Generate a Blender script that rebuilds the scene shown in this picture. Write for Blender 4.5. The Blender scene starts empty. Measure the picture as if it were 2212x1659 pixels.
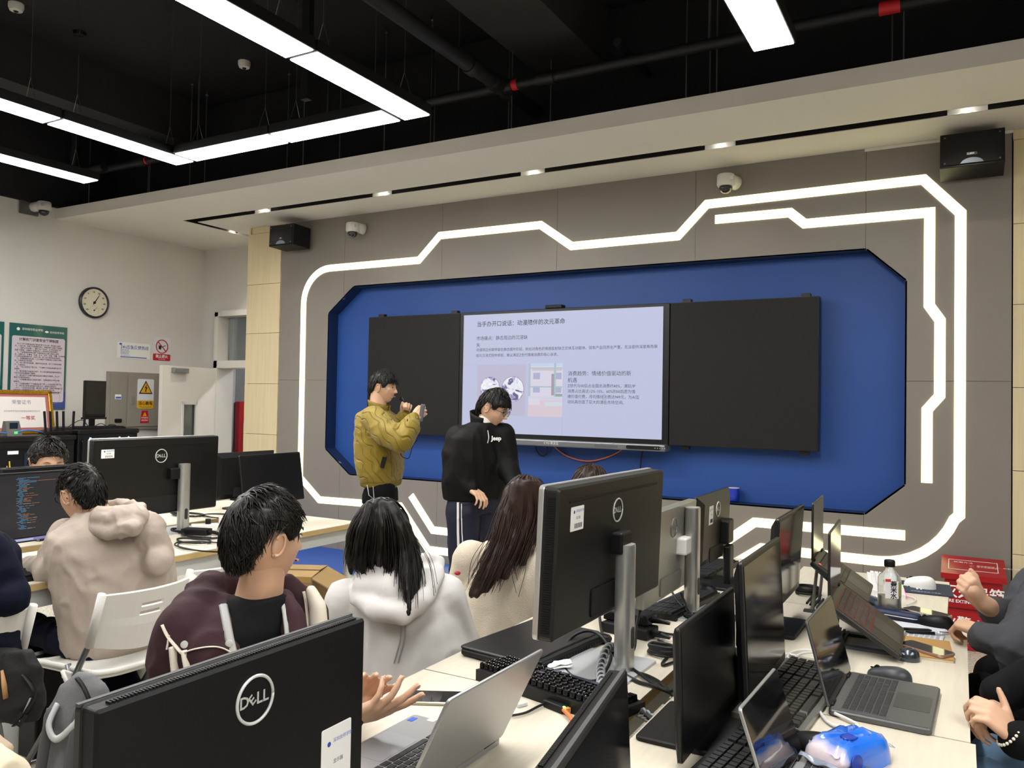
import bpy, bmesh, math, random
import numpy as np
from mathutils import Vector, Matrix, Euler, Quaternion, noise as mnoise
random.seed(7)
SC = bpy.context.scene
COL = SC.collection
# ---------------------------------------------------------------- camera, world, exposure
CAM = Vector((0.0, 0.0, 1.5)); FPX = 1720.2; YAW, PITCH, ROLL = math.radians(29.367), math.radians(1.366), math.radians(1.024)
_f = Vector((-math.sin(YAW)*math.cos(PITCH), math.cos(YAW)*math.cos(PITCH), math.sin(PITCH)))
_r = Vector((math.cos(YAW), math.sin(YAW), 0)); _u = _r.cross(_f)
RGT = math.cos(ROLL)*_r + math.sin(ROLL)*_u; UPV = math.cos(ROLL)*_u - math.sin(ROLL)*_r; FWD = _f
cam_d = bpy.data.cameras.new('camera'); cam = bpy.data.objects.new('camera', cam_d); COL.objects.link(cam)
cam_d.sensor_width = 36; cam_d.lens = FPX/2212*36; cam_d.clip_start = 0.05; cam_d.clip_end = 60
cam.matrix_world = Matrix(((RGT.x, UPV.x, -FWD.x, CAM.x), (RGT.y, UPV.y, -FWD.y, CAM.y), (RGT.z, UPV.z, -FWD.z, CAM.z), (0, 0, 0, 1)))
SC.camera = cam
wd = bpy.data.worlds.new('world'); SC.world = wd; wd.use_nodes = True
wd.node_tree.nodes['Background'].inputs[0].default_value = (0.75, 0.8, 0.9, 1); wd.node_tree.nodes['Background'].inputs[1].default_value = 0.02
SC.view_settings.view_transform = 'Standard'; SC.view_settings.look = 'None'
SC.view_settings.gamma = 1; SC.view_settings.use_curve_mapping = False
SC.view_settings.exposure = 0.36
SC.cycles.use_light_tree = False; SC.cycles.max_bounces = 6; SC.cycles.diffuse_bounces = 3; SC.cycles.glossy_bounces = 3; SC.cycles.transmission_bounces = 5; SC.cycles.transparent_max_bounces = 6
SC.cycles.adaptive_threshold = .03; SC.cycles.caustics_reflective = False; SC.cycles.caustics_refractive = False
PANEL_LIGHT = 29.0          # ceiling LED panels
STRIP_LIGHT = 1.7          # warm LED lines on the feature wall
SLOT_LIGHT = 70.0           # watts of each downlight in the soffit slot

def at(px, py, x=None, y=None, z=None):
    """survey of the photograph: where the ray of a photo point meets a real plane of the room"""
    d = FWD + RGT*((px-1106)/FPX) - UPV*((py-829.5)/FPX)
    t = (y-CAM.y)/d.y if y is not None else ((z-CAM.z)/d.z if z is not None else (x-CAM.x)/d.x)
    return CAM + d*t
def atd(px, py, dist):
    return CAM + (FWD + RGT*((px-1106)/FPX) - UPV*((py-829.5)/FPX))*dist

# ---------------------------------------------------------------- materials
def lin(h):
    if not isinstance(h, str): return tuple(h)[:3]
    v = [int(h[i:i+2], 16)/255 for i in (0, 2, 4)]
    return tuple(c/12.92 if c <= .04045 else ((c+.055)/1.055)**2.4 for c in v)
_M = {}
def M(name, col=None, rough=.5, metal=0., spec=.5, emit=None, estr=1., var=0., vscale=8., bump=0., bscale=60., trans=0., ior=1.45, alpha=1., coat=0., sheen=0., stretch=None, wave=None, aniso=0.):
    if name in _M: return _M[name]
    m = bpy.data.materials.new(name); m.use_nodes = True; nt = m.node_tree; b = nt.nodes['Principled BSDF']
    c = lin(col if col is not None else 'ffffff')
    b.inputs['Base Color'].default_value = (*c, 1); b.inputs['Roughness'].default_value = rough; b.inputs['Metallic'].default_value = metal
    b.inputs['Specular IOR Level'].default_value = spec; b.inputs['IOR'].default_value = ior
    b.inputs['Transmission Weight'].default_value = trans; b.inputs['Alpha'].default_value = alpha; b.inputs['Coat Weight'].default_value = coat
    b.inputs['Coat Roughness'].default_value = .08
    if sheen: b.inputs['Sheen Weight'].default_value = sheen
    if emit is not None:
        b.inputs['Emission Color'].default_value = (*lin(emit), 1); b.inputs['Emission Strength'].default_value = estr
    tc = nt.nodes.new('ShaderNodeTexCoord'); mp = nt.nodes.new('ShaderNodeMapping'); nt.links.new(tc.outputs['Object'], mp.inputs[0])
    if stretch: mp.inputs['Scale'].default_value = stretch
    n = nt.nodes.new('ShaderNodeTexNoise'); n.inputs['Scale'].default_value = vscale; n.inputs['Detail'].default_value = 5
    nt.links.new(mp.outputs[0], n.inputs['Vector'])
    if var > 0:
        r = nt.nodes.new('ShaderNodeValToRGB')
        r.color_ramp.elements[0].position = .3; r.color_ramp.elements[1].position = .7
        r.color_ramp.elements[0].color = (*[max(0, k*(1-var)) for k in c], 1); r.color_ramp.elements[1].color = (*[min(1, k*(1+var)) for k in c], 1)
        nt.links.new(n.outputs['Fac'], r.inputs[0]); nt.links.new(r.outputs[0], b.inputs['Base Color'])
    if bump > 0:
        n2 = nt.nodes.new('ShaderNodeTexNoise'); n2.inputs['Scale'].default_value = bscale; n2.inputs['Detail'].default_value = 4
        nt.links.new(mp.outputs[0], n2.inputs['Vector'])
        bp = nt.nodes.new('ShaderNodeBump'); bp.inputs['Strength'].default_value = bump; bp.inputs['Distance'].default_value = .01
        nt.links.new(n2.outputs['Fac'], bp.inputs['Height']); nt.links.new(bp.outputs[0], b.inputs['Normal'])
    _M[name] = m
    return m

# ---------------------------------------------------------------- mesh helpers
def T(loc=(0, 0, 0), rz=0., ry=0., rx=0.):
    return Matrix.Translation(Vector(loc)) @ Euler((rx, ry, rz), 'XYZ').to_matrix().to_4x4()
class MB:
    def __init__(s): s.v = []; s.f = []; s.mi = []; s.cur = 0
    def add(s, vs, fs, mx=None):
        k = len(s.v); s.v += [tuple(mx @ Vector(p)) if mx is not None else tuple(p) for p in vs]
        s.f += [tuple(i+k for i in f) for f in fs]; s.mi += [s.cur]*len(fs); return s
    def box(s, c, d, mx=None, bev=0.):
        x, y, z = c; a, b, h = d[0]/2, d[1]/2, d[2]/2
        if bev <= 0:
            vs = [(x+i*a, y+j*b, z+k*h) for k in (-1, 1) for j in (-1, 1) for i in (-1, 1)]
            fs = [(0, 2, 3, 1), (4, 5, 7, 6), (0, 1, 5, 4), (2, 6, 7, 3), (0, 4, 6, 2), (1, 3, 7, 5)]
            return s.add(vs, fs, mx)
        bm = bmesh.new(); bmesh.ops.create_cube(bm, size=1)
        for v in bm.verts: v.co = Vector((x+v.co.x*d[0], y+v.co.y*d[1], z+v.co.z*d[2]))
        bmesh.ops.bevel(bm, geom=bm.edges[:], offset=min(bev, min(d)*.49), segments=2, affect='EDGES', profile=.5)
        bm.verts.index_update()
        s.add([v.co for v in bm.verts], [[v.index for v in f.verts] for f in bm.faces], mx); bm.free(); return s
    def prism(s, poly, z0, z1, mx=None):
        """2D polygon (counter-clockwise) extruded from z0 to z1 in local space"""
        n = len(poly); vs = [(p[0], p[1], z0) for p in poly]+[(p[0], p[1], z1) for p in poly]
        fs = [tuple(range(n-1, -1, -1)), tuple(range(n, 2*n))]+[(i, (i+1) % n, n+(i+1) % n, n+i) for i in range(n)]
        return s.add(vs, fs, mx)
    def rplate(s, w, h, r, z0, z1, mx=None, seg=5, cx=0., cy=0., bev=0.):
        p = rrect(w, h, r, seg, cx, cy)
        if bev <= 0: return s.prism(p, z0, z1, mx)
        q = rrect(w-2*bev, h-2*bev, max(r-bev, .0005), seg, cx, cy); n = len(p)
        vs = [(a[0], a[1], z0) for a in q]+[(a[0], a[1], z0+bev) for a in p]+[(a[0], a[1], z1-bev) for a in p]+[(a[0], a[1], z1) for a in q]
        fs = [tuple(range(n-1, -1, -1)), tuple(range(3*n, 4*n))]
        for k in range(3): fs += [(k*n+i, k*n+(i+1) % n, (k+1)*n+(i+1) % n, (k+1)*n+i) for i in range(n)]
        return s.add(vs, fs, mx)
    def lathe(s, prof, seg=24, mx=None):
        """profile [(radius, z)] turned about local z, capped at both ends"""
        n = len(prof); vs = [(r*math.cos(2*math.pi*k/seg), r*math.sin(2*math.pi*k/seg), z) for r, z in prof for k in range(seg)]
        fs = [(j*seg+k, j*seg+(k+1) % seg, (j+1)*seg+(k+1) % seg, (j+1)*seg+k) for j in range(n-1) for k in range(seg)]
        fs += [tuple(range(seg-1, -1, -1)), tuple(range((n-1)*seg, n*seg))]
        return s.add(vs, fs, mx)
    def cyl(s, p0, p1, r0, r1=None, seg=16, mx=None):
        return s.tube([p0, p1], [r0, r0 if r1 is None else r1], seg, mx)
    def tube(s, pts, rad, seg=8, mx=None, cap=True, flat=1., up=None):
        pts = [Vector(p) for p in pts]; n = len(pts)
        rad = [rad]*n if isinstance(rad, (int, float)) else list(rad)
        tang = [((pts[min(i+1, n-1)]-pts[max(i-1, 0)])) for i in range(n)]
        tang = [t.normalized() if t.length > 1e-9 else Vector((0, 0, 1)) for t in tang]
        ref = Vector(up) if up is not None else (Vector((0, 0, 1)) if abs(tang[0].z) < .9 else Vector((1, 0, 0)))
        u = (ref-tang[0]*ref.dot(tang[0])).normalized(); vs = []
        for i in range(n):
            u = (u-tang[i]*u.dot(tang[i])); u = u.normalized() if u.length > 1e-9 else tang[i].orthogonal().normalized()
            w = tang[i].cross(u)
            for k in range(seg):
                a = 2*math.pi*k/seg; vs.append(pts[i]+(w*math.cos(a)+u*(math.sin(a)*flat))*rad[i])
        fs = [(j*seg+k, j*seg+(k+1) % seg, (j+1)*seg+(k+1) % seg, (j+1)*seg+k) for j in range(n-1) for k in range(seg)]
        if cap: fs += [tuple(range(seg-1, -1, -1)), tuple(range((n-1)*seg, n*seg))]
        return s.add(vs, fs, mx)
    def ell(s, c, r, seg=16, rings=10, mx=None):
        vs = [(c[0], c[1], c[2]-r[2])]
        for j in range(1, rings):
            t = math.pi*j/rings-math.pi/2
            vs += [(c[0]+r[0]*math.cos(t)*math.cos(2*math.pi*k/seg), c[1]+r[1]*math.cos(t)*math.sin(2*math.pi*k/seg), c[2]+r[2]*math.sin(t)) for k in range(seg)]
        vs.append((c[0], c[1], c[2]+r[2])); L = len(vs)-1
        fs = [(0, 1+(k+1) % seg, 1+k) for k in range(seg)]
        fs += [(1+j*seg+k, 1+j*seg+(k+1) % seg, 1+(j+1)*seg+(k+1) % seg, 1+(j+1)*seg+k) for j in range(rings-2) for k in range(seg)]
        fs += [(L, 1+(rings-2)*seg+k, 1+(rings-2)*seg+(k+1) % seg) for k in range(seg)]
        return s.add(vs, fs, mx)
    def grid(s, fn, nu, nv, thick=0., mx=None):
        """surface fn(u,v)->(x,y,z), u,v in 0..1; thick>0 gives it a back face along -normal"""
        P = [[Vector(fn(i/nu, j/nv)) for j in range(nv+1)] for i in range(nu+1)]
        vs = [p for r in P for p in r]; W = nv+1
        fs = [(i*W+j, (i+1)*W+j, (i+1)*W+j+1, i*W+j+1) for i in range(nu) for j in range(nv)]
        if thick:
            N = []
            for i in range(nu+1):
                for j in range(nv+1):
                    a = P[min(i+1, nu)][j]-P[max(i-1, 0)][j]; b = P[i][min(j+1, nv)]-P[i][max(j-1, 0)]
                    nn = a.cross(b); N.append(nn.normalized() if nn.length > 1e-12 else Vector((0, 0, 1)))
            k = len(vs); back = [vs[q]-N[q]*thick for q in range(k)]
            fs += [tuple(q+k for q in reversed(f)) for f in list(fs)]
            vs = vs+back
            ring = [i*W for i in range(nu+1)]+[nu*W+j for j in range(1, nv+1)]+[i*W+nv for i in range(nu-1, -1, -1)]+[j for j in range(nv-1, 0, -1)]
            for q in range(len(ring)):
                a, b = ring[q], ring[(q+1) % len(ring)]; fs.append((b, a, a+k, b+k))
        return s.add(vs, fs, mx)
    def mesh(s, name, mats, smooth=False):
        me = bpy.data.meshes.new(name); me.from_pydata(s.v, [], s.f)
        for m in (mats if isinstance(mats, (list, tuple)) else [mats]): me.materials.append(m)
        if any(s.mi): me.polygons.foreach_set('material_index', s.mi)
        if smooth: smooth_mesh(me, smooth)
        me.update(); return me
    def build(s, name, mats, parent=None, smooth=False, mx=None, **props):
        return link(name, s.mesh(name, mats, smooth), parent, mx, **props)
def smooth_mesh(me, ang):
    me.polygons.foreach_set('use_smooth', [True]*len(me.polygons))
    if ang is not True:
        me.set_sharp_from_angle(angle=math.radians(ang))
def rrect(w, h, r, seg=5, cx=0., cy=0.):
    p = []
    for sx, sy, a0 in ((1, 1, 0), (-1, 1, 90), (-1, -1, 180), (1, -1, 270)):
        for k in range(seg+1):
            a = math.radians(a0+90*k/seg); p.append((cx+sx*(w/2-r)+r*math.cos(a), cy+sy*(h/2-r)+r*math.sin(a)))
    return p
def link(name, data, parent=None, mx=None, **props):
    o = bpy.data.objects.new(name, data); COL.objects.link(o)
    if parent is not None: o.parent = parent
    if mx is not None: o.matrix_local = mx
    for k, v in props.items(): o[k] = v
    return o
def thing(name, label, cat, mx=None, group=None):
    o = link(name, None, None, mx, label=label, category=cat); o.empty_display_size = .05
    if group: o['group'] = group
    return o
def tag(o, label, cat, group=None):
    o['label'] = label; o['category'] = cat
    if group: o['group'] = group
    return o
def struct(o): o['kind'] = 'structure'; return o
def copy_tree(o, parent=None):
    c = o.copy(); COL.objects.link(c); c.parent = parent
    for ch in o.children: copy_tree(ch, c)
    return c
_TX = {}
def text_mesh(body, size, mat, align='LEFT', extrude=0., bold=0., font=None, shear=0., wscale=1., space=1.):
    cu = bpy.data.curves.new('lettering', 'FONT'); cu.body = body; cu.size = size; cu.align_x = align; cu.align_y = 'CENTER'
    cu.extrude = extrude; cu.offset = bold; cu.shear = shear; cu.space_character = space; cu.resolution_u = 2; cu.space_line = 1.
    o = bpy.data.objects.new('lettering_tmp', cu); COL.objects.link(o)
    dg = bpy.context.evaluated_depsgraph_get(); me = bpy.data.meshes.new_from_object(o.evaluated_get(dg)); me.name = 'lettering'
    bpy.data.objects.remove(o); bpy.data.curves.remove(cu); me.materials.clear(); me.materials.append(mat)
    if wscale != 1.: me.transform(Matrix.Diagonal((wscale, 1, 1, 1)))
    return me
def text(body, size, mat, parent, mx, align='LEFT', name='lettering', **k):
    return link(name, text_mesh(body, size, mat, align, **k), parent, mx)
def frame_mx(o, ex, ey, ez=None):
    """matrix with local x -> ex, y -> ey, z -> ex x ey, at o"""
    ex = Vector(ex).normalized(); ey = Vector(ey); ey = (ey-ex*ex.dot(ey)).normalized(); ez = ex.cross(ey)
    return Matrix(((ex.x, ey.x, ez.x, o[0]), (ex.y, ey.y, ez.y, o[1]), (ex.z, ey.z, ez.z, o[2]), (0, 0, 0, 1)))
def spline(pts, n=8):
    pts = [Vector(p) for p in pts]; out = []
    for i in range(len(pts)-1):
        p0, p1, p2, p3 = pts[max(i-1, 0)], pts[i], pts[i+1], pts[min(i+2, len(pts)-1)]
        for k in range(n):
            t = k/n; out.append(.5*((2*p1)+(p2-p0)*t+(2*p0-5*p1+4*p2-p3)*t*t+(3*p1-p0-3*p2+p3)*t**3))
    return out+[pts[-1]]
def lerp(a, b, t): return a+(b-a)*t
# ================================================================ THE ROOM
WY = 6.15; XL = -8.35; XR = 3.6; YB = -5.0; DY = 6.85; SZ = 3.362; SOFY = 4.93; CZ = 4.52
m_white = M('white_paint', 'd6d3ce', .75, var=.03, vscale=1.5, bump=.05, bscale=90)
m_soff = M('soffit_paint', 'dedad2', .8, var=.02, vscale=2, bump=.04, bscale=80)
m_black = M('black_paint', '17171a', .85, var=.15, vscale=3, bump=.2, bscale=20)
m_beam = M('dark_grey_paint', '2c2b2a', .8, var=.12, vscale=3, bump=.2, bscale=20)
m_grey = M('grey_panel', '857e77', .42, var=.05, vscale=1.2, bump=.03, bscale=30)
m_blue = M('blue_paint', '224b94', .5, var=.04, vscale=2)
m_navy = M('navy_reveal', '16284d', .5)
m_wood = M('pale_wood_panel', 'd8c8a2', .45, var=.06, vscale=3, stretch=(14, 14, .5))
m_led = M('warm_led_diffuser', 'fff8e0', .5, emit=(1., .95, .48), estr=STRIP_LIGHT)
m_panel_led = M('white_led_diffuser', 'ffffff', .5, emit=(1., .985, .95), estr=PANEL_LIGHT)
m_blackmetal = M('black_metal', '151517', .5, .3)
m_steel = M('steel_wire', '8a8a86', .35, .9)
m_red = M('red_tape', 'c0202a', .5)

# floor: speckled vinyl tiles
def floor_mat():
    m = bpy.data.materials.new('speckled_vinyl_tile'); m.use_nodes = True; nt = m.node_tree; b = nt.nodes['Principled BSDF']; b.inputs['Roughness'].default_value = .42
    tc = nt.nodes.new('ShaderNodeTexCoord'); n = nt.nodes.new('ShaderNodeTexNoise'); n.inputs['Scale'].default_value = 75; n.inputs['Detail'].default_value = 6
    nt.links.new(tc.outputs['Object'], n.inputs['Vector']); r = nt.nodes.new('ShaderNodeValToRGB')
    for p, c in ((.38, '8d887e'), (.47, 'bab4a6'), (.6, 'cfc9bb')):
        e = r.color_ramp.elements.new(p); e.color = (*lin(c), 1)
    r.color_ramp.elements[0].color = (*lin('77736c'), 1); r.color_ramp.elements[-1].color = (*lin('dcd7ca'), 1)
    nt.links.new(n.outputs['Fac'], r.inputs[0])
    bt = nt.nodes.new('ShaderNodeTexBrick'); bt.offset = 0; bt.inputs['Scale'].default_value = 1.; bt.inputs['Brick Width'].default_value = .6; bt.inputs['Row Height'].default_value = .6
    bt.inputs['Mortar Size'].default_value = .003; bt.inputs['Color1'].default_value = (1, 1, 1, 1); bt.inputs['Color2'].default_value = (1, 1, 1, 1); bt.inputs['Mortar'].default_value = (.55, .55, .53, 1)
    nt.links.new(tc.outputs['Object'], bt.inputs['Vector']); mx = nt.nodes.new('ShaderNodeMixRGB'); mx.blend_type = 'MULTIPLY'; mx.inputs[0].default_value = 1
    nt.links.new(r.outputs[0], mx.inputs[1]); nt.links.new(bt.outputs['Color'], mx.inputs[2]); nt.links.new(mx.outputs[0], b.inputs['Base Color'])
    return m
b = MB(); b.box(((XL+XR)/2, (YB+9.5)/2, -.05), (XR-XL+.4, 9.5-YB, .1)); struct(b.build('floor', floor_mat()))
m_bluefloor = M('blue_vinyl', '2350a8', .45, var=.05, vscale=30)
fb = MB(); fb.box((-5.0, 5.72, .004), (3.0, .84, .008)); struct(fb.build('trim_1', m_bluefloor))

# left wall, door wall, right wall, back wall
struct(MB().box((XL-.1, (YB+DY)/2, CZ/2), (.2, DY-YB+.2, CZ)).build('wall_left', m_white))
struct(MB().box((XR+.1, (YB+DY)/2, CZ/2), (.2, DY-YB+.2, CZ)).build('wall_right', m_white))
struct(MB().box(((XL+XR)/2, YB-.1, CZ/2), (XR-XL, .2, CZ)).build('wall_back', m_white))
# door wall with doorway + transom opening
DX0, DX1, DZ, TZ0, TZ1 = -8.02, -6.95, 1.87, 1.95, 2.555
w = MB(); w.box(((XL+DX0)/2, DY+.1, CZ/2), (DX0-XL, .2, CZ)); w.box(((DX0+DX1)/2, DY+.1, (TZ1+CZ)/2), (DX1-DX0, .2, CZ-TZ1)); w.box(((DX1-6.2)/2, DY+.1, CZ/2), (-6.2-DX1, .2, CZ))
struct(w.build('wall_rear', m_white))
# door frame, transom bar and open leaf
m_frame = M('white_enamel', 'd3d1cc', .4); m_leaf = M('door_enamel', 'd9d5cd', .42, var=.02, vscale=3)
m_glass = M('clear_glass', 'cfd6d4', .06, trans=.92, ior=1.45, spec=.5)
dr = struct(thing('door_1', 'white steel door standing open with narrow glass vision panel', 'door'))
MB().box((DX0+.03, DY+.02, TZ1/2), (.06, .26, TZ1)).build('door_jamb', m_frame, dr)
MB().box((DX1-.03, DY+.02, TZ1/2), (.06, .26, TZ1)).build('door_jamb', m_frame, dr)
MB().box(((DX0+DX1)/2, DY+.02, TZ1-.02), (DX1-DX0, .26, .07)).build('door_head', m_frame, dr)
MB().box(((DX0+DX1)/2, DY+.02, (DZ+TZ0)/2), (DX1-DX0, .26, .09)).build('transom_bar', m_frame, dr)
MB().box(((DX0+DX1)/2, DY+.06, (TZ0+TZ1)/2), (DX1-DX0-.12, .006, TZ1-TZ0)).build('transom_pane', m_glass, dr)
h0 = Vector((-8.0, 6.78)); h1 = Vector((at(330, 786, z=1.86).x, at(330, 786, z=1.86).y)); L = .98; dv = (h1-h0).normalized()
lm = frame_mx((h0.x, h0.y, .0), (dv.x, dv.y, 0), (0, 0, 1))
# local: x along leaf, y up, z thickness ; vision panel opening
lf = MB(); PX0, PX1, PZ0, PZ1 = .40, .64, .65, 1.43; W, H = L, 1.855
for x0, x1, z0, z1 in ((0, PX0, .01, H), (PX1, W, .01, H), (PX0, PX1, .01, PZ0), (PX0, PX1, PZ1, H)):
    lf.box(((x0+x1)/2, (z0+z1)/2, 0), (x1-x0, z1-z0, .045))
leaf = lf.build('door_leaf', m_leaf, dr, mx=lm)
MB().box(((PX0+PX1)/2, (PZ0+PZ1)/2, 0), (PX1-PX0, PZ1-PZ0, .008)).build('vision_pane', m_glass, leaf)
fr = MB()
for sg in (-1, 1):
    for x in (PX0, PX1): fr.box((x, (PZ0+PZ1)/2, sg*.028), (.03, PZ1-PZ0+.03, .012))
    for z in (PZ0, PZ1): fr.box(((PX0+PX1)/2, z, sg*.028), (PX1-PX0+.03, .03, .012))
fr.build('vision_frame', m_frame, leaf)
for sg in (-1, 1): MB().box((.72, H-.05, sg*.045), (.25, .055, .05), bev=.006).build('door_closer', M('closer_grey', '8f8f8b', .4, .6), leaf)
# corridor seen through the doorway
m_corr = M('corridor_paint', '8f9092', .7); m_dado = M('corridor_dado', '73777d', .6)
struct(MB().box((-7.9, 9.2, 2.0), (5.2, .1, 4.0)).build('wall_corridor', m_corr))
struct(MB().box((-7.9, 9.13, .55), (5.2, .03, 1.1)).build('trim_2', m_dado))
struct(MB().box((-10.4, 8.1, 2.0), (.1, 2.2, 4.0)).build('wall_corridor_end', m_corr)); struct(MB().box((-5.35, 8.1, 2.0), (.1, 2.2, 4.0)).build('wall_corridor_side', m_corr))
struct(MB().box((-7.9, 8.1, 3.15), (5.0, 2.2, .08)).build('ceiling_corridor', M('corridor_ceiling', '4a4640', .7)))
for k in range(7): MB().box((-7.9, 7.5+k*.22, 3.07), (5.0, .1, .08)).build('slat', M('corridor_slat', '6e675e', .6), bpy.data.objects['ceiling_corridor'])
tag(MB().box((-7.95, 8.55, 2.98), (1.8, .1, .06), bev=.01).build('corridor_light', M('corridor_led', 'ffffff', .5, emit=(1, 1, 1), estr=140)), 'thin linear ceiling light seen through transom above the door', 'ceiling light')
tag(MB().box((at(512, 900, y=9.03).x, 9.08, .72), (.10, .1, 1.45), bev=.004).build('wall_banner', M('dark_red_paint', '8a1418', .5)), 'dark red upright panel seen through the open doorway', 'panel')
tag(MB().box((at(512, 900, y=9.03).x-.17, 9.06, .72), (.16, .12, 1.42), bev=.004).build('corridor_cabinet', M('corridor_steel', '9aa0a2', .35, .5)), 'grey upright cabinet edge seen through open doorway', 'cabinet')

# soffit with black slot
s0, s1 = 5.57, 5.69; XS = -7.16
sf = MB()
sf.box(((XL+XR)/2, (SOFY+s0)/2, SZ+.055), (XR-XL, s0-SOFY, .11))
sf.box(((XL+XS)/2, (s0+DY)/2, SZ+.055), (XS-XL, DY-s0, .11))
sf.box(((XS+.09+XR)/2, (s1+DY)/2, SZ+.055), (XR-XS-.09, DY-s1, .11))
struct(sf.build('ceiling_soffit', m_soff))
ch = MB(); ch.box(((XS+XR)/2, (s0+s1)/2, SZ+.14), (XR-XS+.02, s1-s0+.02, .012)); ch.box((XS+.045, (s1+WY)/2, SZ+.14), (.11, WY-s1+.3, .012))
struct(ch.build('trim_3', M('slot_black', '060607', .35)))
side = MB()
side.box(((XS+XR)/2, s0-.001, SZ+.075), (XR-XS, .004, .14)); side.box(((XS+.09+XR)/2, s1+.001, SZ+.075), (XR-XS-.09, .004, .14))
side.box((XS+.001, (s0+WY)/2, SZ+.075), (.004, WY-s0+.3, .14)); side.box((XS+.091, (s1+WY)/2, SZ+.075), (.004, WY-s1+.3, .14))
struct(side.build('trim_4', M('slot_matt_black', '060607', .7)))
# ragged end of the soffit board above: dark slab, beams
struct(MB().box(((XL+XR)/2, (YB+DY)/2, CZ+.05), (XR-XL+.4, DY-YB+.4, .1)).build('ceiling', m_black))
struct(MB().box((-2.62, (YB+DY)/2, 4.30), (.54, DY-YB, .44)).build('beam_1', m_beam))
struct(MB().box((-6.98, (YB+DY)/2, 4.30), (.30, DY-YB, .44)).build('beam_2', m_beam))
struct(MB().box((1.9, (YB+DY)/2, 4.30), (.5, DY-YB, .44)).build('beam_3', m_beam))
struct(MB().box(((XL+XR)/2, 5.6, 3.95), (XR-XL, .1, 1.1)).build('wall_upper', m_black))
struct(MB().box((XL+.02, (YB+5.6)/2, 4.0), (.06, 5.6-YB, 1.05)).build('trim_5', m_black))

# feature wall --------------------------------------------------------------
OCT = [(-5.30, .765), (-.585, .765), (-.335, .985), (-.335, 2.40), (-.585, 2.635), (-5.30, 2.635), (-5.62, 2.38), (-5.62, 1.005)]
RD = .14
def wall_top(x):      # upper outline of the recess as a function of x, and the lower one
    if x <= -5.62 or x >= -.335: return None
    t = 2.635 if -5.30 <= x <= -.585 else (lerp(2.38, 2.635, (x+5.62)/.32) if x < -5.30 else lerp(2.635, 2.40, (x+.585)/.25))
    q = .765 if -5.30 <= x <= -.585 else (lerp(1.005, .765, (x+5.62)/.32) if x < -5.30 else lerp(.765, .985, (x+.585)/.25))
    return t, q
wf = struct(link('wall_front', None))
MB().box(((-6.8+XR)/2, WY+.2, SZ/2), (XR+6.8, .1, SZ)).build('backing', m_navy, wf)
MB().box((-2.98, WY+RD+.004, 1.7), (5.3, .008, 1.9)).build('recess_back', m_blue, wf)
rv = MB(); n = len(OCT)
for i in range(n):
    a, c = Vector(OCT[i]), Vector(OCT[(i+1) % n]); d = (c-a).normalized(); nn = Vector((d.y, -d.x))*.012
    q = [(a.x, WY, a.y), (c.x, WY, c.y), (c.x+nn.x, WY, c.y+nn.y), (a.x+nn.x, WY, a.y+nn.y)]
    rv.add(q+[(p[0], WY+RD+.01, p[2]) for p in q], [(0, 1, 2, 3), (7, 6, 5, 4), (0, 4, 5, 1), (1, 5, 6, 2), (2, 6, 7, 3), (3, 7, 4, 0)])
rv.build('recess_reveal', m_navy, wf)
def panel_poly(pts, mat=None, name='panel', proud=0., gap=.0012):
    # pts (x,z) counter-clockwise seen from the room ; slab of 18 mm
    c = Vector((sum(p[0] for p in pts)/len(pts), sum(p[1] for p in pts)/len(pts)))
    pts = [(p[0]+(gap if p[0] < c.x else -gap), p[1]+(gap if p[1] < c.y else -gap)) for p in pts]
    b = MB(); k = len(pts); y0, y1 = WY-proud, WY+.03
    b.add([(x, y0, z) for x, z in pts]+[(x, y1, z) for x, z in pts], [tuple(range(k)), tuple(range(2*k-1, k-1, -1))]+[((i+1) % k, i, k+i, k+(i+1) % k) for i in range(k)])
    return b.build(name, mat or m_grey, wf)
seams = [-6.30, -5.43, -4.24, -3.04, -1.825, -.59, .295]
for a, c in zip(seams[:-1], seams[1:]):
    ks = sorted(set([a, c]+[k for k in (-5.62, -5.30, -.585, -.335) if a < k < c]))
    up = [(x, wall_top(min(max(x, -5.6199), -.3351))) for x in ks if -5.62 <= x <= -.335]
    if not up: panel_poly([(a, 0), (c, 0), (c, SZ), (a, SZ)]); continue
    L0, R0 = up[0][0], up[-1][0]
    top = [(x, t[0]) for x, t in up]; bot = [(x, t[1]) for x, t in up]
    panel_poly(([(a, SZ)]+([(a, 1.7)] if L0 > a else [])+([(L0, 1.7)] if L0 > a else [])+top+([(R0, 1.7), (c, 1.7)] if R0 < c else [])+[(c, SZ)]))
    panel_poly(([(a, 0), (c, 0)]+([(c, 1.7), (R0, 1.7)] if R0 < c else [])+bot[::-1]+([(L0, 1.7), (a, 1.7)] if L0 > a else [])))
# pale wood cladding left and right, one board above the other
zc = [0, .575, 1.118, 1.659, 2.203, 2.734, 3.29]
for a, c in zip(zc[:-1], zc[1:]):
    panel_poly([(-6.80, a), (-6.302, a), (-6.302, c), (-6.80, c)], m_wood, 'wood_panel', .012, .002)
    panel_poly([(.30, a), (1.5, a), (1.5, c), (.30, c)], m_wood, 'wood_panel', .012, .002)
    panel_poly([(1.5, a), (XR, a), (XR, c), (1.5, c)], m_wood, 'wood_panel', .012, .002)
MB().box((-6.785, WY+.36, SZ/2), (.03, .72, SZ)).build('return_panel', m_wood, wf)
MB().box((-6.5, WY+.01, 3.326), (.5, .03, .068)).build('wood_panel', m_wood, wf)
MB().box((1.95, WY+.01, 3.326), (3.3, .03, .068)).build('wood_panel', m_wood, wf)
MB().box((-.15, WY-.003, SZ-.012), (.9, .012, .02)).build('cornice_bead', m_soff, wf)

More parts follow.
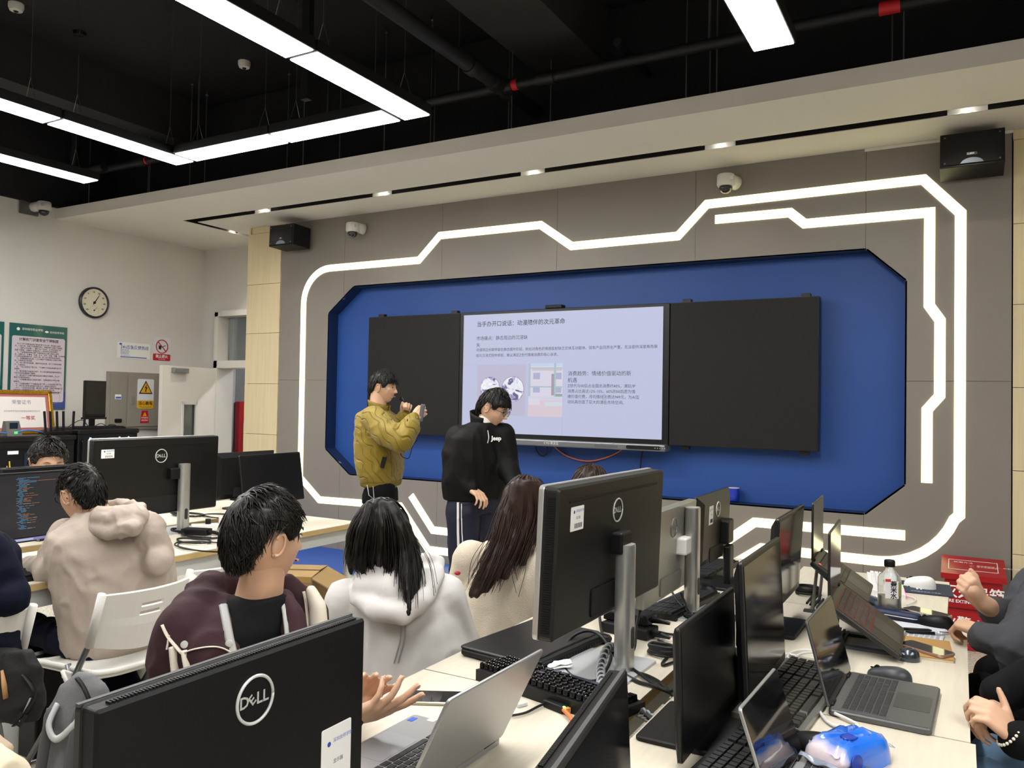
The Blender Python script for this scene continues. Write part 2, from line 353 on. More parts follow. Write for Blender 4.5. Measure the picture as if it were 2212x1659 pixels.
# LED lines: mitred ribbons proud of the panels ------------------------------
def ribbon(name, pts, width, label, closed=False):
    P = [Vector((p[0], p[1]-.1)) for p in pts]; n = len(P); off = []   # heights taken from a datum 0.1 m above the floor
    for i in range(n):
        a = P[(i-1) % n] if (closed or i > 0) else None; c = P[(i+1) % n] if (closed or i < n-1) else None
        d1 = (P[i]-a).normalized() if a is not None else None; d2 = (c-P[i]).normalized() if c is not None else None
        d1 = d1 or d2; d2 = d2 or d1; n1 = Vector((-d1.y, d1.x)); n2 = Vector((-d2.y, d2.x)); m = (n1+n2).normalized()
        off.append(m*(width/2/max(.35, m.dot(n1))))
    b = MB(); vs = []
    for i in range(n):
        for s, y in ((-1, WY-.006), (1, WY-.006), (1, WY+.01), (-1, WY+.01)): vs.append((P[i].x+s*off[i].x, y, P[i].y+s*off[i].y))
    fs = []
    for i in range(n if closed else n-1):
        j = (i+1) % n
        for k in range(4): fs.append((i*4+k, i*4+(k+1) % 4, j*4+(k+1) % 4, j*4+k))
    if not closed: fs += [(0, 3, 2, 1), (4*n-4, 4*n-3, 4*n-2, 4*n-1)]
    b.add(vs, fs); return tag(b.build(name, m_led), label, 'light strip', 'glowing LED lines on the feature wall')
def arc(cx, cz, r, a0, a1, n=10): return [(cx+r*math.cos(math.radians(lerp(a0, a1, k/n))), cz+r*math.sin(math.radians(lerp(a0, a1, k/n)))) for k in range(n+1)]
outer = arc(-5.62, 2.595, .35, 180, 90)+[(-4.503, 2.945), (-4.268, 3.160), (-3.20, 3.160), (-2.899, 2.950), (-1.964, 2.955), (-1.736, 3.185), (-.225, 3.195), (.0, 2.94), (.0, .90)]
outer += arc(-.50, 1.04, .50, -20, -90, 8)+[(-1.291, .548), (-1.75, .225), (-4.328, .215), (-4.661, .595), (-5.69, .578), (-5.96, .79)]
ribbon('led_strip', outer[::-1], .068, 'long warm white LED line looping round the whole blue recess', True)
ribbon('led_strip', [(-1.669, 3.058), (-1.108, 3.055), (-1.005, 2.962), (-.186, 2.962), (-.186, 2.32), (-.120, 2.216), (-.120, 1.70), (-.195, 1.605), (-.195, 1.105)], .068, 'shorter LED line inside the outer loop, turning down the upper right corner')
ribbon('led_strip', [(-4.538, .706), (-4.28, .402), (-1.77, .402), (-1.344, .735), (-.326, .735)], .068, 'low LED line below the blue recess, inside the outer loop')

# black suspended LED panels --------------------------------------------------
LZ = 3.30
m_lbody = M('lamp_housing', '0d0d0f', .5)
def lamp(x, y, lx, ly, label, wires=True):
    t = thing('ceiling_lamp', label, 'ceiling lamp', T((x, y, LZ)), 'suspended LED panels of the black ceiling')
    MB().box((0, 0, .035), (lx+.016, ly+.016, .064), bev=.004).build('housing', m_lbody, t)
    MB().box((0, 0, .001), (lx-.004, ly-.004, .006)).build('diffuser', m_panel_led, t)
    ends = [(0, -ly*.36), (0, ly*.36)] if ly > lx else [(-lx*.36, 0), (lx*.36, 0)]
    for ex, ey in ends:
        w = MB(); a = (.0, .07) if lx > ly else (.07, .0)
        a = (.06, 0) if ly > lx else (0, .06)
        w.tube([(ex-a[0], ey-a[1], .067), (ex, ey, .24), (ex+a[0], ey+a[1], .067)], .0022, 5); w.tube([(ex, ey, .24), (ex, ey, CZ-LZ)], .0018, 5)
        w.build('hanging_wire', m_steel, t)
        MB().lathe([(.012, CZ-LZ-.035), (.045, CZ-LZ-.03), (.05, CZ-LZ-.001)], 12, T((ex, ey, 0))).build('ceiling_rose', m_blackmetal, t)
    return t
SEGL = 1.035; W0 = .195; q = 1.2
xs = {'A': -3.01, 'B': -5.21, 'C': -.818, 'D': -6.39}
yend = 1.2*3.40-.02
posn = ['at the far end of', 'second along', 'third along', 'fourth along', 'fifth along', 'sixth along']
runs = {'A': 'the long run crossing the frame top', 'B': 'the run left of centre', 'C': 'the run at the upper right', 'D': 'the lowest run at the left edge'}
for k, x in xs.items():
    for i in range(5):
        y1 = yend-i*SEGL; ln = SEGL-.030
        if i < 3: lab = f'bright white LED panel {posn[i]} {runs[k]}'
        else: lab = 'bright white LED panel hanging above and behind the viewer'
        lamp(x, y1-ln/2, W0, ln, lab)
for i in range(2):
    xa = xs['B']+W0/2+.024; xb = xs['A']-W0/2-.024; ln = (xb-xa)/2
    lamp(xa+ln*(i+.5), yend-W0/2, ln-.026, W0, ['bright white LED panel joining two runs, beside the left corner', 'bright white LED panel joining two runs, beside the right corner'][i])
for k in ('E', 'F'):
    for i in range(2, 5):
        lamp({'E': 1.38, 'F': 2.6}[k], yend-i*SEGL-SEGL/2, W0, SEGL-.012, 'bright white LED panel hanging above and behind the viewer')

# downlights in the slot -------------------------------------------------------
m_dl = M('downlight_lens', 'fff6e4', .5, emit=(1., .95, .82), estr=40); m_dr = M('lit_slot_wall', 'e8e6e0', .25, .3)
for i, (px, py) in enumerate([(565, 459), (822, 422), (1145, 374), (1550, 314), (2090, 233), (503, 503)]):
    p = at(px, py, z=SZ); x, y = (p.x, (s0+s1)/2) if i < 5 else (XS+.045, p.y)
    t = thing('downlight', f'small downlight in the black ceiling slot, {["first from the slot corner", "second from the slot corner", "third from the slot corner", "fourth from the slot corner", "above the loudspeaker by the red box", "on the short leg of the slot"][i]}', 'downlight', T((x, y, SZ)), 'downlights in the ceiling slot')
    MB().lathe([(.036, .112), (.036, .134), (.033, .134), (.033, .114)], 20).build('rim', m_blackmetal, t, smooth=40)
    MB().ell((0, 0, .036), (.014, .014, .014), 12, 8).build('lens', m_dl, t, True)
    rf = MB()  # added pale plates stand in for the black slot walls lit by the lamp
    for sg in (-1, 1): rf.grid(lambda u, v: (lerp(-.11, .11, u), sg*(.052-.012*math.cos((u-.5)*math.pi)*0), lerp(.002, .125, v)*(1 if abs(u-.5) < .3 else .75)), 6, 2, .003, None if i < 5 else T((0, 0, 0), math.pi/2))
    rf.build('lit_wall_plate', m_dr, t)
    ld = bpy.data.lights.new('downlight_lamp', 'SPOT'); ld.energy = SLOT_LIGHT; ld.spot_size = math.radians(110); ld.spot_blend = .8; ld.color = (1, .93, .78); ld.shadow_soft_size = .03
    lo = link('downlight_lamp', ld, t, T((0, 0, .05)))

# pipes under the slab ----------------------------------------------------------
m_pipe = M('black_pipe', '1e1e20', .55, .2, var=.15, vscale=6)
pz = 3.8
mp = thing('sprinkler_pipe', 'long black sprinkler main running parallel to the feature wall under ceiling', 'pipe', T((0, 4.96, pz)))
MB().tube([(XL+.2, 0, 0), (XR-.1, 0, 0)], .038, 14).build('pipe_run', m_pipe, mp, smooth=60)
for x in (-2.90, -2.56, -7.0, .1):
    MB().tube([(x-.07, 0, 0), (x-.05, 0, 0), (x+.05, 0, 0), (x+.07, 0, 0)], [.048, .05, .05, .048], 14).build('coupling', m_pipe, mp, smooth=60)
for px, py in ((1105, 186), (1922, 15), (312, 353)):
    x = at(px, py, y=4.96).x; MB().tube([(x-.055, 0, 0), (x+.055, 0, 0)], .0395, 14).build('tape_band', m_red, mp, smooth=60)
for x in (-6.2, -4.6, -3.3, -1.4, -.3): MB().tube([(x, 0, .03), (x, 0, CZ-pz)], .005, 6).build('hanger_rod', m_steel, mp)
cp = thing('sprinkler_pipe', 'thick black branch pipe crossing the sprinkler main towards the soffit', 'pipe', T((-2.92, 0, pz)))
MB().tube([(0, YB+.3, 0), (0, 5.5, 0)], .052, 16).build('pipe_run', m_pipe, cp, smooth=60)
for y in (4.55, 4.85, 5.05): MB().tube([(0, y-.05, 0), (0, y-.03, 0), (0, y+.03, 0), (0, y+.05, 0)], [.06, .066, .066, .06], 16).build('coupling', m_pipe, cp, smooth=60)
for y in (1.5, 3.2): MB().tube([(0, y, .05), (0, y, CZ-pz)], .006, 6).build('hanger_rod', m_steel, cp)
c2 = thing('sprinkler_pipe', 'thin black dropper pipe behind the sprinkler main under the pale beam', 'pipe', T((-2.0, 0, pz+.12)))
MB().tube([(0, 4.9, 0), (0, 5.5, 0)], .03, 12).build('pipe_run', m_pipe, c2, smooth=60)
c3 = thing('sprinkler_pipe', 'black elbow pipe dropping from the slab near the left wall', 'pipe', T((-8.0, 4.9, 0)))
MB().tube(spline([(0, 0, CZ-.1), (0, 0, 3.95), (.03, 0, 3.83), (.15, 0, 3.8), (.5, 0, 3.8)], 4), .045, 12).build('pipe_run', m_pipe, c3, smooth=60)
c4 = thing('conduit', 'vertical black conduit hanging between slab and the long lamp run', 'pipe', T((-4.2, 4.3, 0)))
MB().box((0, 0, 4.1), (.07, .05, .8)).build('pipe_run', m_pipe, c4); MB().box((0, 0, 4.49), (.3, .08, .05)).build('mount_plate', m_blackmetal, c4)
# threaded rods that carry the soffit edge
for i, (px, py) in enumerate([(193, 390), (275, 402), (320, 400), (395, 385), (410, 380), (575, 345), (655, 330), (690, 325), (830, 300), (898, 285), (930, 280), (1062, 270), (1105, 250), (1155, 245), (1482, 195), (1510, 190), (1548, 185), (1920, 110), (1952, 100)]):
    p = at(px, py, y=SOFY+.1)
    rod = MB(); rod.tube([(0, 0, SZ+.11), (0, 0, CZ-.01)], .0045, 6); rod.lathe([(.012, CZ-.05), (.014, CZ-.045), (.014, CZ-.035)], 8)
    tag(rod.build('hanger_rod_soffit', m_steel, None, mx=T((p.x, SOFY+.1+.25*(i % 2), 0))), 'thin steel rod carrying the white soffit from the black slab', 'rod', 'steel hanger rods above the soffit')
for i, (px, py, dz) in enumerate([(35, 8, 0), (528, 133, 0)]):
    p = at(px, py, z=CZ); t = thing('smoke_detector', ['white smoke detector on the black slab at the top left corner', 'small smoke detector on black slab between two lamp runs'][i], 'smoke detector', T((p.x, p.y, CZ)))
    MB().lathe([(.03, -.06), (.045, -.055), (.055, -.03), (.055, -.001)], 20).build('body', M('detector_white', 'd8d6cf', .5), t, smooth=40); MB().lathe([(.012, -.068), (.02, -.06)], 10).build('sensor', m_blackmetal, t)
# ================================================================ WALL-MOUNTED THINGS
m_blk = M('black_plastic', '101012', .45, spec=.35, bump=.03, bscale=300); m_blk2 = M('charcoal_plastic', '131315', .5, spec=.25, bump=.04, bscale=300)
m_scr = M('dark_screen', '0b0b0e', .12, spec=.6); m_mscr = M('matt_screen', '101012', .3, spec=.6); m_silver = M('silver_aluminium', 'b9bab9', .32, .75, var=.04, vscale=20)
m_silver2 = M('satin_silver_plastic', 'a5a5a0', .38, .35); m_wplas = M('white_plastic', 'e4e3df', .4); m_greyt = M('grey_print', '8f9296', .5); m_ink = M('black_ink', '16161a', .6)
m_lwhite = M('white_ink', 'f2f2f0', .5); m_lgrey = M('pale_grey_ink', 'c9cac9', .4, .2); m_blueink = M('blue_ink', '2a54b8', .5)
XF, YF, ZF = Vector((1, 0, 0)), Vector((0, 1, 0)), Vector((0, 0, 1))
def on_front(x, y, z): return frame_mx((x, y, z), (1, 0, 0), (0, 0, 1))          # plane facing the room from the feature wall (normal -y)
def on_left(x, y, z): return frame_mx((x, y, z), (0, 1, 0), (0, 0, 1))           # plane on the left wall (normal +x)

# smart blackboard: centre screen + two boards --------------------------------
BY = WY-.02
m_board = M('board_charcoal', '1b1b1a', .6, spec=.3, var=.05, vscale=4); m_bframe = M('board_frame', '1a1a1a', .4)
for side, (xa, xb) in enumerate(((-5.085, -4.005), (-2.015, -.897))):
    t = thing('blackboard', ['matt charcoal sliding blackboard to the left of the lit screen', 'matt charcoal sliding blackboard to the right of the lit screen'][side], 'blackboard', T((0, BY, 0)))
    MB().box(((xa+xb)/2, .05, 1.753), (xb-xa, .09, 1.134), bev=.003).build('board_body', m_bframe, t)
    MB().box(((xa+xb)/2, .003, 1.753), (xb-xa-.012, .006, 1.122)).build('writing_surface', m_board, t)
    for x in (xa+.12, xb-.1):
        for z in (2.333, 1.172): MB().box((x, .07, z), (.07, .05, .035), bev=.004).build('hanger_clip', m_bframe, t)
    MB().box(((xa+xb)/2, .1, 1.753), ((xb-xa)*.8, .12, .9)).build('rear_mount', m_bframe, t)
ts = thing('display_screen', 'large lit presentation screen showing a white slide of Chinese text', 'screen', T((0, BY-.012, 0)))
SX0, SX1, SZ0, SZ1 = -3.957, -2.068, 1.229, 2.293
MB().box((-3.01, .06, 1.753), (1.985, .11, 1.134), bev=.004).build('bezel', M('screen_bezel', '111112', .35), ts)
MB().box((-3.01, .10, 1.753), (1.7, .14, .9)).build('rear_mount', m_bframe, ts)
def emis(name, col, s=.85): return M(name, '000000', .35, emit=col, estr=s, spec=.3)
scr = MB().box(((SX0+SX1)/2, -.001, (SZ0+SZ1)/2), (SX1-SX0, .006, SZ1-SZ0)).build('slide', emis('slide_white', (.47, .49, .66)), ts)
m_st = emis('slide_text', (.05, .05, .07)); m_sl = emis('slide_line', (.35, .36, .5))
SW = SX1-SX0; SH = SZ1-SZ0
def S(u, v, dy=-.0055): return on_front(SX0+u*SW, dy, SZ1-v*SH)
text('当手办开口说话：动漫陪伴的次元革命', .0605*.86, m_st, scr, S(.075, .085), bold=.0004)
text('市场痛点：静态周边的沉浸缺', .047*.86, m_st, scr, S(.074, .205)); text('失', .047*.86, m_st, scr, S(.074, .262))
text('动漫周边长期停留在静态摆件阶段，粉丝对角色的情感投射缺乏实体互动载体。现有产品同质化严重，无法提供深度角色联', .0368*.86, m_st, scr, S(.074, .302))
text('结与沉浸式陪伴体验，难以满足Z世代情绪消费的核心诉求。', .0368*.86, m_st, scr, S(.074, .350))
text('消费趋势：情绪价值驱动的新', .051*.86, m_st, scr, S(.560, .505)); text('机遇', .051*.86, m_st, scr, S(.560, .558))
for i, l in enumerate(['Z世代与00后占全国总消费约40%，潮玩/IP', '消费占比高达12%-15%。60%的00后愿为情', '绪价值付费，月均情绪消费达949元，为AI互', '动玩具创造了巨大的潜在市场空间。']):
    text(l, .0385*.86, m_st, scr, S(.560, .602+i*.0425))
def srect(u0, v0, u1, v1, mat, dy=-.005, name='picture'):
    a = S(u0, v0, dy).translation; c = S(u1, v1, dy).translation
    return MB().box(((a.x+c.x)/2, dy, (a.z+c.z)/2), (abs(c.x-a.x), .001, abs(a.z-c.z))).build(name, mat, scr)
srect(0, .425, .085, .4262, m_sl, name='rule'); srect(.535, .845, .5362, 1, m_sl, name='rule')
srect(.083, .425, .345, .850, emis('photo_lilac', (.46, .44, .58)))
def badge_mat():
    m = emis('badge_print', (.7, .7, .8)); nt = m.node_tree; b = nt.nodes['Principled BSDF']
    tc = nt.nodes.new('ShaderNodeTexCoord'); v = nt.nodes.new('ShaderNodeTexNoise'); v.inputs['Scale'].default_value = 14; v.inputs['Distortion'].default_value = 1.2
    r = nt.nodes.new('ShaderNodeValToRGB'); r.color_ramp.elements[0].color = (.12, .12, .25, 1); r.color_ramp.elements[1].color = (.85, .8, .95, 1); r.color_ramp.elements[0].position = .36; r.color_ramp.elements[1].position = .62
    for p, c in ((.42, (.35, .3, .5, 1)), (.5, (.8, .78, .9, 1)), (.56, (.6, .72, .62, 1))):
        e = r.color_ramp.elements.new(p); e.color = c
    nt.links.new(tc.outputs['Object'], v.inputs[0]); nt.links.new(v.outputs['Fac'], r.inputs[0]); nt.links.new(r.outputs[0], b.inputs['Emission Color']); return m
mbad = badge_mat(); mrim = emis('badge_rim', (.25, .22, .35))
for u, v, r in ((.155, .625, .103), (.278, .630, .113)):
    p = S(u, v).translation
    MB().lathe([(r, 0), (r, .001)], 40, frame_mx((p.x, -.0062, p.z), (1, 0, 0), (0, 0, 1))).build('picture', mrim, scr)
    MB().lathe([(r*.965, 0), (r*.965, .0012)], 40, frame_mx((p.x, -.0066, p.z), (1, 0, 0), (0, 0, 1))).build('picture', mbad, scr)
# second photo on the slide: a bright window with buildings behind and a pink desk
U0, V0, U1, V1 = .361, .418, .535, .852
def q2(a, b_, c, d, col, k): return srect(lerp(U0, U1, a), lerp(V0, V1, b_), lerp(U0, U1, c), lerp(V0, V1, d), emis('photo_'+k, tuple(.5*c0+.5*c1 for c0, c1 in zip(col, (.50, .48, .58)))), -.0052-.0002*q2.n, 'picture')
q2.n = 0
for a, b_, c, d, col, k in ((0, 0, 1, 1, (.50, .66, .88), 'sky'), (0, .06, 1, .62, (.74, .70, .82), 'facade'), (.1, .1, .98, .14, (.6, .45, .45), 'parapet'), (.14, .18, .34, .30, (.25, .32, .55), 'pane'), (.78, .18, .97, .30, (.25, .32, .55), 'pane'),
        (.14, .44, .34, .55, (.25, .32, .55), 'pane'), (.78, .44, .97, .55, (.25, .32, .55), 'pane'), (0, 0, .06, .62, (.22, .50, .42), 'frame'), (.75, 0, .81, .66, (.22, .50, .42), 'frame'), (0, .43, 1, .455, (.22, .50, .42), 'frame'), (0, .08, 1, .1, (.22, .50, .42), 'frame'),
        (.68, .2, .76, .6, (.2, .12, .12), 'curtain'), (.8, .57, 1, .68, (.06, .22, .08), 'shrub'), (0, .62, 1, .76, (.66, .66, .8), 'sill'), (0, .70, 1, 1, (.74, .56, .58), 'desk'), (.02, .66, .35, .78, (.72, .74, .82), 'keys'), (.5, .72, 1, .80, (.62, .76, .8), 'book')):
    q2.n += 1; q2(a, b_, c, d, col, k)
p = S(.738, .688).translation
MB().tube([(p.x+.022*math.cos(a*math.pi/8), -.0065, p.z+.022*math.sin(a*math.pi/8)) for a in range(17)], .003, 6).build('cursor_ring', m_sl, scr)
# lower control bar of the screen
bar = MB().box((-3.01, .02, 1.163), (1.98, .15, .055), bev=.012).build('control_bar', M('bar_grey', '77797c', .35, .4), ts)
MB().rplate(.29, .03, .014, 0, .004, on_front(-2.20, -.056, 1.163)).build('button_strip', m_blk, bar); MB().rplate(.20, .02, .003, 0, .003, on_front(-2.52, -.056, 1.163)).build('speaker_slot', M('bar_dark', '5d5f62', .4), bar)
text('CTO 希沃互', .026, m_lwhite, bar, on_front(-3.02, -.058, 1.163), 'CENTER')
for k in range(5): MB().lathe([(.004, 0), (.004, .002)], 8, on_front(-2.10+k*.02, -.061, 1.163)).build('button', m_lgrey, bar)
MB().box((-3.05, .04, 2.336), (.16, .08, .03), bev=.006).build('camera_bar', m_blk, ts)
m_orange = M('orange_cable', 'd4713a', .5); m_cab = M('black_cable', '121214', .5); m_wcab = M('white_cable', 'dedddb', .45); m_bcab = M('blue_cable', '3f78c8', .5)
def cable(label, pts, r, mat, n=8, name='cable', cat='cable'):
    return tag(MB().tube(spline(pts, n), r, 8).build(name, mat, None, True), label, cat)
cy = WY+RD-.03
def F(px, py, y): p = at(px, py, y=y); return (p.x, p.y, p.z)
cable('orange cable sagging below the lit screen on the blue wall', [F(1188, 955, cy), F(1195, 962, cy), F(1225, 985, cy), F(1268, 996, cy), F(1310, 988, cy), F(1345, 970, cy), F(1352, 955, cy)], .006, m_orange)
cable('black cable loop hanging below the lit screen', [F(1155, 950, cy), F(1160, 975, cy), F(1172, 985, cy), F(1182, 976, cy), F(1180, 952, cy)], .006, m_cab)
cable('black cable dropping straight down the blue wall under the screen corner', [F(1393, 962, cy), F(1386, 985, cy), F(1383, 1015, cy), F(1380, 1060, cy), F(1378, 1075, cy)], .006, m_cab)

# loudspeakers -------------------------------------------------------------------
m_cloth = M('speaker_grille', '0e0e10', .8, bump=.3, bscale=900)
def speaker(cx, cy_, cz, w, h, d, rz, rx, label):
    t = thing('loudspeaker', label, 'loudspeaker', T((cx, cy_, cz), rz, 0, rx))
    MB().box((0, d/2, 0), (w, d, h), bev=.004).build('cabinet', m_blk, t)
    MB().rplate(w-.03, h-.03, .006, 0, .006, frame_mx((0, -.0, 0), (1, 0, 0), (0, 0, 1))).build('grille', m_cloth, t)
    a = [(.068*math.cos(math.radians(k)), .068*math.sin(math.radians(k))*.72) for k in range(15, 166, 10)]
    MB().prism(a, 0, .008, frame_mx((0, 0, -h/2+.004), (1, 0, 0), (0, 0, 1))).build('vent', M('vent_grey', '6e7682', .45, .3), t)
    MB().rplate(.058, .018, .003, 0, .008, frame_mx((0, 0, -h*.16), (1, 0, 0), (0, 0, 1))).build('badge', M('badge_dark', '3c3b39', .3, .6), t)
    text('BIK', .018, m_lgrey, t, frame_mx((0, -.0085, -h*.16), (1, 0, 0), (0, 0, 1)), 'CENTER', shear=.3)
    for sx in (-1, 1):
        for sz in (-1, 1): MB().lathe([(.005, 0), (.005, .009)], 8, frame_mx((sx*(w/2-.028), 0, sz*(h/2-.028)), (1, 0, 0), (0, 0, 1))).build('screw', m_steel, t)
    MB().box((0, d+.03, 0), (.08, .12, .06)).build('wall_bracket', m_blk, t)
    return t
speaker(-6.02, 5.86, 3.165, .335, .215, .24, math.radians(0), math.radians(-2), 'black loudspeaker on the grey wall beside the wood strip and door')
speaker(.062, 5.90, 3.20, .365, .235, .22, math.radians(0), math.radians(-9), 'black loudspeaker above the red fire extinguisher box')
# dome cameras -------------------------------------------------------------------
m_cw = M('camera_white', 'd6d5cf', .4); m_dome = M('smoked_dome', '16161c', .08, spec=.7, coat=.6)
def dome(p, label, arm):
    t = thing('security_camera', label, 'camera', T(p))
    MB().tube([(0, 0, .02), Vector(arm)*.6+Vector((0, 0, .01)), Vector(arm)], [.045, .05, .055], 16).build('wall_arm', m_cw, t, True)
    MB().lathe([(.06, .055), (.066, .045), (.068, -.02), (.06, -.035)], 24).build('housing', m_cw, t, smooth=35)
    MB().lathe([(.05, -.034), (.048, -.055), (.036, -.075), (.018, -.086), (.002, -.089)], 24).build('dome', m_dome, t, True)
    MB().box((.045, -.045, .015), (.05, .02, .03), T((0, 0, 0), .0)).build('print_plate', m_lgrey, t)
    return t
p = at(762, 494, y=6.03); dome((p.x, 6.03, p.z), 'white dome security camera between the left loudspeaker and LED line', (.05, .11, .01))
p = at(1568, 393, y=6.03); dome((p.x, 6.03, p.z), 'white dome security camera above the upper right LED lines', (.05, .11, .01))
p = at(95, 452, x=-8.22); dome((p.x, p.y, p.z+.02), 'white dome security camera on the left wall by black ceiling', (-.12, -.05, .0))
MB().box((-.11, -.09, -.02), (.03, .18, .13)).build('back_box', m_steel, bpy.data.objects['security_camera.002'])

# left wall: thermometer clock, posters, signs, electrical cabinet ------------------
def disc(mb, r, z0, z1, mx, seg=40): return mb.lathe([(r, z0), (r, z1)], seg, mx)
c = at(201, 654, x=XL); t = thing('wall_thermometer', 'round black-rimmed dial thermometer on the white left wall', 'thermometer', on_left(XL+.002, c.y, c.z)); R = .172
MB().lathe([(R*.8, 0), (R, .004), (R, .03), (R*.93, .04), (R*.88, .036), (R*.88, .02)], 48).build('rim', M('rim_black', '23262a', .35), t, smooth=35)
disc(MB(), R*.89, .018, .022, None).build('dial', M('dial_cream', 'dcd6c0', .5), t)
for v, a in ((-30, 225), (-20, 193), (-10, 162), (0, 128), (10, 95), (20, 63), (30, 30), (40, -2), (50, -33)):
    text(str(v), .026, m_ink, t, T((R*.68*math.cos(math.radians(a)), R*.68*math.sin(math.radians(a)), .0225)), 'CENTER', bold=.0008)
hb = MB(); hb.tube([(-.012, -.02, .026), (.045, .07, .026), (.06, .095, .026)], [.006, .004, .001], 6); disc(hb, .014, .022, .03, None, 16); hb.build('needle', m_ink, t)
sd = MB(); disc(sd, .008, .022, .028, T((0, -.085, 0)), 10); sd.tube([(0, -.085, .026), (.028, -.055, .026)], .0018, 5); sd.build('humidity_needle', m_ink, t)
for a in range(-30, 211, 20): MB().box((.05, 0, .0225), (.009, .002, .001), T((0, -.085, 0)) @ T((0, 0, 0), math.radians(a))).build('tick_mark', m_ink, t)
# poster boards
m_pg = M('poster_green', '1d5c56', .25, coat=.8); m_pl = M('poster_lilac', 'd3c6d2', .22, coat=.9); m_pb = M('poster_blue', '1b3f96', .25, coat=.8)
def poster(y0, y1, z0, z1, label, full):
    w, h = y1-y0, z1-z0; t = thing('wall_poster', label, 'poster', on_left(XL+.001, (y0+y1)/2, (z0+z1)/2), 'notice boards on the left wall')
    MB().box((0, 0, .006), (w, h, .012)).build('board', m_pg, t); MB().box((0, -h*.39, .0128), (w, h*.2, .0012)).build('lower_band', m_pb, t)
    MB().rplate(w*.92, h*.77, .02, .013, .0145, None, 5, 0, -h*.03).build('text_panel', m_pl, t)
    text('计算机实训室安全管理制度' if full else '实训室管理制度', .034, m_ink, t, T((0, h*.315, .0148)), 'CENTER', bold=.0008)
    if full:
        disc(MB(), .016, .0125, .014, T((-w*.36, h*.435, 0)), 20).build('emblem', m_lwhite, t); text('深圳城市职业学院', .027, m_lwhite, t, T((-w*.30, h*.437, .0126))); 
        MB().ell((0, 0, 0), (.02, .011, .001), 12, 6, T((w*.13, h*.425, .0132))).build('emblem', m_lwhite, t); text('深圳技师学院', .026, m_lwhite, t, T((w*.18, h*.422, .0126)))
        L = ['    为了保证实训室设备的正常运行和工作人员、学生的人身安', '全，保障教学、科研工作的顺利进行，特制定本实训室管理制度。', '    一、坚持以“安全第一，预防为主”为方针，以“安全促进教学', '此则”为原则，计算机实训室的全体人员均应树立安全意识。', '    二、实训室指导老师全责实训室设备及上课人员的人身安',
             '全，注意防火、防爆电、防盗、防尘、防潮、防腐、防震、防疲劳等，', '对各类设备要经常维护，及时保养，确保处于良好的备用状态。', '    三、定期检修安全隐患，保证计算机实训室设备人员的教学安', '全。做到早发现早处理。', '    四、应做课行安全检查，消除不安全隐患，确保教员的生命财',
             '产、保障安全。', '    五、严控上机安全管理工作，严格遵守工作设备的规程进行操', '作规程。', '    六、每日检查各设备的各线路，防止老化漏电造成触电等情况，', '下班时关闭电源锁好门窗等。', '    七、每日登记实训室计算机设备的计算机使用情况，防止计', '算机各种部件的丢失。', '    八、实训室重点配备各类消防器材，定期检查及时更换应急',
             '的情况。', '    九、实训室应遵守严格电器设备的管理，保证设备的正常使用。', '    十、节假日做好安全检查防范的工作，检查并做好登记。', '    十一、一旦发生安全问题，要立即保护现场，立即报案系统报告', '追究当时上级领导和有关部门，并做好善后的补救工作。', '    十二、对安全管理中出现的问题，认真分析，严肃处理和落实。']
        for i, l in enumerate(L): text(l, .0173, m_ink, t, T((-w*.41, h*(.262-i*.0245), .0148)), bold=.0004)
        g = MB()
        for gx, gy, gr in ((w*.22, -h*.17, .06), (w*.33, -h*.25, .06), (w*.1, -h*.30, .07), (w*.3, -h*.36, .06)):
            g.tube([(gx+gr*math.cos(k*math.pi/12), gy+gr*math.sin(k*math.pi/12), .0146) for k in range(25)], .0016, 4)
        g.build('watermark', M('poster_mark', '9a8fa6', .3), t)
    return t
a, c = at(20, 700, x=XL), at(140, 884, x=XL); poster(a.y, at(144, 710, x=XL).y, c.z, at(80, 702, x=XL).z, 'green and lilac notice board of Chinese rules beside the dial thermometer', True)
a2 = at(8, 700, x=XL).y; poster(a2-.6, a2, c.z, at(80, 702, x=XL).z, 'green notice board cut off by the left edge of the picture', False)
# signs
def sign(name, px0, py0, px1, py1, label, cat='sign'):
    a = at(px0, py0, x=XL); c = at(px1, py1, x=XL)
    return thing(name, label, cat, on_left(XL+.001, (a.y+c.y)/2, (a.z+c.z)/2)), c.y-a.y, a.z-c.z
t, w, h = sign('hotline_sign', 253, 738, 323, 777, 'white hotline notice with blue lettering above electrical cabinet')
MB().rplate(w, h, .004, 0, .004).build('plate', M('sign_white', 'e6e6de', .35), t); MB().ell((0, 0, 0), (.018, .012, .001), 14, 6, T((-w*.40, h*.38, .0045))).build('emblem', m_blueink, t)
text('24h应急反馈热线', .048, m_blueink, t, T((-w*.40, h*.19, .0042)), bold=.0006); text('服务电话：', .026, m_blueink, t, T((-w*.40, h*.0, .0042))); text('0755-83757353', .018, m_blueink, t, T((-w*.40, -h*.10, .0042)))
text('邮箱地址：', .026, m_blueink, t, T((-w*.40, -h*.20, .0042))); text('szjsxy@163.com', .018, m_blueink, t, T((-w*.40, -h*.31, .0042))); MB().box((0, -h*.42, .0042), (w*.8, .010, .0006)).build('footer_line', m_blueink, t)
t, w, h = sign('no_burning_sign', 331, 727, 367, 780, 'white and red no burning sign beside the hotline notice')
MB().rplate(w, h, .015, 0, .004).build('plate', M('sign_lilac_white', 'd9d8dc', .35), t); m_sred = M('sign_red', 'b3182a', .4)
MB().rplate(w, h*.28, .012, .0041, .0046, None, 5, 0, -h*.36).build('red_band', m_sred, t); text('禁止烟火', .042, m_lwhite, t, T((0, -h*.335, .005)), 'CENTER', bold=.0008); text('No burning', .02, m_lwhite, t, T((0, -h*.44, .005)), 'CENTER')
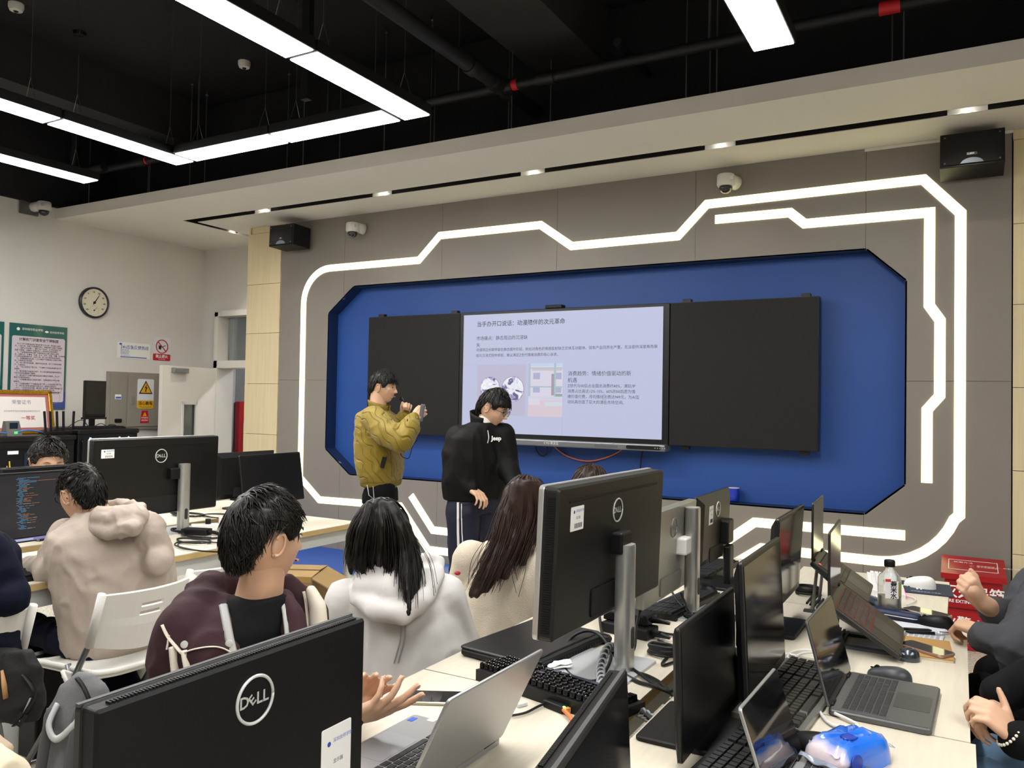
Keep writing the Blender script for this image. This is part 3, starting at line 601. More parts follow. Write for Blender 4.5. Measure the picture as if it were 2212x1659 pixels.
rg = MB(); rr = w*.33; rg.tube([(rr*math.cos(k*math.pi/18), h*.10+rr*math.sin(k*math.pi/18), .005) for k in range(37)], .006, 6); rg.tube([(-rr*.7, h*.10+rr*.7, .005), (rr*.7, h*.10-rr*.7, .005)], .006, 6); rg.build('prohibition_ring', m_sred, t)
fl = MB(); fl.prism([(-.03, -.03), (.0, -.04), (.01, -.01), (-.005, .03), (-.015, .005), (-.03, .02)], .0041, .0046, T((-.015, h*.10, 0))); fl.tube([(.01, h*.09, .0045), (.05, h*.15, .0045)], .004, 4); fl.build('match_symbol', m_ink, t)
# electrical cabinet
a, c = at(230, 785, x=XL), at(392, 906, x=XL)
t = thing('electrical_cabinet', 'grey steel electrical cabinet on the left wall behind the open door', 'cabinet', on_left(XL, a.y, 1.12)); cw, chh = 1.02, .655
m_ecab = M('cabinet_grey', '958f85', .45, .2)
MB().box((cw/2, chh/2, .02), (cw, chh, .04), bev=.004).build('frame', m_ecab, t)
d1 = MB().box((.128, chh/2, .044), (.20, chh-.06, .012), bev=.003).build('door_panel', m_ecab, t); d2 = MB().box((.615, chh/2, .044), (.74, chh-.06, .012), bev=.003).build('door_panel', m_ecab, t)
br = MB().rplate(.075, .055, .004, .05, .055, None, 4, .118, .37).build('breaker_window', m_lwhite, d1)
for k in range(3): MB().box((.096+k*.022, .362, .058), (.016, .018, .008)).build('breaker_switch', m_blueink, br)
MB().rplate(.085, .045, .01, .05, .056, None, 4, .128, .10).build('socket_window', m_blk, d1)
for x, z in ((.045, .6), (.21, .6), (.045, .05), (.21, .05)): MB().lathe([(.005, .05), (.005, .053)], 8, T((x, z, 0))).build('screw', m_steel, d1)
MB().rplate(.03, .09, .014, .05, .066, None, 5, .30, .33).build('latch', m_silver, d2)
ws = MB().rplate(.215, .345, .02, .051, .054, None, 5, .465, .41).build('warning_plate', M('sign_lilac_white', 'd9d8dc', .35), d2); m_yel = M('sign_yellow', 'd9a520', .4)
MB().rplate(.215, .095, .015, .0541, .0546, None, 5, .465, .286).build('yellow_band', m_yel, ws)
t = thing('shock_warning_sign', 'yellow electric shock warning sign on the grey cabinet', 'sign', on_left(XL+.0545, a.y-.17, 1.12))
MB().prism([(.545, .41), (.725, .41), (.635, .565)], 0, .002).build('warning_triangle', m_ink, t); MB().prism([(.565, .422), (.705, .422), (.635, .543)], .002, .003).build('triangle_fill', m_yel, t)
MB().prism([(.645, .525), (.618, .475), (.635, .478), (.622, .435), (.632, .440), (.634, .430), (.645, .44), (.637, .442), (.655, .488), (.638, .486)], .003, .004).build('lightning_bolt', m_ink, t)
text('当心触电', .046, m_ink, t, T((.635, .298, .001)), 'CENTER', bold=.0008); text('Warning electric shock', .0165, m_ink, t, T((.635, .258, .001)), 'CENTER')
t = thing('danger_sticker', 'small red danger sticker below the yellow shock warning sign', 'sticker', on_left(XL+.051, a.y-.17, 1.12))
MB().prism([(.575, .07), (.69, .07), (.672, .215), (.593, .215)], 0, .002).build('plate', m_sred, t); MB().prism([(.605, .15), (.66, .15), (.632, .20)], .002, .003).build('triangle_symbol', m_yel, t)
text('有电危险', .022, m_lwhite, t, T((.632, .13, .0024)), 'CENTER'); text('请勿靠近', .022, m_lwhite, t, T((.632, .10, .0024)), 'CENTER')

# server racks by the left wall with things on top ---------------------------------
m_rack = M('rack_black', '121214', .4, .2); m_rglass = M('rack_glass', '0c0e14', .08, spec=.7); m_ledb = M('rack_led_blue', '9fd8ec', .4, emit=(.35, .7, .85), estr=.8); m_ledy = M('rack_led_cream', 'e8e0b0', .4, emit=(.8, .75, .5), estr=.7)
RX = -7.42
for i, (y0, y1, top, lab) in enumerate(((4.66, 5.30, 1.165, 'black server rack with glass front carrying the small monitor'), (3.70, 4.63, 1.115, 'black server rack with glass front below the framed certificate'), (2.8, 3.67, 1.115, 'black server rack at the left edge of the picture'))):
    t = thing('server_rack', lab, 'server rack', T((RX, (y0+y1)/2, 0))); w = y1-y0
    MB().box((-.42, 0, top/2), (.84, w, top), bev=.008).build('carcass', m_rack, t); MB().box((-.42, 0, top-.02), (.88, w+.02, .05), bev=.015).build('lid', m_rack, t)
    dd = MB().box((.012, 0, top/2-.03), (.02, w-.06, top-.16), bev=.004).build('glass_door', m_rglass, t)
    for s in (-1, 1): MB().box((.02, s*(w/2-.06), top/2-.03), (.02, .05, top-.14), bev=.004).build('door_stile', m_rack, dd)
    if i == 0:
        for s, m in ((-.21, m_ledb), (.10, m_ledy), (.2, m_ledb)): MB().box((.026, s, .78), (.008, .016 if s < 0 else .012, .62)).build('led_bar', m, dd)
    else:
        MB().box((.026, -.12, top-.14), (.008, .09, .03)).build('sticker', m_lwhite, dd)
        for k, (yy, zz, m) in enumerate(((-.17, .86, m_orange), (-.15, .90, M('rack_yellow', 'c9b53a', .5)), (.22, .85, M('rack_mint', '8ad0b0', .5)), (.25, .92, m_lgrey), (-.19, .80, m_orange))): MB().tube([(.028, yy, zz), (.035, yy+.005, zz-.1)], .006, 6).build('patch_cable', m, dd)
        MB().box((.024, .12, .72), (.006, .28, .5)).build('server_face', M('server_blue', '14203a', .3), dd)
# small monitor, keyboard, mouse on the right rack
def mini_monitor():
    z0 = 1.165; a = at(180, 838, x=-7.65); c = at(222, 1, x=-7.65); yc = at(203, 900, x=-7.65).y
    t = thing('monitor', 'small black monitor standing on the server rack by the wall', 'monitor', T((-7.65, yc, z0), math.radians(95)))
    MB().box((0, 0, .30), (.24, .035, .37), bev=.006).build('panel', m_blk, t); MB().box((0, -.019, .31), (.225, .004, .33)).build('screen', M('faint_screen', '1c1a19', .35), t)
    MB().box((0, .03, .08), (.05, .03, .16)).build('neck', m_blk, t); MB().rplate(.2, .16, .03, 0, .014).build('base', m_blk, t); MB().box((-.0, 0, .105), (.26, .05, .02), bev=.004).build('lower_bezel', m_blk, t)
mini_monitor()
yk = at(215, 925, x=-7.5).y
t = thing('keyboard', 'black keyboard lying on the server rack below the small monitor', 'keyboard', T((-7.52, yk, 1.165), math.radians(90)))
MB().box((0, 0, .012), (.5, .16, .022), bev=.004).build('case', m_blk, t); kk = MB()
for r in range(5):
    for q in range(15): kk.box((-.22+q*.0315, -.055+r*.027, .026), (.026, .022, .008))
kk.build('keys', m_blk2, t, kind='stuff')
tag(MB().ell((0, 0, .012), (.03, .05, .028), 14, 8, T((-7.50, at(242, 918, x=-7.5).y, 1.175))).build('computer_mouse', m_blk, None, True), 'small black mouse on the server rack beside its keyboard', 'mouse')
cable('thin black cable behind the small monitor on the rack', [(-7.7, 4.72, 1.172), (-7.72, 4.8, 1.22), (-7.7, 4.88, 1.25), (-7.68, 4.95, 1.175), (-7.66, 5.05, 1.215), (-7.62, 5.1, 1.175)], .004, m_cab)
# router with six antennas
yr = at(132, 930, x=-7.6).y; t = thing('router', 'black wireless router with six upright antennas on the rack', 'router', T((-7.6, yr, 1.115)))
MB().prism([(-.1, -.16), (.1, -.16), (.1, .16), (-.1, .16)], .01, .035).build('body', m_blk, t); MB().add([(-.1, -.16, .035), (.1, -.16, .035), (.1, .16, .035), (-.1, .16, .035), (-.06, -.07, .07), (.06, -.07, .07), (.06, .07, .07), (-.06, .07, .07)], [(0, 1, 5, 4), (1, 2, 6, 5), (2, 3, 7, 6), (3, 0, 4, 7), (4, 5, 6, 7), (3, 2, 1, 0)]).build('top_shell', m_blk2, t)
for k, (dy, lean) in enumerate(((-.20, -.05), (-.15, -.04), (-.09, -.03), (-.03, -.02), (.06, .015), (.17, .03))): MB().box((0, 0, .11), (.012, .022, .2), T((.09, dy, .02), 0, 0, -lean*2), bev=.003).build('antenna', m_blk, t)
# framed certificate, time clock
t = thing('framed_certificate', 'gold-framed certificate leaning on the wall above the racks', 'picture frame', T((-7.78, at(52, 925, x=-7.78).y, 1.117), math.radians(90), 0, math.radians(-12))); fw, fh = .60, .43
for (x, z, a, b_) in ((0, .02, fw, .04), (0, fh-.02, fw, .04), (-fw/2+.02, fh/2, .04, fh), (fw/2-.02, fh/2, .04, fh)): MB().box((x, 0, z), (a, .03, b_), bev=.008).build('frame_rail', M('gilt_frame', 'b98a2c', .3, .8, var=.3, vscale=90), t)
MB().box((0, .002, fh/2), (fw-.06, .01, fh-.06)).build('backing', M('certificate_red', 'b06a66', .4), t); MB().box((0, -.0045, fh/2), (fw-.14, .004, fh-.13)).build('paper', M('certificate_paper', 'e3dcd8', .35), t)
text('荣誉证书', .045, m_greyt, t, frame_mx((0, -.0075, fh*.72), (1, 0, 0), (0, 0, 1)), 'CENTER', bold=.0005); text('一等奖', .045, M('certificate_seal', 'a03030', .5), t, frame_mx((.05, -.0075, fh*.36), (1, 0, 0), (0, 0, 1)), 'CENTER', bold=.0005)
text('深圳技师学院实训室建设成果获奖证书', .02, m_greyt, t, frame_mx((0, -.0075, fh*.52), (1, 0, 0), (0, 0, 1)), 'CENTER')
t = thing('time_clock', 'grey desktop attendance terminal with green light before the certificate', 'terminal', T((-7.5, at(26, 925, x=-7.5).y, 1.115), math.radians(95)))
MB().add([(-.07, -.05, 0), (.07, -.05, 0), (.07, .05, 0), (-.07, .05, 0), (-.065, .0, .14), (.065, .0, .14), (.065, .03, .14), (-.065, .03, .14)], [(0, 1, 5, 4), (1, 2, 6, 5), (2, 3, 7, 6), (3, 0, 4, 7), (4, 5, 6, 7), (3, 2, 1, 0)]).build('body', M('terminal_grey', '5d5c5a', .5), t)
MB().box((0, -.023, .095), (.075, .004, .06), T((0, 0, 0), 0, 0, math.radians(-19.6)) if 0 else None).build('display', M('terminal_display', '1a2430', .2), t); MB().box((0.01, -.042, .035), (.03, .006, .02)).build('status_light', M('terminal_green', '3fae60', .4, emit=(.1, .8, .25), estr=.8), t)
cable('blue network cable lying along the rack tops', [(-7.45, 3.75, 1.125), (-7.46, 3.9, 1.16), (-7.47, 4.05, 1.145), (-7.47, 4.2, 1.17), (-7.5, 4.35, 1.15), (-7.55, 4.4, 1.13)], .006, m_bcab)

# red fire extinguisher box, blue mug on the ledge, cardboard box -------------------
m_fred = M('extinguisher_red', 'a3121b', .35, var=.03, vscale=4)
a = at(2040, 1262, y=5.80); c = at(2166, 1290, y=5.80); xa, xb = a.x, c.x; zt = .44
t = thing('extinguisher_box', 'red steel fire extinguisher box with white lettering standing by the wall', 'extinguisher box', T(((xa+xb)/2, 5.80, 0))); w = xb-xa
MB().box((0, .15, zt/2), (w, .30, zt), bev=.004).build('body', m_fred, t)
MB().add([(-w/2-.02, -.03, zt), (w/2+.02, -.03, zt), (w/2+.02, .31, zt+.06), (-w/2-.02, .31, zt+.06), (-w/2-.02, -.03, zt+.035), (w/2+.02, -.03, zt+.035), (w/2+.02, .31, zt+.095), (-w/2-.02, .31, zt+.095)], [(3, 2, 1, 0), (4, 5, 6, 7), (0, 1, 5, 4), (1, 2, 6, 5), (2, 3, 7, 6), (3, 0, 4, 7)]).build('lid', m_fred, t)
MB().box((0, -.004, .255), (w-.02, .01, .004)).build('door_gap', M('dark_gap', '3a0508', .6), t); MB().box((0, -.002, .12), (w-.03, .006, .23)).build('lower_door', m_fred, t)
fm = lambda x, z, y=-.006: frame_mx((x, y, z), (1, 0, 0), (0, 0, 1))
text('灭火器箱', .085, m_lwhite, t, fm(0, .355), 'CENTER', bold=.0014); text('FIRE EXTINGUISHER BOX', .027, m_lwhite, t, fm(0, .30), 'CENTER', bold=.0006); text('火警:119', .08, m_lwhite, t, fm(-.02, .165), 'CENTER', bold=.001); text('深安消防器材', .042, m_lwhite, t, fm(-.03, .06), 'CENTER')
lidm = frame_mx((0, .14, zt+.066), (1, 0, 0), (0, .985, .174)); text('使用方法', .028, m_lwhite, t, lidm @ T((-.11, .05, 0))); text('一、拔出保险销 二、对准火源根部\n三、压下压把喷射', .02, m_lwhite, t, lidm @ T((-.02, 0, 0)))
bd = MB()
for (x, y, a_, b_) in ((0, .09, w*.86, .004), (0, -.09, w*.86, .004), (-w*.43, 0, .004, .18), (w*.43, 0, .004, .18)): bd.box((x, y, .001), (a_, b_, .001), lidm)
bd.build('lid_border', m_lwhite, t)
p = at(1585, 1093, y=WY+.07); t = thing('mug', 'royal blue mug with white inside standing on the recess ledge', 'mug', T((p.x, WY+.07, .777)))
m_mug = M('mug_blue', '1838b8', .25, coat=.5); MB().lathe([(.036, 0), (.04, .006), (.041, .1), (.038, .1), (.036, .012), (.001, .01)], 28).build('cup', m_mug, t, smooth=40); MB().lathe([(.0375, .1005), (.0415, .1005), (.0415, .097), (.0375, .097)], 28).build('rim', m_wplas, t)
MB().tube(spline([(-.037, -.01, .085), (-.062, -.015, .08), (-.068, -.016, .05), (-.06, -.015, .025), (-.038, -.01, .02)], 5), .006, 8).build('handle', m_mug, t, True)
m_card = M('corrugated_card', '8f744a', .75, var=.06, vscale=10)
p = at(655, 1235, z=.40); t = thing('cardboard_box', 'open cardboard box with white shipping label on the floor', 'box', T((-3.08, 3.06, 0), math.radians(27)))
w, d, h = .40, .30, .60
for c_, s_ in (((0, -d/2, h/2), (w, .008, h)), ((0, d/2, h/2), (w, .008, h)), ((-w/2, 0, h/2), (.008, d, h)), ((w/2, 0, h/2), (.008, d, h)), ((0, 0, .006), (w, d, .01))): MB().box(c_, s_).build('wall', m_card, t)
MB().box((0, .0725, 0), (w, .145, .006), T((0, -d/2, h+.004), 0, 0, .02)).build('flap', m_card, t); MB().box((.07, 0, 0), (.14, d, .006), T((w/2, 0, h), 0, math.radians(28), 0)).build('flap', m_card, t); MB().box((0, -.0725, 0), (w, .145, .006), T((0, d/2, h+.004), 0, 0, -.05)).build('flap', m_card, t)
lb = MB().box((0, 0, 0), (.11, .002, .13), T((.10, -d/2-.0055, h-.10))).build('shipping_label', m_lwhite, t)
bars = MB()
for k in range(14): bars.box((.065+k*.005, -d/2-.0072, h-.07), (.002 if k % 3 else .0035, .001, .04))
for k in range(4): bars.box((.10, -d/2-.0072, h-.115-k*.012), (.08, .001, .003))
bars.build('label_print', m_ink, lb)
MB().box((0, -d/2-.005, h-.005), (w, .002, .03)).build('packing_tape', M('brown_tape', '9a7a48', .25), t)
# ================================================================ TABLES
TZ = .75
def table_mat():
    m = M('pale_maple_laminate', 'd2c9b7', .38, var=.05, vscale=4, stretch=(16, 1.6, 1)); return m
m_top = table_mat(); m_edge = M('maple_edge_band', 'c3a770', .5, var=.06, vscale=6, stretch=(3, 3, 20)); m_tleg = M('white_table_steel', 'c9ccca', .4)
def table(x0, x1, y0, y1, label, group, tray=True):
    cx, cy_, w, d = (x0+x1)/2, (y0+y1)/2, x1-x0-.004, y1-y0-.004
    t = thing('table', label, 'table', T((cx, cy_, 0)), group)
    MB().box((0, 0, TZ-.002), (w, d, .004)).build('tabletop', m_top, t); MB().box((0, 0, TZ-.0165), (w, d, .025)).build('edge_band', m_edge, t)
    for sx in (-1, 1):
        for sy in (-1, 1): MB().tube([(sx*(w/2-.045), sy*(d/2-.045), .0), (sx*(w/2-.045), sy*(d/2-.045), TZ-.03)], .03, 14).build('leg', m_tleg, t, smooth=50)
    for sx in (-1, 1): MB().box((sx*(w/2-.05), 0, TZ-.07), (.03, d-.1, .075)).build('apron', m_tleg, t)
    for sy in (-1, 1): MB().box((0, sy*(d/2-.05), TZ-.07), (w-.1, .03, .075)).build('apron', m_tleg, t)
    if tray:
        for k in range(5): MB().box((-w/2+.12+k*.1, 0, .42), (.03, d-.08, .012)).build('tray_slat', m_tleg, t)
        MB().box((0, -d/2+.045, .40), (w-.1, .02, .02)).build('tray_bar', m_tleg, t); MB().box((0, d/2-.045, .40), (w-.1, .02, .02)).build('tray_bar', m_tleg, t)
    return t
gA = 'tables of the long row beside the viewer'; gB = 'tables of the row by the left aisle'
table(-1.308, -.705, .62, 1.848, 'pale laminate table carrying the open silver laptop', gA)
table(-1.308, -.705, 1.85, 2.95, 'pale laminate table carrying the closed black laptop', gA); table(-1.308, -.705, 2.952, 4.02, 'pale laminate table at the far end of the long row, under two monitor backs', gA)
table(-.645, .036, .9, 2.10, 'pale laminate table carrying the blue tissue pack', gA); table(-.645, .026, 2.102, 3.225, 'pale laminate table carrying the grey open laptop and notebook', gA); table(-.645, -.035, 3.227, 4.0, 'pale laminate table carrying the white keyboard, nearest the red box', gA)
table(-3.86, -3.195, 1.75, 2.41, 'pale laminate table where the person in beige jacket works', gB); table(-3.86, -3.225, 2.42, 3.85, 'pale laminate table littered with black cables by the aisle', gB)
table(-4.70, -4.015, 1.75, 2.95, 'pale laminate table behind the lit code monitor', gB); table(-4.70, -4.015, 2.96, 4.1, 'pale laminate table behind the big silver-footed monitor', gB)

# ================================================================ MONITORS
def logo(par, mx, r, mat):
    """ring with four letters, as printed on the monitor backs"""
    MB().tube([(r*math.cos(k*math.pi/20), r*math.sin(k*math.pi/20), .0012) for k in range(41)], r*.075, 6, mx).build('logo_ring', mat, par, True)
    s = r*.72
    text('D', s, mat, par, mx @ T((-r*.60, 0, .001)), 'CENTER', bold=.02*s); text('E', s*.86, mat, par, mx @ T((-r*.16, 0, .001), math.radians(38)), 'CENTER', bold=.02*s); text('LL', s, mat, par, mx @ T((r*.42, 0, .001)), 'CENTER', bold=.02*s)
def asset_sticker(par, mx, w, h):
    t = MB().rplate(w, h, .003, 0, .0008, mx).build('asset_sticker', m_lwhite, par); b = MB()
    for k in range(13): b.box((-w*.18+k*w*.045, -h*.30, .001), (w*(.012 if k % 3 else .026), h*.2, .0004), mx)
    b.build('barcode', m_ink, t)
    text('深圳技师学院', w*.11, m_blueink, t, mx @ T((-w*.12, h*.30, .001))); MB().ell((0, 0, .001), (w*.06, w*.06, .0004), 12, 6, mx @ T((-w*.25, h*.28, 0))).build('emblem', m_blueink, t)
    text('显示器', w*.11, m_ink, t, mx @ T((-w*.1, h*.02, .001)))
def monitor(label, x, y, w, h, zc, rz, style, tilt=0., t=.05, px=0., py=.11, back=None, sticker=None, polez=None, screen=None, group=None, yaw=0.):
    """x,y: place of the panel centre on plan; local -y is the side the screen faces"""
    R = thing('monitor', label, 'monitor', T((x, y, TZ), math.radians(rz+yaw)), group)
    bm_ = back or m_blk; PM = T((0, 0, zc-TZ), 0, 0, math.radians(-tilt)); bz = M('monitor_bezel', '141416', .4)
    fr = frame_mx((0, 0, 0), (1, 0, 0), (0, 0, 1)); PF = PM @ fr                # local x right, y up, z = -Y (screen side)
    pn = MB().rplate(w, h, .008, -t*.35, .0, PF, 4, bev=.002).build('panel', bz if style != 'silverback' else bm_, R)
    bk = MB(); bw, bh = w-.02, h-.02
    bk.add([(sx*w/2*(.995 if k == 0 else .80), sy*h/2*(.995 if k == 0 else .78), -t*.35 if k == 0 else -t) for k in (0, 1) for sx, sy in ((-1, -1), (1, -1), (1, 1), (-1, 1))], [(0, 3, 2, 1)[::-1], (4, 5, 6, 7)[::-1]]+[(i, (i+1) % 4, 4+(i+1) % 4, 4+i)[::-1] for i in range(4)], PF)
    if style in ('big',):
        bk = MB(); bk.rplate(w, h, .012, -t, -.012, PF, 4, bev=.006)
        MB().rplate(w+.006, h+.006, .014, -.014, .001, PF, 4, bev=.002).build('silver_rim', m_silver, R)
        vt = MB(); n = 58
        for k in range(n): vt.box((w/2-.002, -h/2+.02+k*(h-.04)/n, -t*.62), (.008, (h-.04)/n*.5, t*.42), PF)
        vt.build('side_vents', m_blk2, R); MB().box((0, h/2-.04, -t-.0006), (w-.12, .006, .003), PF).build('top_groove', M('groove_black', '050506', .6), R)
    if style == 'thin':
        bk = MB(); bk.rplate(w-.004, h-.004, .005, -t, -.008, PF, 4, bev=.004)
        vt = MB(); n = 90
        for k in range(n): vt.box((-w/2+.02+k*(w-.04)/n, h/2-.002, -t*.72), ((w-.04)/n*.5, .006, t*.22), PF)
        vt.build('top_vents', M('vent_black', '0a0a0b', .6), R); MB().box((0, h/2-.001, -.006), (w, .004, .007), PF).build('top_edge', M('edge_grey', '464647', .6), R)
    if style == 'silverback': bk = MB(); bk.rplate(w, h, .006, -t, -.006, PF, 4, bev=.004)
    bkm = bk.build('back_shell', bm_, R)
    MB().box((0, .006, .0004), (w-.018, h-.034, .0016), PF).build('screen', screen or m_scr, R)
    BF = PM @ frame_mx((0, t, 0), (-1, 0, 0), (0, 0, 1))                          # on the back, reads from behind
    if style in ('big', 'thin', 'silverback', 'black'):
        lm_ = m_lgrey if style != 'silverback' else M('logo_dark', '8d8d86', .3, .6)
        lx, lz = (0, h*(.30 if style == 'thin' else .26))
        logo(R, BF @ T((lx, lz, 0)), h*.085 if style == 'big' else h*.105, lm_)
    if sticker: asset_sticker(R, BF @ T((sticker[0], sticker[1], .0)), sticker[2], sticker[3])
    if style in ('big', 'silverback', 'black'): MB().rplate(w*.42, h*.2, .012, 0, .004, BF, 4, 0, -h*.36).build('port_cover', M('port_dark', '101011', .6) if style != 'silverback' else M('port_grey', '75756f', .45), R)
    if style == 'big' or style == 'silverback':                                   # silver column with cable slot and square foot
        pz = polez-TZ; PY = py+t
        MB().prism(rrect(.062, .048, .018, 5), .0, pz, T((px, PY, 0))).build('column', m_silver if style == 'big' else M('satin_column', 'b0b0ac', .28, .8), R, smooth=50)
        MB().rplate(.060, .046, .017, 0, .003, T((px, PY, pz)), 5).build('column_cap', m_silver2, R)
        sl = MB().rplate(.018, .06, .009, 0, .003, T((px, PY+.0235, .10)) @ frame_mx((0, 0, 0), (-1, 0, 0), (0, 0, 1)), 5).build('cable_slot', M('slot_dark', '2a2a2b', .5), R)
        MB().box((px*.6, (PY+t)/2-.005, zc-TZ+h*.02), (.075, PY-t+.02, .06), bev=.006).build('arm', m_blk if style == 'big' else m_wplas, R)
        MB().rplate(.26, .22, .012, .0, .008, T((px, PY-.06, 0)), 4).build('base', M('base_silver', 'c9ccce', .35, .5), R)
    else:
        MB().box((px, py*.35+t*.6, (zc-h*.30-TZ)/2), (.07, .03, zc-h*.30-TZ), bev=.008).build('neck', m_blk, R)
        MB().box((px, t*.5+.028, zc-TZ-h*(.30 if style == 'thin' else .1)), (.09, t*.4+.03, .1), bev=.008).build('neck_mount', m_blk, R)
        MB().rplate(.25, .19, .012, .0, .012, T((px, py*.35, 0)), 4, bev=.003).build('base', m_blk, R)
    return R
W2, E2 = -90, 90      # screen towards -x ; screen towards +x
m_dback = M('dell_back_black', '161615', .40, spec=.4, var=.05, vscale=5)
big = monitor('large black monitor back with silver rim and silver column, on the long row', -.905, 2.13, .735, .38, 1.105, W2, 'big', 2, .055, px=-.0, py=.03, back=m_dback, sticker=(-.26, .105, .075, .062), polez=1.105, yaw=-1.5)
MB()
monitor('black monitor back filling the lower left foreground', -.918, .826, .488, .315, .975, W2, 'thin', 0, .04, back=m_blk2, sticker=(.175, -.06, .07, .12), px=0., py=.1)
monitor('silver-backed monitor with satin column, beside the big black one', -.905, 2.72, .53, .31, .995, W2, 'silverback', 3, .03, px=-.14, py=.03, back=M('silver_back', '9b9c93', .3, .55), polez=1.13)
monitor('black monitor back nearest the blue mug, on a black stand', -.90, 3.29, .49, .285, 1.005, W2, 'black', 2, .03, px=-.1, py=.1, back=M('olive_black', '25251f', .4), sticker=(-.10, .06, .06, .075))
monitor('dark monitor seen edge-on between the two desk rows, turned to its user', -.495, 1.835, .455, .275, .905, E2, 'plain', 2, .03, py=.12, screen=m_mscr)
monitor('black-framed monitor on a square foot, reflecting the desk in its screen', -.425, 2.085, .44, .335, .975, E2, 'plain', 3, .032, py=.16)
monitor('black-framed monitor farther along, reflecting the LED lines in its screen', -.50, 2.83, .46, .30, 1.0, E2, 'plain', -3, .032, py=.16)
monitor('black monitor with slatted top edge at the bottom edge, lowest in view', -.478, 1.15, .44, .30, .875, E2, 'thin', 3, .035, py=.14, yaw=9)
# row by the left aisle
def code_screen():
    m = M('code_screen', '101012', .25, emit=(.018, .018, .02), estr=1.); return m
hp = monitor('lit black monitor full of program code before the person in beige jacket', -3.50, 1.935, .50, .30, 1.015, E2, 'plain', 4, .04, py=.12, screen=code_screen())
cb = [emis('code_orange', (.28, .12, .05)), emis('code_blue', (.08, .2, .32)), emis('code_grey', (.25, .25, .25))]
HF = T((0, 0, 1.015-TZ), 0, 0, math.radians(-4)) @ frame_mx((0, 0, 0), (1, 0, 0), (0, 0, 1)); rnd = random.Random(4)
for k in range(46):
    y = .125-.0048*k; i0 = .01+rnd.choice((0, .006, .012, .018)); x = -.01+i0
    for q in range(rnd.randint(1, 3)):
        l = rnd.uniform(.008, .035) if k > 4 else rnd.uniform(.03, .09); MB().box((x+l/2, y, .0018), (l, .0021, .0006), HF).build('code_line', cb[(0, 1, 0, 2)[rnd.randint(0, 3)] if q else 1], hp); x += l+.004
MB().box((0, -.138, .0018), (.48, .012, .0006), HF).build('task_bar', emis('task_bar_lilac', (.22, .2, .42)), hp); MB().box((.02, -.138, .0022), (.10, .008, .0006), HF).build('task_icons', emis('task_icons', (.4, .45, .6)), hp)
text('hp', .014, m_lgrey, hp, HF @ T((.09, -.147, .0022)), 'CENTER', shear=.2)
monitor('black monitor back with silver top edge behind the code monitor', -4.22, 2.50, .52, .31, .97, W2, 'thin', 0, .04, back=m_blk2, py=.1)
monitor('large black monitor back with silver rim and column by the left aisle', -3.865, 2.868, .775, .42, 1.068, W2, 'big', 1, .055, px=-.13, py=.03, back=m_dback, sticker=(-.315, .135, .072, .045), polez=1.125)
monitor('black monitor back with round emblem, partly behind a switched-off screen', -4.27, 3.86, .53, .31, .98, W2, 'black', 1, .035, back=m_blk, py=.1)
monitor('switched-off tilted black screen beside the lower left LED corner', -3.58, 3.47, .50, .295, 1.025, E2, 'plain', 9, .035, py=.12, screen=M('off_screen', '0d0d11', .35), yaw=2)

# ================================================================ KEYBOARDS, LAPTOPS, MICE
_KM = {}
def key_mesh(w, d, h, mat, rnd_=False):
    k = (round(w, 4), round(d, 4), h, mat.name, rnd_)
    if k not in _KM:
        b = MB()
        if rnd_: b.lathe([(w*.5, 0), (w*.5, h*.75), (w*.42, h), (w*.3, h*.93)], 14)
        else: b.add([(sx*w/2*s, sy*d/2*s, z) for s, z in ((1, 0), (.86, h)) for sx, sy in ((-1, -1), (1, -1), (1, 1), (-1, 1))], [(3, 2, 1, 0), (4, 5, 6, 7)]+[(i, (i+1) % 4, 4+(i+1) % 4, 4+i) for i in range(4)])
        _KM[k] = b.mesh('key', mat, 40 if rnd_ else False)
    return _KM[k]
ROWS = [[1]*14, [1]*13+[2], [1.5]+[1]*12+[1.5], [1.75]+[1]*11+[2.25], [2.25]+[1]*10+[2.75], [1.25, 1.25, 1.25, 6.25, 1.25, 1.25, 1.25, 1.25]]
def keys(par, x0, y1, W, D, mat, h=.004, gap=.12, z=0., rows=None, rnd_=False, single=True, mx=None):
    rows = rows or ROWS; nr = len(rows); rh = D/nr; b = MB()
    for r, row in enumerate(rows):
        u = W/sum(row); x = x0
        for k in row:
            w, d = k*u*(1-gap/max(k, 1)), rh*(1-gap); P = T((x+k*u/2, y1-(r+.5)*rh, z))
            if mx is not None: P = mx @ P
            if single: link('key', key_mesh(w, d, h, mat, rnd_ and k == 1), par, P)
            else: b.box((0, 0, h/2), (w, d, h), P)
            x += k*u
    if not single: b.build('keys', mat, par, kind='stuff')
m_key = M('key_black', '18181a', .5); m_key2 = M('key_charcoal', '29292b', .55)
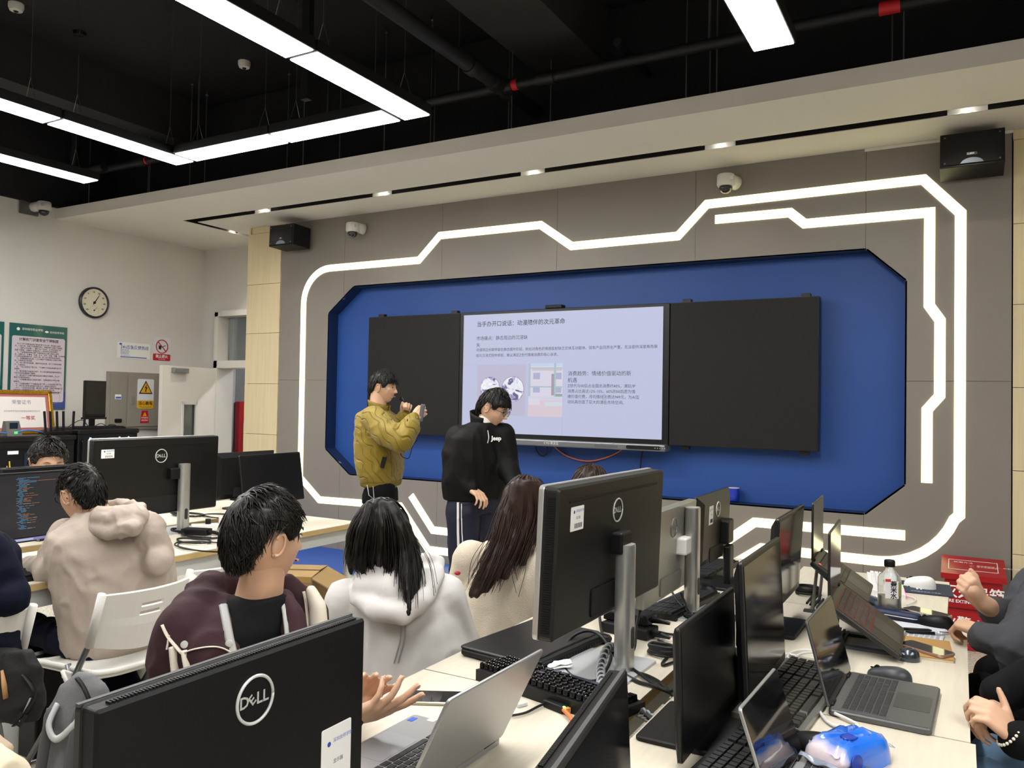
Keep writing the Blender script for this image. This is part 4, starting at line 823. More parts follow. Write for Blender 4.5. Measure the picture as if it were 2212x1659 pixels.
def laptop(label, mx, w, d, lid_ang, bodym, deckm, keym, screenm, lid_h=None, single=True, tl=.007, tb=.016, lidm=None, keyred=None):
    R = thing('laptop', label, 'laptop', mx); lid_h = lid_h or d
    bs = MB().rplate(w, d, .012, 0, tb, None, 4, bev=.003).build('base', bodym, R)
    MB().rplate(w-.012, d-.012, .008, tb, tb+.0006, None, 4).build('deck', deckm, bs)
    MB().rplate(w*.36, d*.36, .006, tb+.0006, tb+.0011, None, 4, 0, -d*.27).build('touchpad', bodym if deckm is not bodym else M('pad_dark', '3b3b3c', .4), bs)
    MB().rplate(w*.90, d*.48, .005, tb+.0004, tb+.0009, None, 4, 0, d*.16).build('key_well', deckm if keyred is None else keyred, bs)
    keys(bs, -w*.44, d*.385, w*.88, d*.45, keym, .002, .14, tb+.0008, single=single)
    LM = T((0, d/2-.006, tb+.002)) @ Euler((math.radians(lid_ang), 0, 0)).to_matrix().to_4x4() @ T((0, 0, 0))
    # lid: in hinge frame x right, y from hinge outwards when flat open at angle 0 lies back over the keys
    LM = T((0, d/2-.004, tb+.003)) @ Matrix.Rotation(math.radians(180-lid_ang), 4, 'X')
    ld = MB().rplate(w, lid_h, .01, -tl, 0, LM, 4, 0, lid_h/2, bev=.002).build('lid', lidm or bodym, R)
    MB().rplate(w-.006, lid_h-.008, .006, -.0002, .0008, LM, 4, 0, lid_h/2).build('screen', screenm, ld)
    for s in (-1, 1): MB().tube([(s*w*.36-.02, d/2-.003, tb+.002), (s*w*.36+.02, d/2-.003, tb+.002)], .006, 10).build('hinge', m_blk, R, True)
    return R
m_lscr = M('laptop_screen', '0c0e12', .07, spec=.6); m_lap = M('laptop_grey', '5a5a5b', .4, .35); m_lapd = M('laptop_dark', '2c2b29', .42, .2)
m_lap2 = M('laptop_silver', 'a3a4a6', .35, .6)
# grey laptop, flat on the table (users on this side look towards -x)
laptop('grey laptop open flat on the table with a white charging plug', T((-.160, 2.262, TZ), math.radians(88)), .335, .225, 105, m_lap, m_lap, m_key2, m_lscr, .21)
# two laptops propped on folding stands
def stand(label, x, y, z0, z1, w):
    t = thing('laptop_stand', label, 'laptop stand', T((x, y, TZ)))
    for s in (-1, 1):
        MB().box((0, s*w/2, .004), (.24, .025, .008)).build('foot_rail', M('stand_grey', '565a60', .4, .5), t); MB().tube([(-.09, s*w/2, .006), (-.075, s*w/2, z0-TZ-.035)], .006, 8).build('prop', m_steel, t); MB().tube([(.1, s*w/2, .01), (-.09, s*w/2, z0-TZ-.03)], .006, 8).build('support_arm', M('stand_grey', '565a60', .4, .5), t)
    for k in range(6): MB().box((-.05-.012*k, 0, .01+.004*k), (.007, w, .006)).build('grip_rib', m_blk, t)
def tilted(x, y, zb, ang, rz): return T((x, y, zb), math.radians(rz)) @ Matrix.Rotation(math.radians(ang), 4, 'X')
laptop('dark laptop on a stand with red-backed keys, behind the paper notes', tilted(-.262, 2.80, .825, 33, 92), .345, .245, 123, m_lapd, m_lapd, M('key_brown', '3a332e', .5), m_lscr, .215, keyred=M('key_red_glow', '6a1c1c', .5))
stand('folding stand under the dark laptop with red-backed keys', -.27, 2.80, .89, .76, .16)
laptop('dark laptop on a stand with small red logo, farthest of the open laptops', tilted(-.382, 3.20, .875, 33, 92), .315, .225, 123, m_lapd, m_lapd, M('key_brown', '3a332e', .5), m_lscr, .21, keyred=M('key_well', '0f0f10', .6), single=False)
MB().ell((-.12, .085, .0185), (.012, .006, .001), 12, 6).build('red_logo', M('logo_red', 'd03040', .4, emit=(.9, .1, .15), estr=.6), bpy.data.objects['laptop.002'])
stand('folding stand under the farthest open laptop', -.38, 3.20, .95, .8, .16)
laptop('small laptop with bright metal rim at the bottom edge, screen leaning back', T((-.205, 1.67, TZ), math.radians(88)), .28, .19, 109, m_lap2, m_lap2, m_key2, M('laptop_screen_clear', '0a0a0b', .04, spec=.8), .175)
# silver laptop on the near side (its user looks towards +x)
hp0 = at(1080, 1585, z=TZ+.02)
sl = laptop('open silver laptop with touchpad and stickers behind the black foreground monitor', T((hp0.x-.118, hp0.y-.178, TZ), math.radians(-91)), .355, .24, 116, m_lap2, M('deck_silver', '9d9c9d', .35, .5), m_key, m_lscr, .232)
MB().box((-.145, -.10, .0172), (.022, .014, .0008)).build('blue_sticker', m_blueink, sl); MB().box((-.165, -.06, .0172), (.014, .018, .0008)).build('white_sticker', m_lwhite, sl); MB().box((.14, -.10, .0172), (.045, .03, .0008)).build('yellow_sticker', M('sticker_cream', 'e0d9b0', .5), sl)
# closed black laptop lying under the big monitor
a, b_, c_, d_ = [at(*q, z=TZ+.03) for q in ((1005, 1402), (1238, 1432), (1262, 1372), (1130, 1333))]
t = thing('closed_laptop', 'closed black gaming laptop lying below the big monitor', 'laptop', T((-1.125, 2.18, TZ), math.radians(-97)))
MB().rplate(.40, .275, .012, .004, .022, None, 4, bev=.004).build('base', m_blk, t); MB().rplate(.398, .25, .01, .022, .031, None, 4, 0, -.014, bev=.003).build('lid', M('laptop_satin_black', '1f1f21', .33), t)
for k in range(24): MB().box((-.18+k*.0155, .137, .014), (.009, .004, .008)).build('exhaust_fin', m_blk2, t)
for s in (-1, 1): MB().box((s*.13, .113, .031), (.05, .004, .001)).build('hinge_line', M('groove_black', '050506', .6), t)
MB().box((.0, .125, .024), (.34, .02, .012), bev=.003).build('rear_lip', m_blk, t)
lg = MB(); 
for k in range(5): lg.ell((0, 0, 0), (.009, .0022, .0004), 10, 4, T((-.055+.004*math.cos(k*1.26), -.02+.004*math.sin(k*1.26), .0314), k*1.26))
lg.build('lid_logo', m_lgrey, t)
# keyboards
def keyboard(label, mx, w, d, casem, keym, single=True, rows=None, rnd_=False, h=.008, tc=.02, frame=None, tiltk=3):
    t = thing('keyboard', label, 'keyboard', mx); KM = T((0, 0, tc)) @ Matrix.Rotation(math.radians(tiltk), 4, 'X')
    MB().add([(-w/2, -d/2, 0), (w/2, -d/2, 0), (w/2, d/2, 0), (-w/2, d/2, 0), (-w/2, -d/2, tc*.8), (w/2, -d/2, tc*.8), (w/2, d/2, tc*1.25), (-w/2, d/2, tc*1.25)], [(3, 2, 1, 0), (4, 5, 6, 7), (0, 1, 5, 4), (1, 2, 6, 5), (2, 3, 7, 6), (3, 0, 4, 7)]).build('case', casem, t)
    main = w*.66
    keys(t, -w/2+.012, d/2-.012, main, d-.024, keym, h, .1, 0, rows, rnd_, single, KM)
    keys(t, -w/2+.02+main, d/2-.012, w*.14, d-.024, keym, h, .1, 0, [[1]*3]*6, rnd_, single, KM); keys(t, -w/2+.026+w*.80, d/2-.012+0, w*.155, d-.024, keym, h, .1, 0, [[1]*4]*6, rnd_, single, KM)
    return t
m_keyb = M('key_smoke', '2e2c28', .4); m_kc = M('kb_case_clear_grey', '6c6b66', .25, .2)
keyboard('full-size dark keyboard with clear case between monitor foot and grey laptop', T((-.372, 2.175, TZ), math.radians(86)), .50, .165, m_kc, m_keyb, h=.009)
keyboard('black keyboard cut off by the bottom edge, left of the tissue pack', T((-.385, 1.66, TZ), math.radians(84)), .44, .15, m_blk, m_key2)
keyboard('white keyboard with glowing edge behind the plastic bottle', T((-.272, 3.72, TZ), math.radians(97)), .38, .13, m_wplas, M('key_white', 'e6e6e4', .4))
for k, c_ in enumerate(((1, .1, .45), (1, .15, .2), (1, .45, .2), (.35, .9, .3))): MB().box((-.16+k*.05, -.066, .012), (.05, .004, .006)).build('light_bar', emis('rgb_glow_%d' % k, c_, 1.3), bpy.data.objects['keyboard.003'])
k3 = keyboard('black retro keyboard with round keys behind the silver laptop', T((-.905, 1.872, TZ), math.radians(167)), .44, .15, m_blk, M('key_gloss_black', '0e0e10', .15, coat=.5), rnd_=True, h=.016, tc=.024, rows=[[1]*14, [1]*14, [1]*14, [1]*13+[1.6], [1.5]+[1]*12, [1.2, 1.2, 1.2, 6, 1.2, 1.2, 1.2]])
keyboard('black keyboard under the silver-backed monitor', T((-.905, 2.93, TZ), math.radians(-96)), .42, .14, m_blk, m_key, single=False); keyboard('black keyboard under the monitor nearest the blue mug', T((-.985, 3.62, TZ), math.radians(-92)), .42, .14, m_blk, m_key, single=False)
keyboard('black keyboard under the lit code monitor', T((-3.32, 2.02, TZ), math.radians(92)), .42, .14, m_blk, m_key, single=False)
def mouse(label, x, y, rz, mat, l=.115, w=.064, h=.038, wheel=True, name='computer_mouse', z=TZ):
    t = thing(name, label, 'mouse', T((x, y, z), math.radians(rz)))
    def f(u, v):
        a = 2*math.pi*u; s = math.sin(v*math.pi/2); r = math.cos(v*math.pi/2)**.6
        yy = math.sin(a)*l/2*r; return (math.cos(a)*w/2*r*(1-.12*math.sin(a)), yy, h*s**.8*(1-.25*(yy/(l/2))) if v > 0 else 0)
    MB().grid(f, 24, 8).build('shell', mat, t, True)
    MB().lathe([(w*.48, 0), (w*.48, .003)], 20, Matrix.Diagonal((1, l/w, 1, 1))).build('sole', m_blk, t)
    if wheel: MB().tube([(-.004, l*.27, h*.74), (.004, l*.27, h*.74)], .008, 12).build('scroll_wheel', m_blk, t); MB().box((0, l*.32, h*.70), (.0015, l*.2, .004)).build('button_gap', m_blk, t)
    return t
gm = M('mouse_slate', '3a3c40', .4)
p = at(1920, 1472, z=TZ); mouse('flat slate mouse beside the grey laptop', p.x, p.y+.02, 80, gm, .118, .07, .034)
p = at(1754, 1628, z=TZ); mouse('large black mouse between keyboard and tissue pack', p.x, p.y, 75, m_blk, .13, .075, .045)
p = at(2020, 1354, z=TZ); mouse('black mouse at the table edge behind the paper notes', p.x, p.y, 86, m_blk, .12, .066, .04)
p = at(1958, 1424, z=TZ); mouse('round shiny gunmetal mouse next to the phone on the notebook', p.x, p.y, 80, M('gunmetal', '5a5e66', .2, .8), .075, .062, .033, False)
p = at(1987, 1268, z=TZ+.004); mouse('white mouse on the navy mouse pad', p.x, p.y, 80, m_wplas, .125, .07, .045, z=TZ+.004)
p = at(1524, 1284, z=TZ); mouse('black mouse beside the satin column of the silver monitor', p.x-.01, p.y+.02, -100, m_blk, .115, .064, .038)
p = at(60, 1215, z=TZ); mouse('black mouse near the keyboard of the person in beige jacket', -3.32, 2.33, 90, m_blk)
# mouse pad
p = at(1998, 1272, z=TZ); t = thing('mouse_pad', 'navy mouse pad with small white print at table corner', 'mouse pad', T((p.x, p.y, TZ), math.radians(4)))
MB().rplate(.20, .24, .012, 0, .004).build('mat', M('pad_navy', '1c2740', .6), t); text('深圳技师学院 计算机', .012, m_lwhite, t, T((.0, -.085, .0042)), 'CENTER')
for k in (0, 1): MB().box((-.03+.014*k, -.03, .0042), (.006, .03, .0006)).build('print_mark', m_lwhite, t)
# plastic bottle
p = at(1921, 1328, z=TZ); t = thing('water_bottle', 'square clear plastic bottle with black cap and Chinese label', 'bottle', T((p.x, p.y, TZ), math.radians(28))); m_pet = M('pet_plastic', 'eef2f0', .08, trans=.9, ior=1.2, alpha=.75)
bt = MB(); prof = [(.062, .0, .008), (.066, .006, .012), (.066, .13, .012), (.060, .142, .014), (.034, .165, .016), (.028, .172, .0139), (.028, .178, .0139)]; vs = []; fs = []
for (w_, z_, r_) in prof: vs += [(q[0], q[1], z_) for q in rrect(w_, w_, r_, 4)]
n_ = 20
for j in range(len(prof)-1): fs += [(j*n_+i, j*n_+(i+1) % n_, (j+1)*n_+(i+1) % n_, (j+1)*n_+i) for i in range(n_)]
fs += [tuple(range(n_-1, -1, -1)), tuple(range((len(prof)-1)*n_, len(prof)*n_))]
bt.add(vs, fs); bt.build('body', m_pet, t, smooth=40); MB().rplate(.060, .060, .010, .004, .07, None, 4).build('drink', M('barley_water', 'dcd9cf', .15, trans=.8, ior=1.33), t)
MB().lathe([(.018, .176), (.019, .178), (.019, .196), (.017, .2)], 24).build('cap', m_blk, t, smooth=40)
lb = MB().box((-.006, -.0335, .098), (.048, .0008, .062)).build('label', m_lwhite, t); MB().box((.022, -.034, .10), (.010, .0008, .05)).build('label', M('label_olive', '8a8a50', .4), t); MB().box((-.02, -.034, .132), (.02, .0008, .01)).build('label', M('label_red', 'd84038', .4), t)
for k, ch_ in enumerate('薏米水'): text(ch_, .023, m_ink, lb, frame_mx((.0, -.0343, .117-k*.021), (1, 0, 0), (0, 0, 1)), 'CENTER', bold=.0006)
# phones, notebook, papers, pens, glasses case, papers
def phone(label, x, y, rz, casem, w=.076, l=.155, z=TZ):
    t = thing('phone', label, 'phone', T((x, y, z), math.radians(rz))); MB().rplate(w, l, .012, 0, .009, None, 5, bev=.002).build('case', casem, t)
    MB().rplate(w-.006, l-.006, .010, .009, .0095, None, 5).build('screen', M('phone_glass', '101014', .04, spec=.8), t); MB().rplate(.018, .02, .005, -.0005, .0, None, 4, .02, l*.4).build('camera_block', m_blk, t)
    return t
pc = at(2002, 1326, z=TZ); phone('phone in clear case at the table edge beside the bottle', pc.x, pc.y, 60, M('clear_case', 'b9b3a6', .2, .2))
nb = at(2000, 1413, z=TZ); t = thing('notebook', 'kraft brown notebook at the table edge under phone and paper', 'notebook', T((-.098, 2.83, TZ), math.radians(4))); MB().box((0, 0, .004), (.155, .215, .007)).build('pages', M('page_cream', 'e6dcc0', .6), t); MB().box((0, 0, .0085), (.16, .22, .002)).build('cover', M('kraft_cover', 'b08850', .65), t)
text('NOTEBOOK', .009, m_ink, t, T((.03, -.08, .0097), math.radians(90)), 'CENTER')
pc = at(2000, 1405, z=TZ+.01); phone('rose-gold phone lying on the brown notebook', pc.x, pc.y, 58, M('rose_gold', 'c09a8c', .25, .6), .074, .15, TZ+.0097)
pc = at(1988, 1374, z=TZ); t = thing('paper_sheet', 'sheet of printed notes lying behind the brown notebook', 'paper', T((-.118, 3.035, TZ), math.radians(86)))
MB().rplate(.20, .155, .012, 0, .003).build('sheets', M('note_paper', 'dcdde6', .6), t); MB().rplate(.20, .155, .012, .004, .0046, T((.004, .003, 0), .03)).build('sheets', M('note_paper', 'dcdde6', .6), t)
for k in range(9): text(['市场分析与用户需求', '产品定位与核心功能', '情感陪伴互动设计', '技术实现路径说明', '商业模式与盈利点', '团队分工及进度表', '风险评估应对措施', '推广渠道与预算', '未来发展规划'][k], .0125, m_ink, t, T((-.09, .062-k*.0155, .0049)), wscale=.95)
def pen(label, px, py, rz, off):
    pc = at(px, py, z=TZ+.012); t = thing('pen', label, 'pen', T((pc.x, pc.y, TZ+.0105), math.radians(rz)))
    MB().tube([(-.07, 0, 0), (-.06, 0, 0), (.02, 0, 0)], [.002, .005, .005], 10).build('grip', m_blk, t, True); MB().tube([(.02, 0, 0), (.065, 0, 0)], [.005, .0045], 10).build('barrel', M('pen_clear', 'c9ccd6', .1, .3), t, True); MB().box((.05, 0, .006), (.03, .003, .002)).build('clip', m_steel, t)
pen('black-gripped pen on the notes, farther from the table edge', 1965, 1358, 200, 0); pen('black-gripped pen on the notes, nearer the table edge', 2005, 1366, 20, 0)
pc = at(1937, 1340, z=TZ); t = thing('glasses_case', 'navy zip case lying between bottle and black mouse', 'case', T((pc.x-.015, pc.y+.02, TZ), math.radians(-10)))
MB().rplate(.19, .055, .02, 0, .03, None, 6, bev=.008).build('shell', M('case_navy', '17244a', .5), t, 50); MB().tube([(q[0], q[1], .016) for q in rrect(.192, .057, .021, 5)]+[(.096, .01, .016)], .0018, 5).build('zip', m_steel, t)
# second folded stand seen on the desk, blue-grey
t = thing('folded_stand', 'blue-grey folded laptop stand lying under the far laptop', 'laptop stand', T((-.262, 3.28, TZ+.012), math.radians(-52))); MB().box((0, 0, .01), (.25, .035, .012), None, .003).build('rail', M('stand_blue', '6c7a88', .4, .4), t); MB().box((0, .045, .01), (.25, .02, .01), None, .003).build('rail', M('stand_blue', '6c7a88', .4, .4), t); MB().box((.1, .022, .01), (.03, .06, .01)).build('hinge_block', m_blk, t); MB().box((0, .022, -.004), (.2, .05, .016)).build('foot', m_blk, t)
# tissue packs
def tissue_pack():
    p = at(1842, 1652, z=TZ); t = thing('tissue_pack', 'soft blue plastic pack of tissues at the bottom of the table', 'tissue pack', T((p.x-.01, p.y, TZ), math.radians(62)))
    rr = random.Random(2)
    def f(u, v):
        a = 2*math.pi*u; x = math.copysign(abs(math.cos(a))**.45, math.cos(a)); y = math.copysign(abs(math.sin(a))**.45, math.sin(a)); s = math.sin(v*math.pi/2); r = max(.02, math.cos(v*math.pi/2)**.45)
        n = .006*mnoise.noise(Vector((x*3, y*3, v*5)))+.004*mnoise.noise(Vector((x*9, y*9, v*9)))
        return (x*.098*r+n, y*.052*r+n, .062*s**.7+n*(v > .1))
    MB().grid(f, 40, 12).build('pack', tissue_mat(), t, 55)
    for s in (-1, 1): MB().grid(lambda u, v: (s*(.094+.014*u), lerp(-.045, .045, v)*(1-.1*u), .03+.004*math.sin(v*9)*u-.005*u), 4, 12, .0015).build('seal_flap', M('film_clear', 'c6d2e6', .12, trans=.5, alpha=.7), t, True)
    MB().ell((0, 0, 0), (.022, .016, .002), 18, 6, T((-.01, -.01, .0625))).build('brand_badge', M('badge_navy', '1c3aa0', .25), t, True); MB().ell((0, 0, 0), (.02, .017, .002), 18, 6, T((-.045, -.0525, .03), 0, 0, math.radians(84))).build('brand_badge', M('badge_navy', '1c3aa0', .25), t, True)
def tissue_mat():
    m = M('tissue_film', '1d63d2', .18, coat=.6); nt = m.node_tree; b = nt.nodes['Principled BSDF']; tc = nt.nodes.new('ShaderNodeTexCoord'); sp = nt.nodes.new('ShaderNodeSeparateXYZ'); nt.links.new(tc.outputs['Object'], sp.inputs[0])
    n = nt.nodes.new('ShaderNodeTexNoise'); n.inputs['Scale'].default_value = 18; nt.links.new(tc.outputs['Object'], n.inputs['Vector'])
    a = nt.nodes.new('ShaderNodeMath'); a.operation = 'MULTIPLY_ADD'; a.inputs[1].default_value = .05; nt.links.new(n.outputs['Fac'], a.inputs[0]); nt.links.new(sp.outputs[0], a.inputs[2])
    mr = nt.nodes.new('ShaderNodeMapRange'); mr.inputs['From Min'].default_value = -.08; mr.inputs['From Max'].default_value = .13; nt.links.new(a.outputs[0], mr.inputs[0])
    r = nt.nodes.new('ShaderNodeValToRGB'); e = r.color_ramp.elements; e[0].color = (*lin('e6d5dc'), 1); e[0].position = .1; e[1].color = (*lin('cf8fb4'), 1); e[1].position = .97
    for p, c in ((.22, '4a80d8'), (.3, '1d63d2'), (.8, '2470dd'), (.9, '5a86d8')):
        q = r.color_ramp.elements.new(p); q.color = (*lin(c), 1)
    nt.links.new(mr.outputs[0], r.inputs[0]); nt.links.new(r.outputs[0], b.inputs['Base Color']); return m
tissue_pack()
p = at(1207, 1447, z=TZ); t = thing('folded_tissue', 'crumpled white folded tissue beside the closed laptop', 'tissue', T((p.x, p.y, TZ), .6))
for k in range(3): MB().grid(lambda u, v: (lerp(-.035, .035, u), lerp(-.028, .028, v)*(1-.2*u*k), .004+.006*k+.006*mnoise.noise(Vector((u*3, v*3, k*2.)))+.008*u*(k > 0)), 8, 8, .0015).build('ply', M('tissue_white', 'ebe9e4', .85), t, True)
# phone on the near left, USB parts, adapters, chargers
pc = at(942, 1512, z=TZ); phone('phone in a clear bumper case in front of the typing hands', pc.x, pc.y, -62, M('bumper_clear', '9d9684', .15, .3), .08, .165)
p = at(1200, 1533, z=TZ); t = thing('network_adapter', 'black network adapter with green light and orange plug', 'adapter', T((p.x, p.y, TZ), math.radians(-107))); MB().box((0, 0, .009), (.024, .065, .018), None, .003).build('body', m_blk, t); MB().box((0, .036, .009), (.016, .014, .012)).build('plug', M('plug_amber', 'd08a4a', .3), t); MB().box((.006, .034, .017), (.005, .006, .004)).build('status_light', M('green_led', '60ff40', .4, emit=(.3, 1, .15), estr=2), t)
P = lambda px, py, dz=.006: (lambda q: (q.x, q.y, q.z+dz))(at(px, py, z=TZ))
cable('orange network cable leaving the small black adapter', [P(1212, 1538, .01), P(1232, 1560, .012), P(1250, 1590), P(1272, 1625), P(1290, 1659), P(1300, 1690)], .005, m_orange)
cable('thin black cable from network adapter towards the silver laptop', [P(1188, 1525, .01), P(1165, 1530), P(1135, 1545), P(1100, 1552)], .003, m_cab)
p = at(1127, 1526, z=TZ); tag(MB().box((0, 0, .005), (.012, .028, .008), T((p.x, p.y, TZ), -.4), .001).build('usb_dongle', m_lgrey), 'tiny metal USB dongle near the silver laptop lid', 'dongle')
def adapter(label, p, rz, z=TZ, s=(.15, .068, .034)):
    t = thing('power_adapter', label, 'power adapter', T((p[0], p[1], z), math.radians(rz))); MB().box((0, 0, s[2]/2), s, None, .005).build('brick', m_blk, t)
    MB().tube([(s[0]/2, .0, s[2]*.5), (s[0]/2+.03, 0, s[2]*.5), (s[0]/2+.06, 0, s[2]*.4)], [.011, .009, .005], 10).build('plug', m_blk, t); return t
pa = at(1355, 1372, z=TZ); adapter('black power brick below another beside the silver column', (pa.x, pa.y+.02), -8, s=(.17, .085, .034)); adapter('black power brick stacked on top of another one', (pa.x-.01, pa.y+.05), -4, TZ+.0345, (.16, .08, .032))
pa = at(425, 1150, z=TZ); adapter('black power brick among loose cables by the left aisle', (pa.x+.06, pa.y-.05), 20)
p = at(1595, 1380, z=TZ); t = thing('phone_charger', 'white plug-in charger standing behind the black-framed monitor', 'charger', T((-.60, 2.58, TZ), .3)); MB().box((0, 0, .035), (.04, .03, .07), None, .006).build('body', m_wplas, t); MB().box((0, -.016, .06), (.012, .003, .006)).build('port', m_blk, t)
# power strip, plugs by the left aisle
p = at(452, 1127, z=TZ); t = thing('power_strip', 'white power strip with plugs on the aisle table', 'power strip', T((p.x+.26, p.y-.2, TZ), math.radians(52))); MB().box((0, 0, .018), (.22, .065, .036), None, .006).build('body', m_wplas, t); MB().box((.06, .0, .055), (.05, .045, .04), None, .005).build('white_plug', m_wplas, t); MB().box((-.02, 0, .05), (.03, .03, .03), None, .005).build('black_plug', m_blk, t)
# cable bundles
cable('thick black cable looping over the silver monitor foot', [P(1335, 1445, .02), P(1300, 1420, .06), P(1265, 1398, .05), P(1228, 1405, .03), P(1218, 1440), P(1245, 1470), P(1295, 1472), P(1320, 1420, .01), P(1300, 1380, .02), P(1290, 1340, .06), P(1268, 1308, .1), P(1262, 1290, .13)], .005, m_cab)
cable('black cable drooping from the big monitor past its column', [P(1388, 1360, .10), P(1374, 1395, .06), P(1370, 1420, .03), P(1355, 1440, .012), P(1390, 1470, .01), P(1430, 1495, .01), P(1450, 1510, .02)], .005, m_cab)
cable('black cable running off the desk edge between the two rows', [P(1360, 1455), P(1400, 1465), P(1440, 1490, .004), P(1470, 1520, -.02), P(1490, 1560, -.10)], .005, m_cab)
cable('second black cable running off the desk edge between the two rows', [P(1350, 1462), P(1380, 1478), P(1420, 1490), P(1465, 1505, -.01), P(1500, 1540, -.08)], .005, m_cab)
def coil(label, px, py, r, n, mat=m_cab, rad=.0035, z=.006, sq=.6):
    c = at(px, py, z=TZ); pts = []; rr = random.Random(px)
    for k in range(n*10): a = k*2*math.pi/10; pts.append((c.x+r*math.cos(a)*(1+.12*rr.uniform(-1, 1)), c.y+r*sq*math.sin(a)*(1+.12*rr.uniform(-1, 1)), TZ+z+rad*(k/10)*.9))
    return tag(MB().tube(spline(pts, 3), rad, 6).build('cable_coil', mat, None, True), label, 'cable')
coil('coil of black cable in front of the stacked power bricks', 1300, 1388, .028, 6); coil('large coil of black cable tied with a grey strap near desk edge', 1432, 1418, .042, 7, rad=.0045); coil('coil of black cable under the satin monitor column', 1500, 1340, .035, 5)
coil('tangled black cable coil between the two far laptops', 1745, 1285, .045, 8, rad=.004, sq=.8)
for i, (px, py, r_, n_) in enumerate(((398, 1150, .09, 3), (440, 1160, .14, 3), (420, 1172, .11, 2), (405, 1115, .12, 3), (480, 1118, .14, 2), (450, 1185, .2, 2))): coil(['tangle of black cables beside the silver column on the aisle table', 'wide loop of black cable round the brick on the aisle table', 'black cable loops nearest the aisle table edge', 'black cable loops behind the silver column by the aisle', 'black cable loops under the big silver-rimmed monitor by the aisle', 'long flat loop of black cable along the aisle table edge'][i], px, py, r_, n_, sq=.55)
for i, (pts) in enumerate(([P(1420, 1385, .03), P(1455, 1375), P(1490, 1372), P(1540, 1362)], [P(1420, 1402, .03), P(1450, 1408), P(1430, 1440), P(1470, 1430), P(1520, 1420)], [P(1470, 1330, .08), P(1490, 1345, .04), P(1520, 1352), P(1545, 1330)], [P(1440, 1290, .1), P(1455, 1315, .05), P(1500, 1342)])):
    cable(['black cable from the upper power brick towards the far monitors', 'black cable from the lower power brick', 'black cable under the silver-backed monitor foot', 'black cable dangling from the silver-backed monitor'][i], pts, .004, m_cab)
# white charging cables on the far table
cable('white charging cable plugged into the grey laptop', [(-.262, 2.095, TZ+.010), P(1852, 1572), P(1800, 1572), P(1772, 1545), P(1768, 1520), P(1790, 1495), P(1825, 1480)], .004, m_wcab)
lp = []
for k in range(30): a = k*2*math.pi/14; lp.append((-.40+.06*math.cos(a)+.002*k, 2.53+.085*math.sin(a)-.003*k, TZ+.005+.0006*k))
cable('white cable lying in loops behind the open grey laptop', [(-.56, 2.52, TZ+.012)]+lp+[(-.33, 2.32, TZ+.006), (-.30, 2.30, TZ+.006)], .0038, m_wcab, 4)
cable('thin white mouse cable curling beside the white keyboard', [P(1960, 1268), P(1880, 1260), P(1858, 1258), P(1870, 1290), P(1895, 1320), P(1906, 1312), P(1890, 1275), P(1960, 1290), P(1978, 1300), P(1960, 1310)], .0025, m_wcab)
# spiral cable sleeve dropping between the rows
sp_ = thing('cable_sleeve', 'grey spiral-wrapped cable bundle dropping between the desk rows', 'cable sleeve'); bp = spline([P(1345, 1438, .03), P(1315, 1436, .05), P(1297, 1462, .02), P(1308, 1500, .012), P(1350, 1530, .006), P(1400, 1540, -.01), P(1450, 1560, -.05), P(1500, 1590, -.12)], 8)
MB().tube(bp, .009, 10).build('bundle', m_cab, sp_, True); hx = []
for k in range(len(bp)*6):
    i = min(len(bp)-2, k//6); f_ = (k % 6)/6; c0 = bp[i].lerp(bp[i+1], f_); a = k*2*math.pi/9; hx.append(c0+Vector((math.cos(a)*.0105, math.sin(a)*.0075, math.sin(a)*.0075+.001)))
MB().tube(hx, .0045, 5).build('spiral_wrap', M('spiral_grey', '8d9093', .5), sp_, True)
# PC tower below the aisle table
t = thing('computer_tower', 'black computer tower with mesh front under the aisle table', 'computer', T((-3.50, 2.02, 0), math.radians(90))); MB().box((0, 0, .21), (.19, .42, .42), None, .008).build('case', m_blk, t); MB().box((0, -.213, .2), (.16, .01, .36)).build('front_mesh', M('mesh_black', '0c0c0d', .6, bump=.5, bscale=400), t)
cable('thin black cable lying on the floor under the white chair', [(-3.75, 2.9, .006), (-3.55, 2.75, .006), (-3.35, 2.62, .006), (-3.1, 2.60, .006), (-2.95, 2.5, .006)], .006, m_cab)
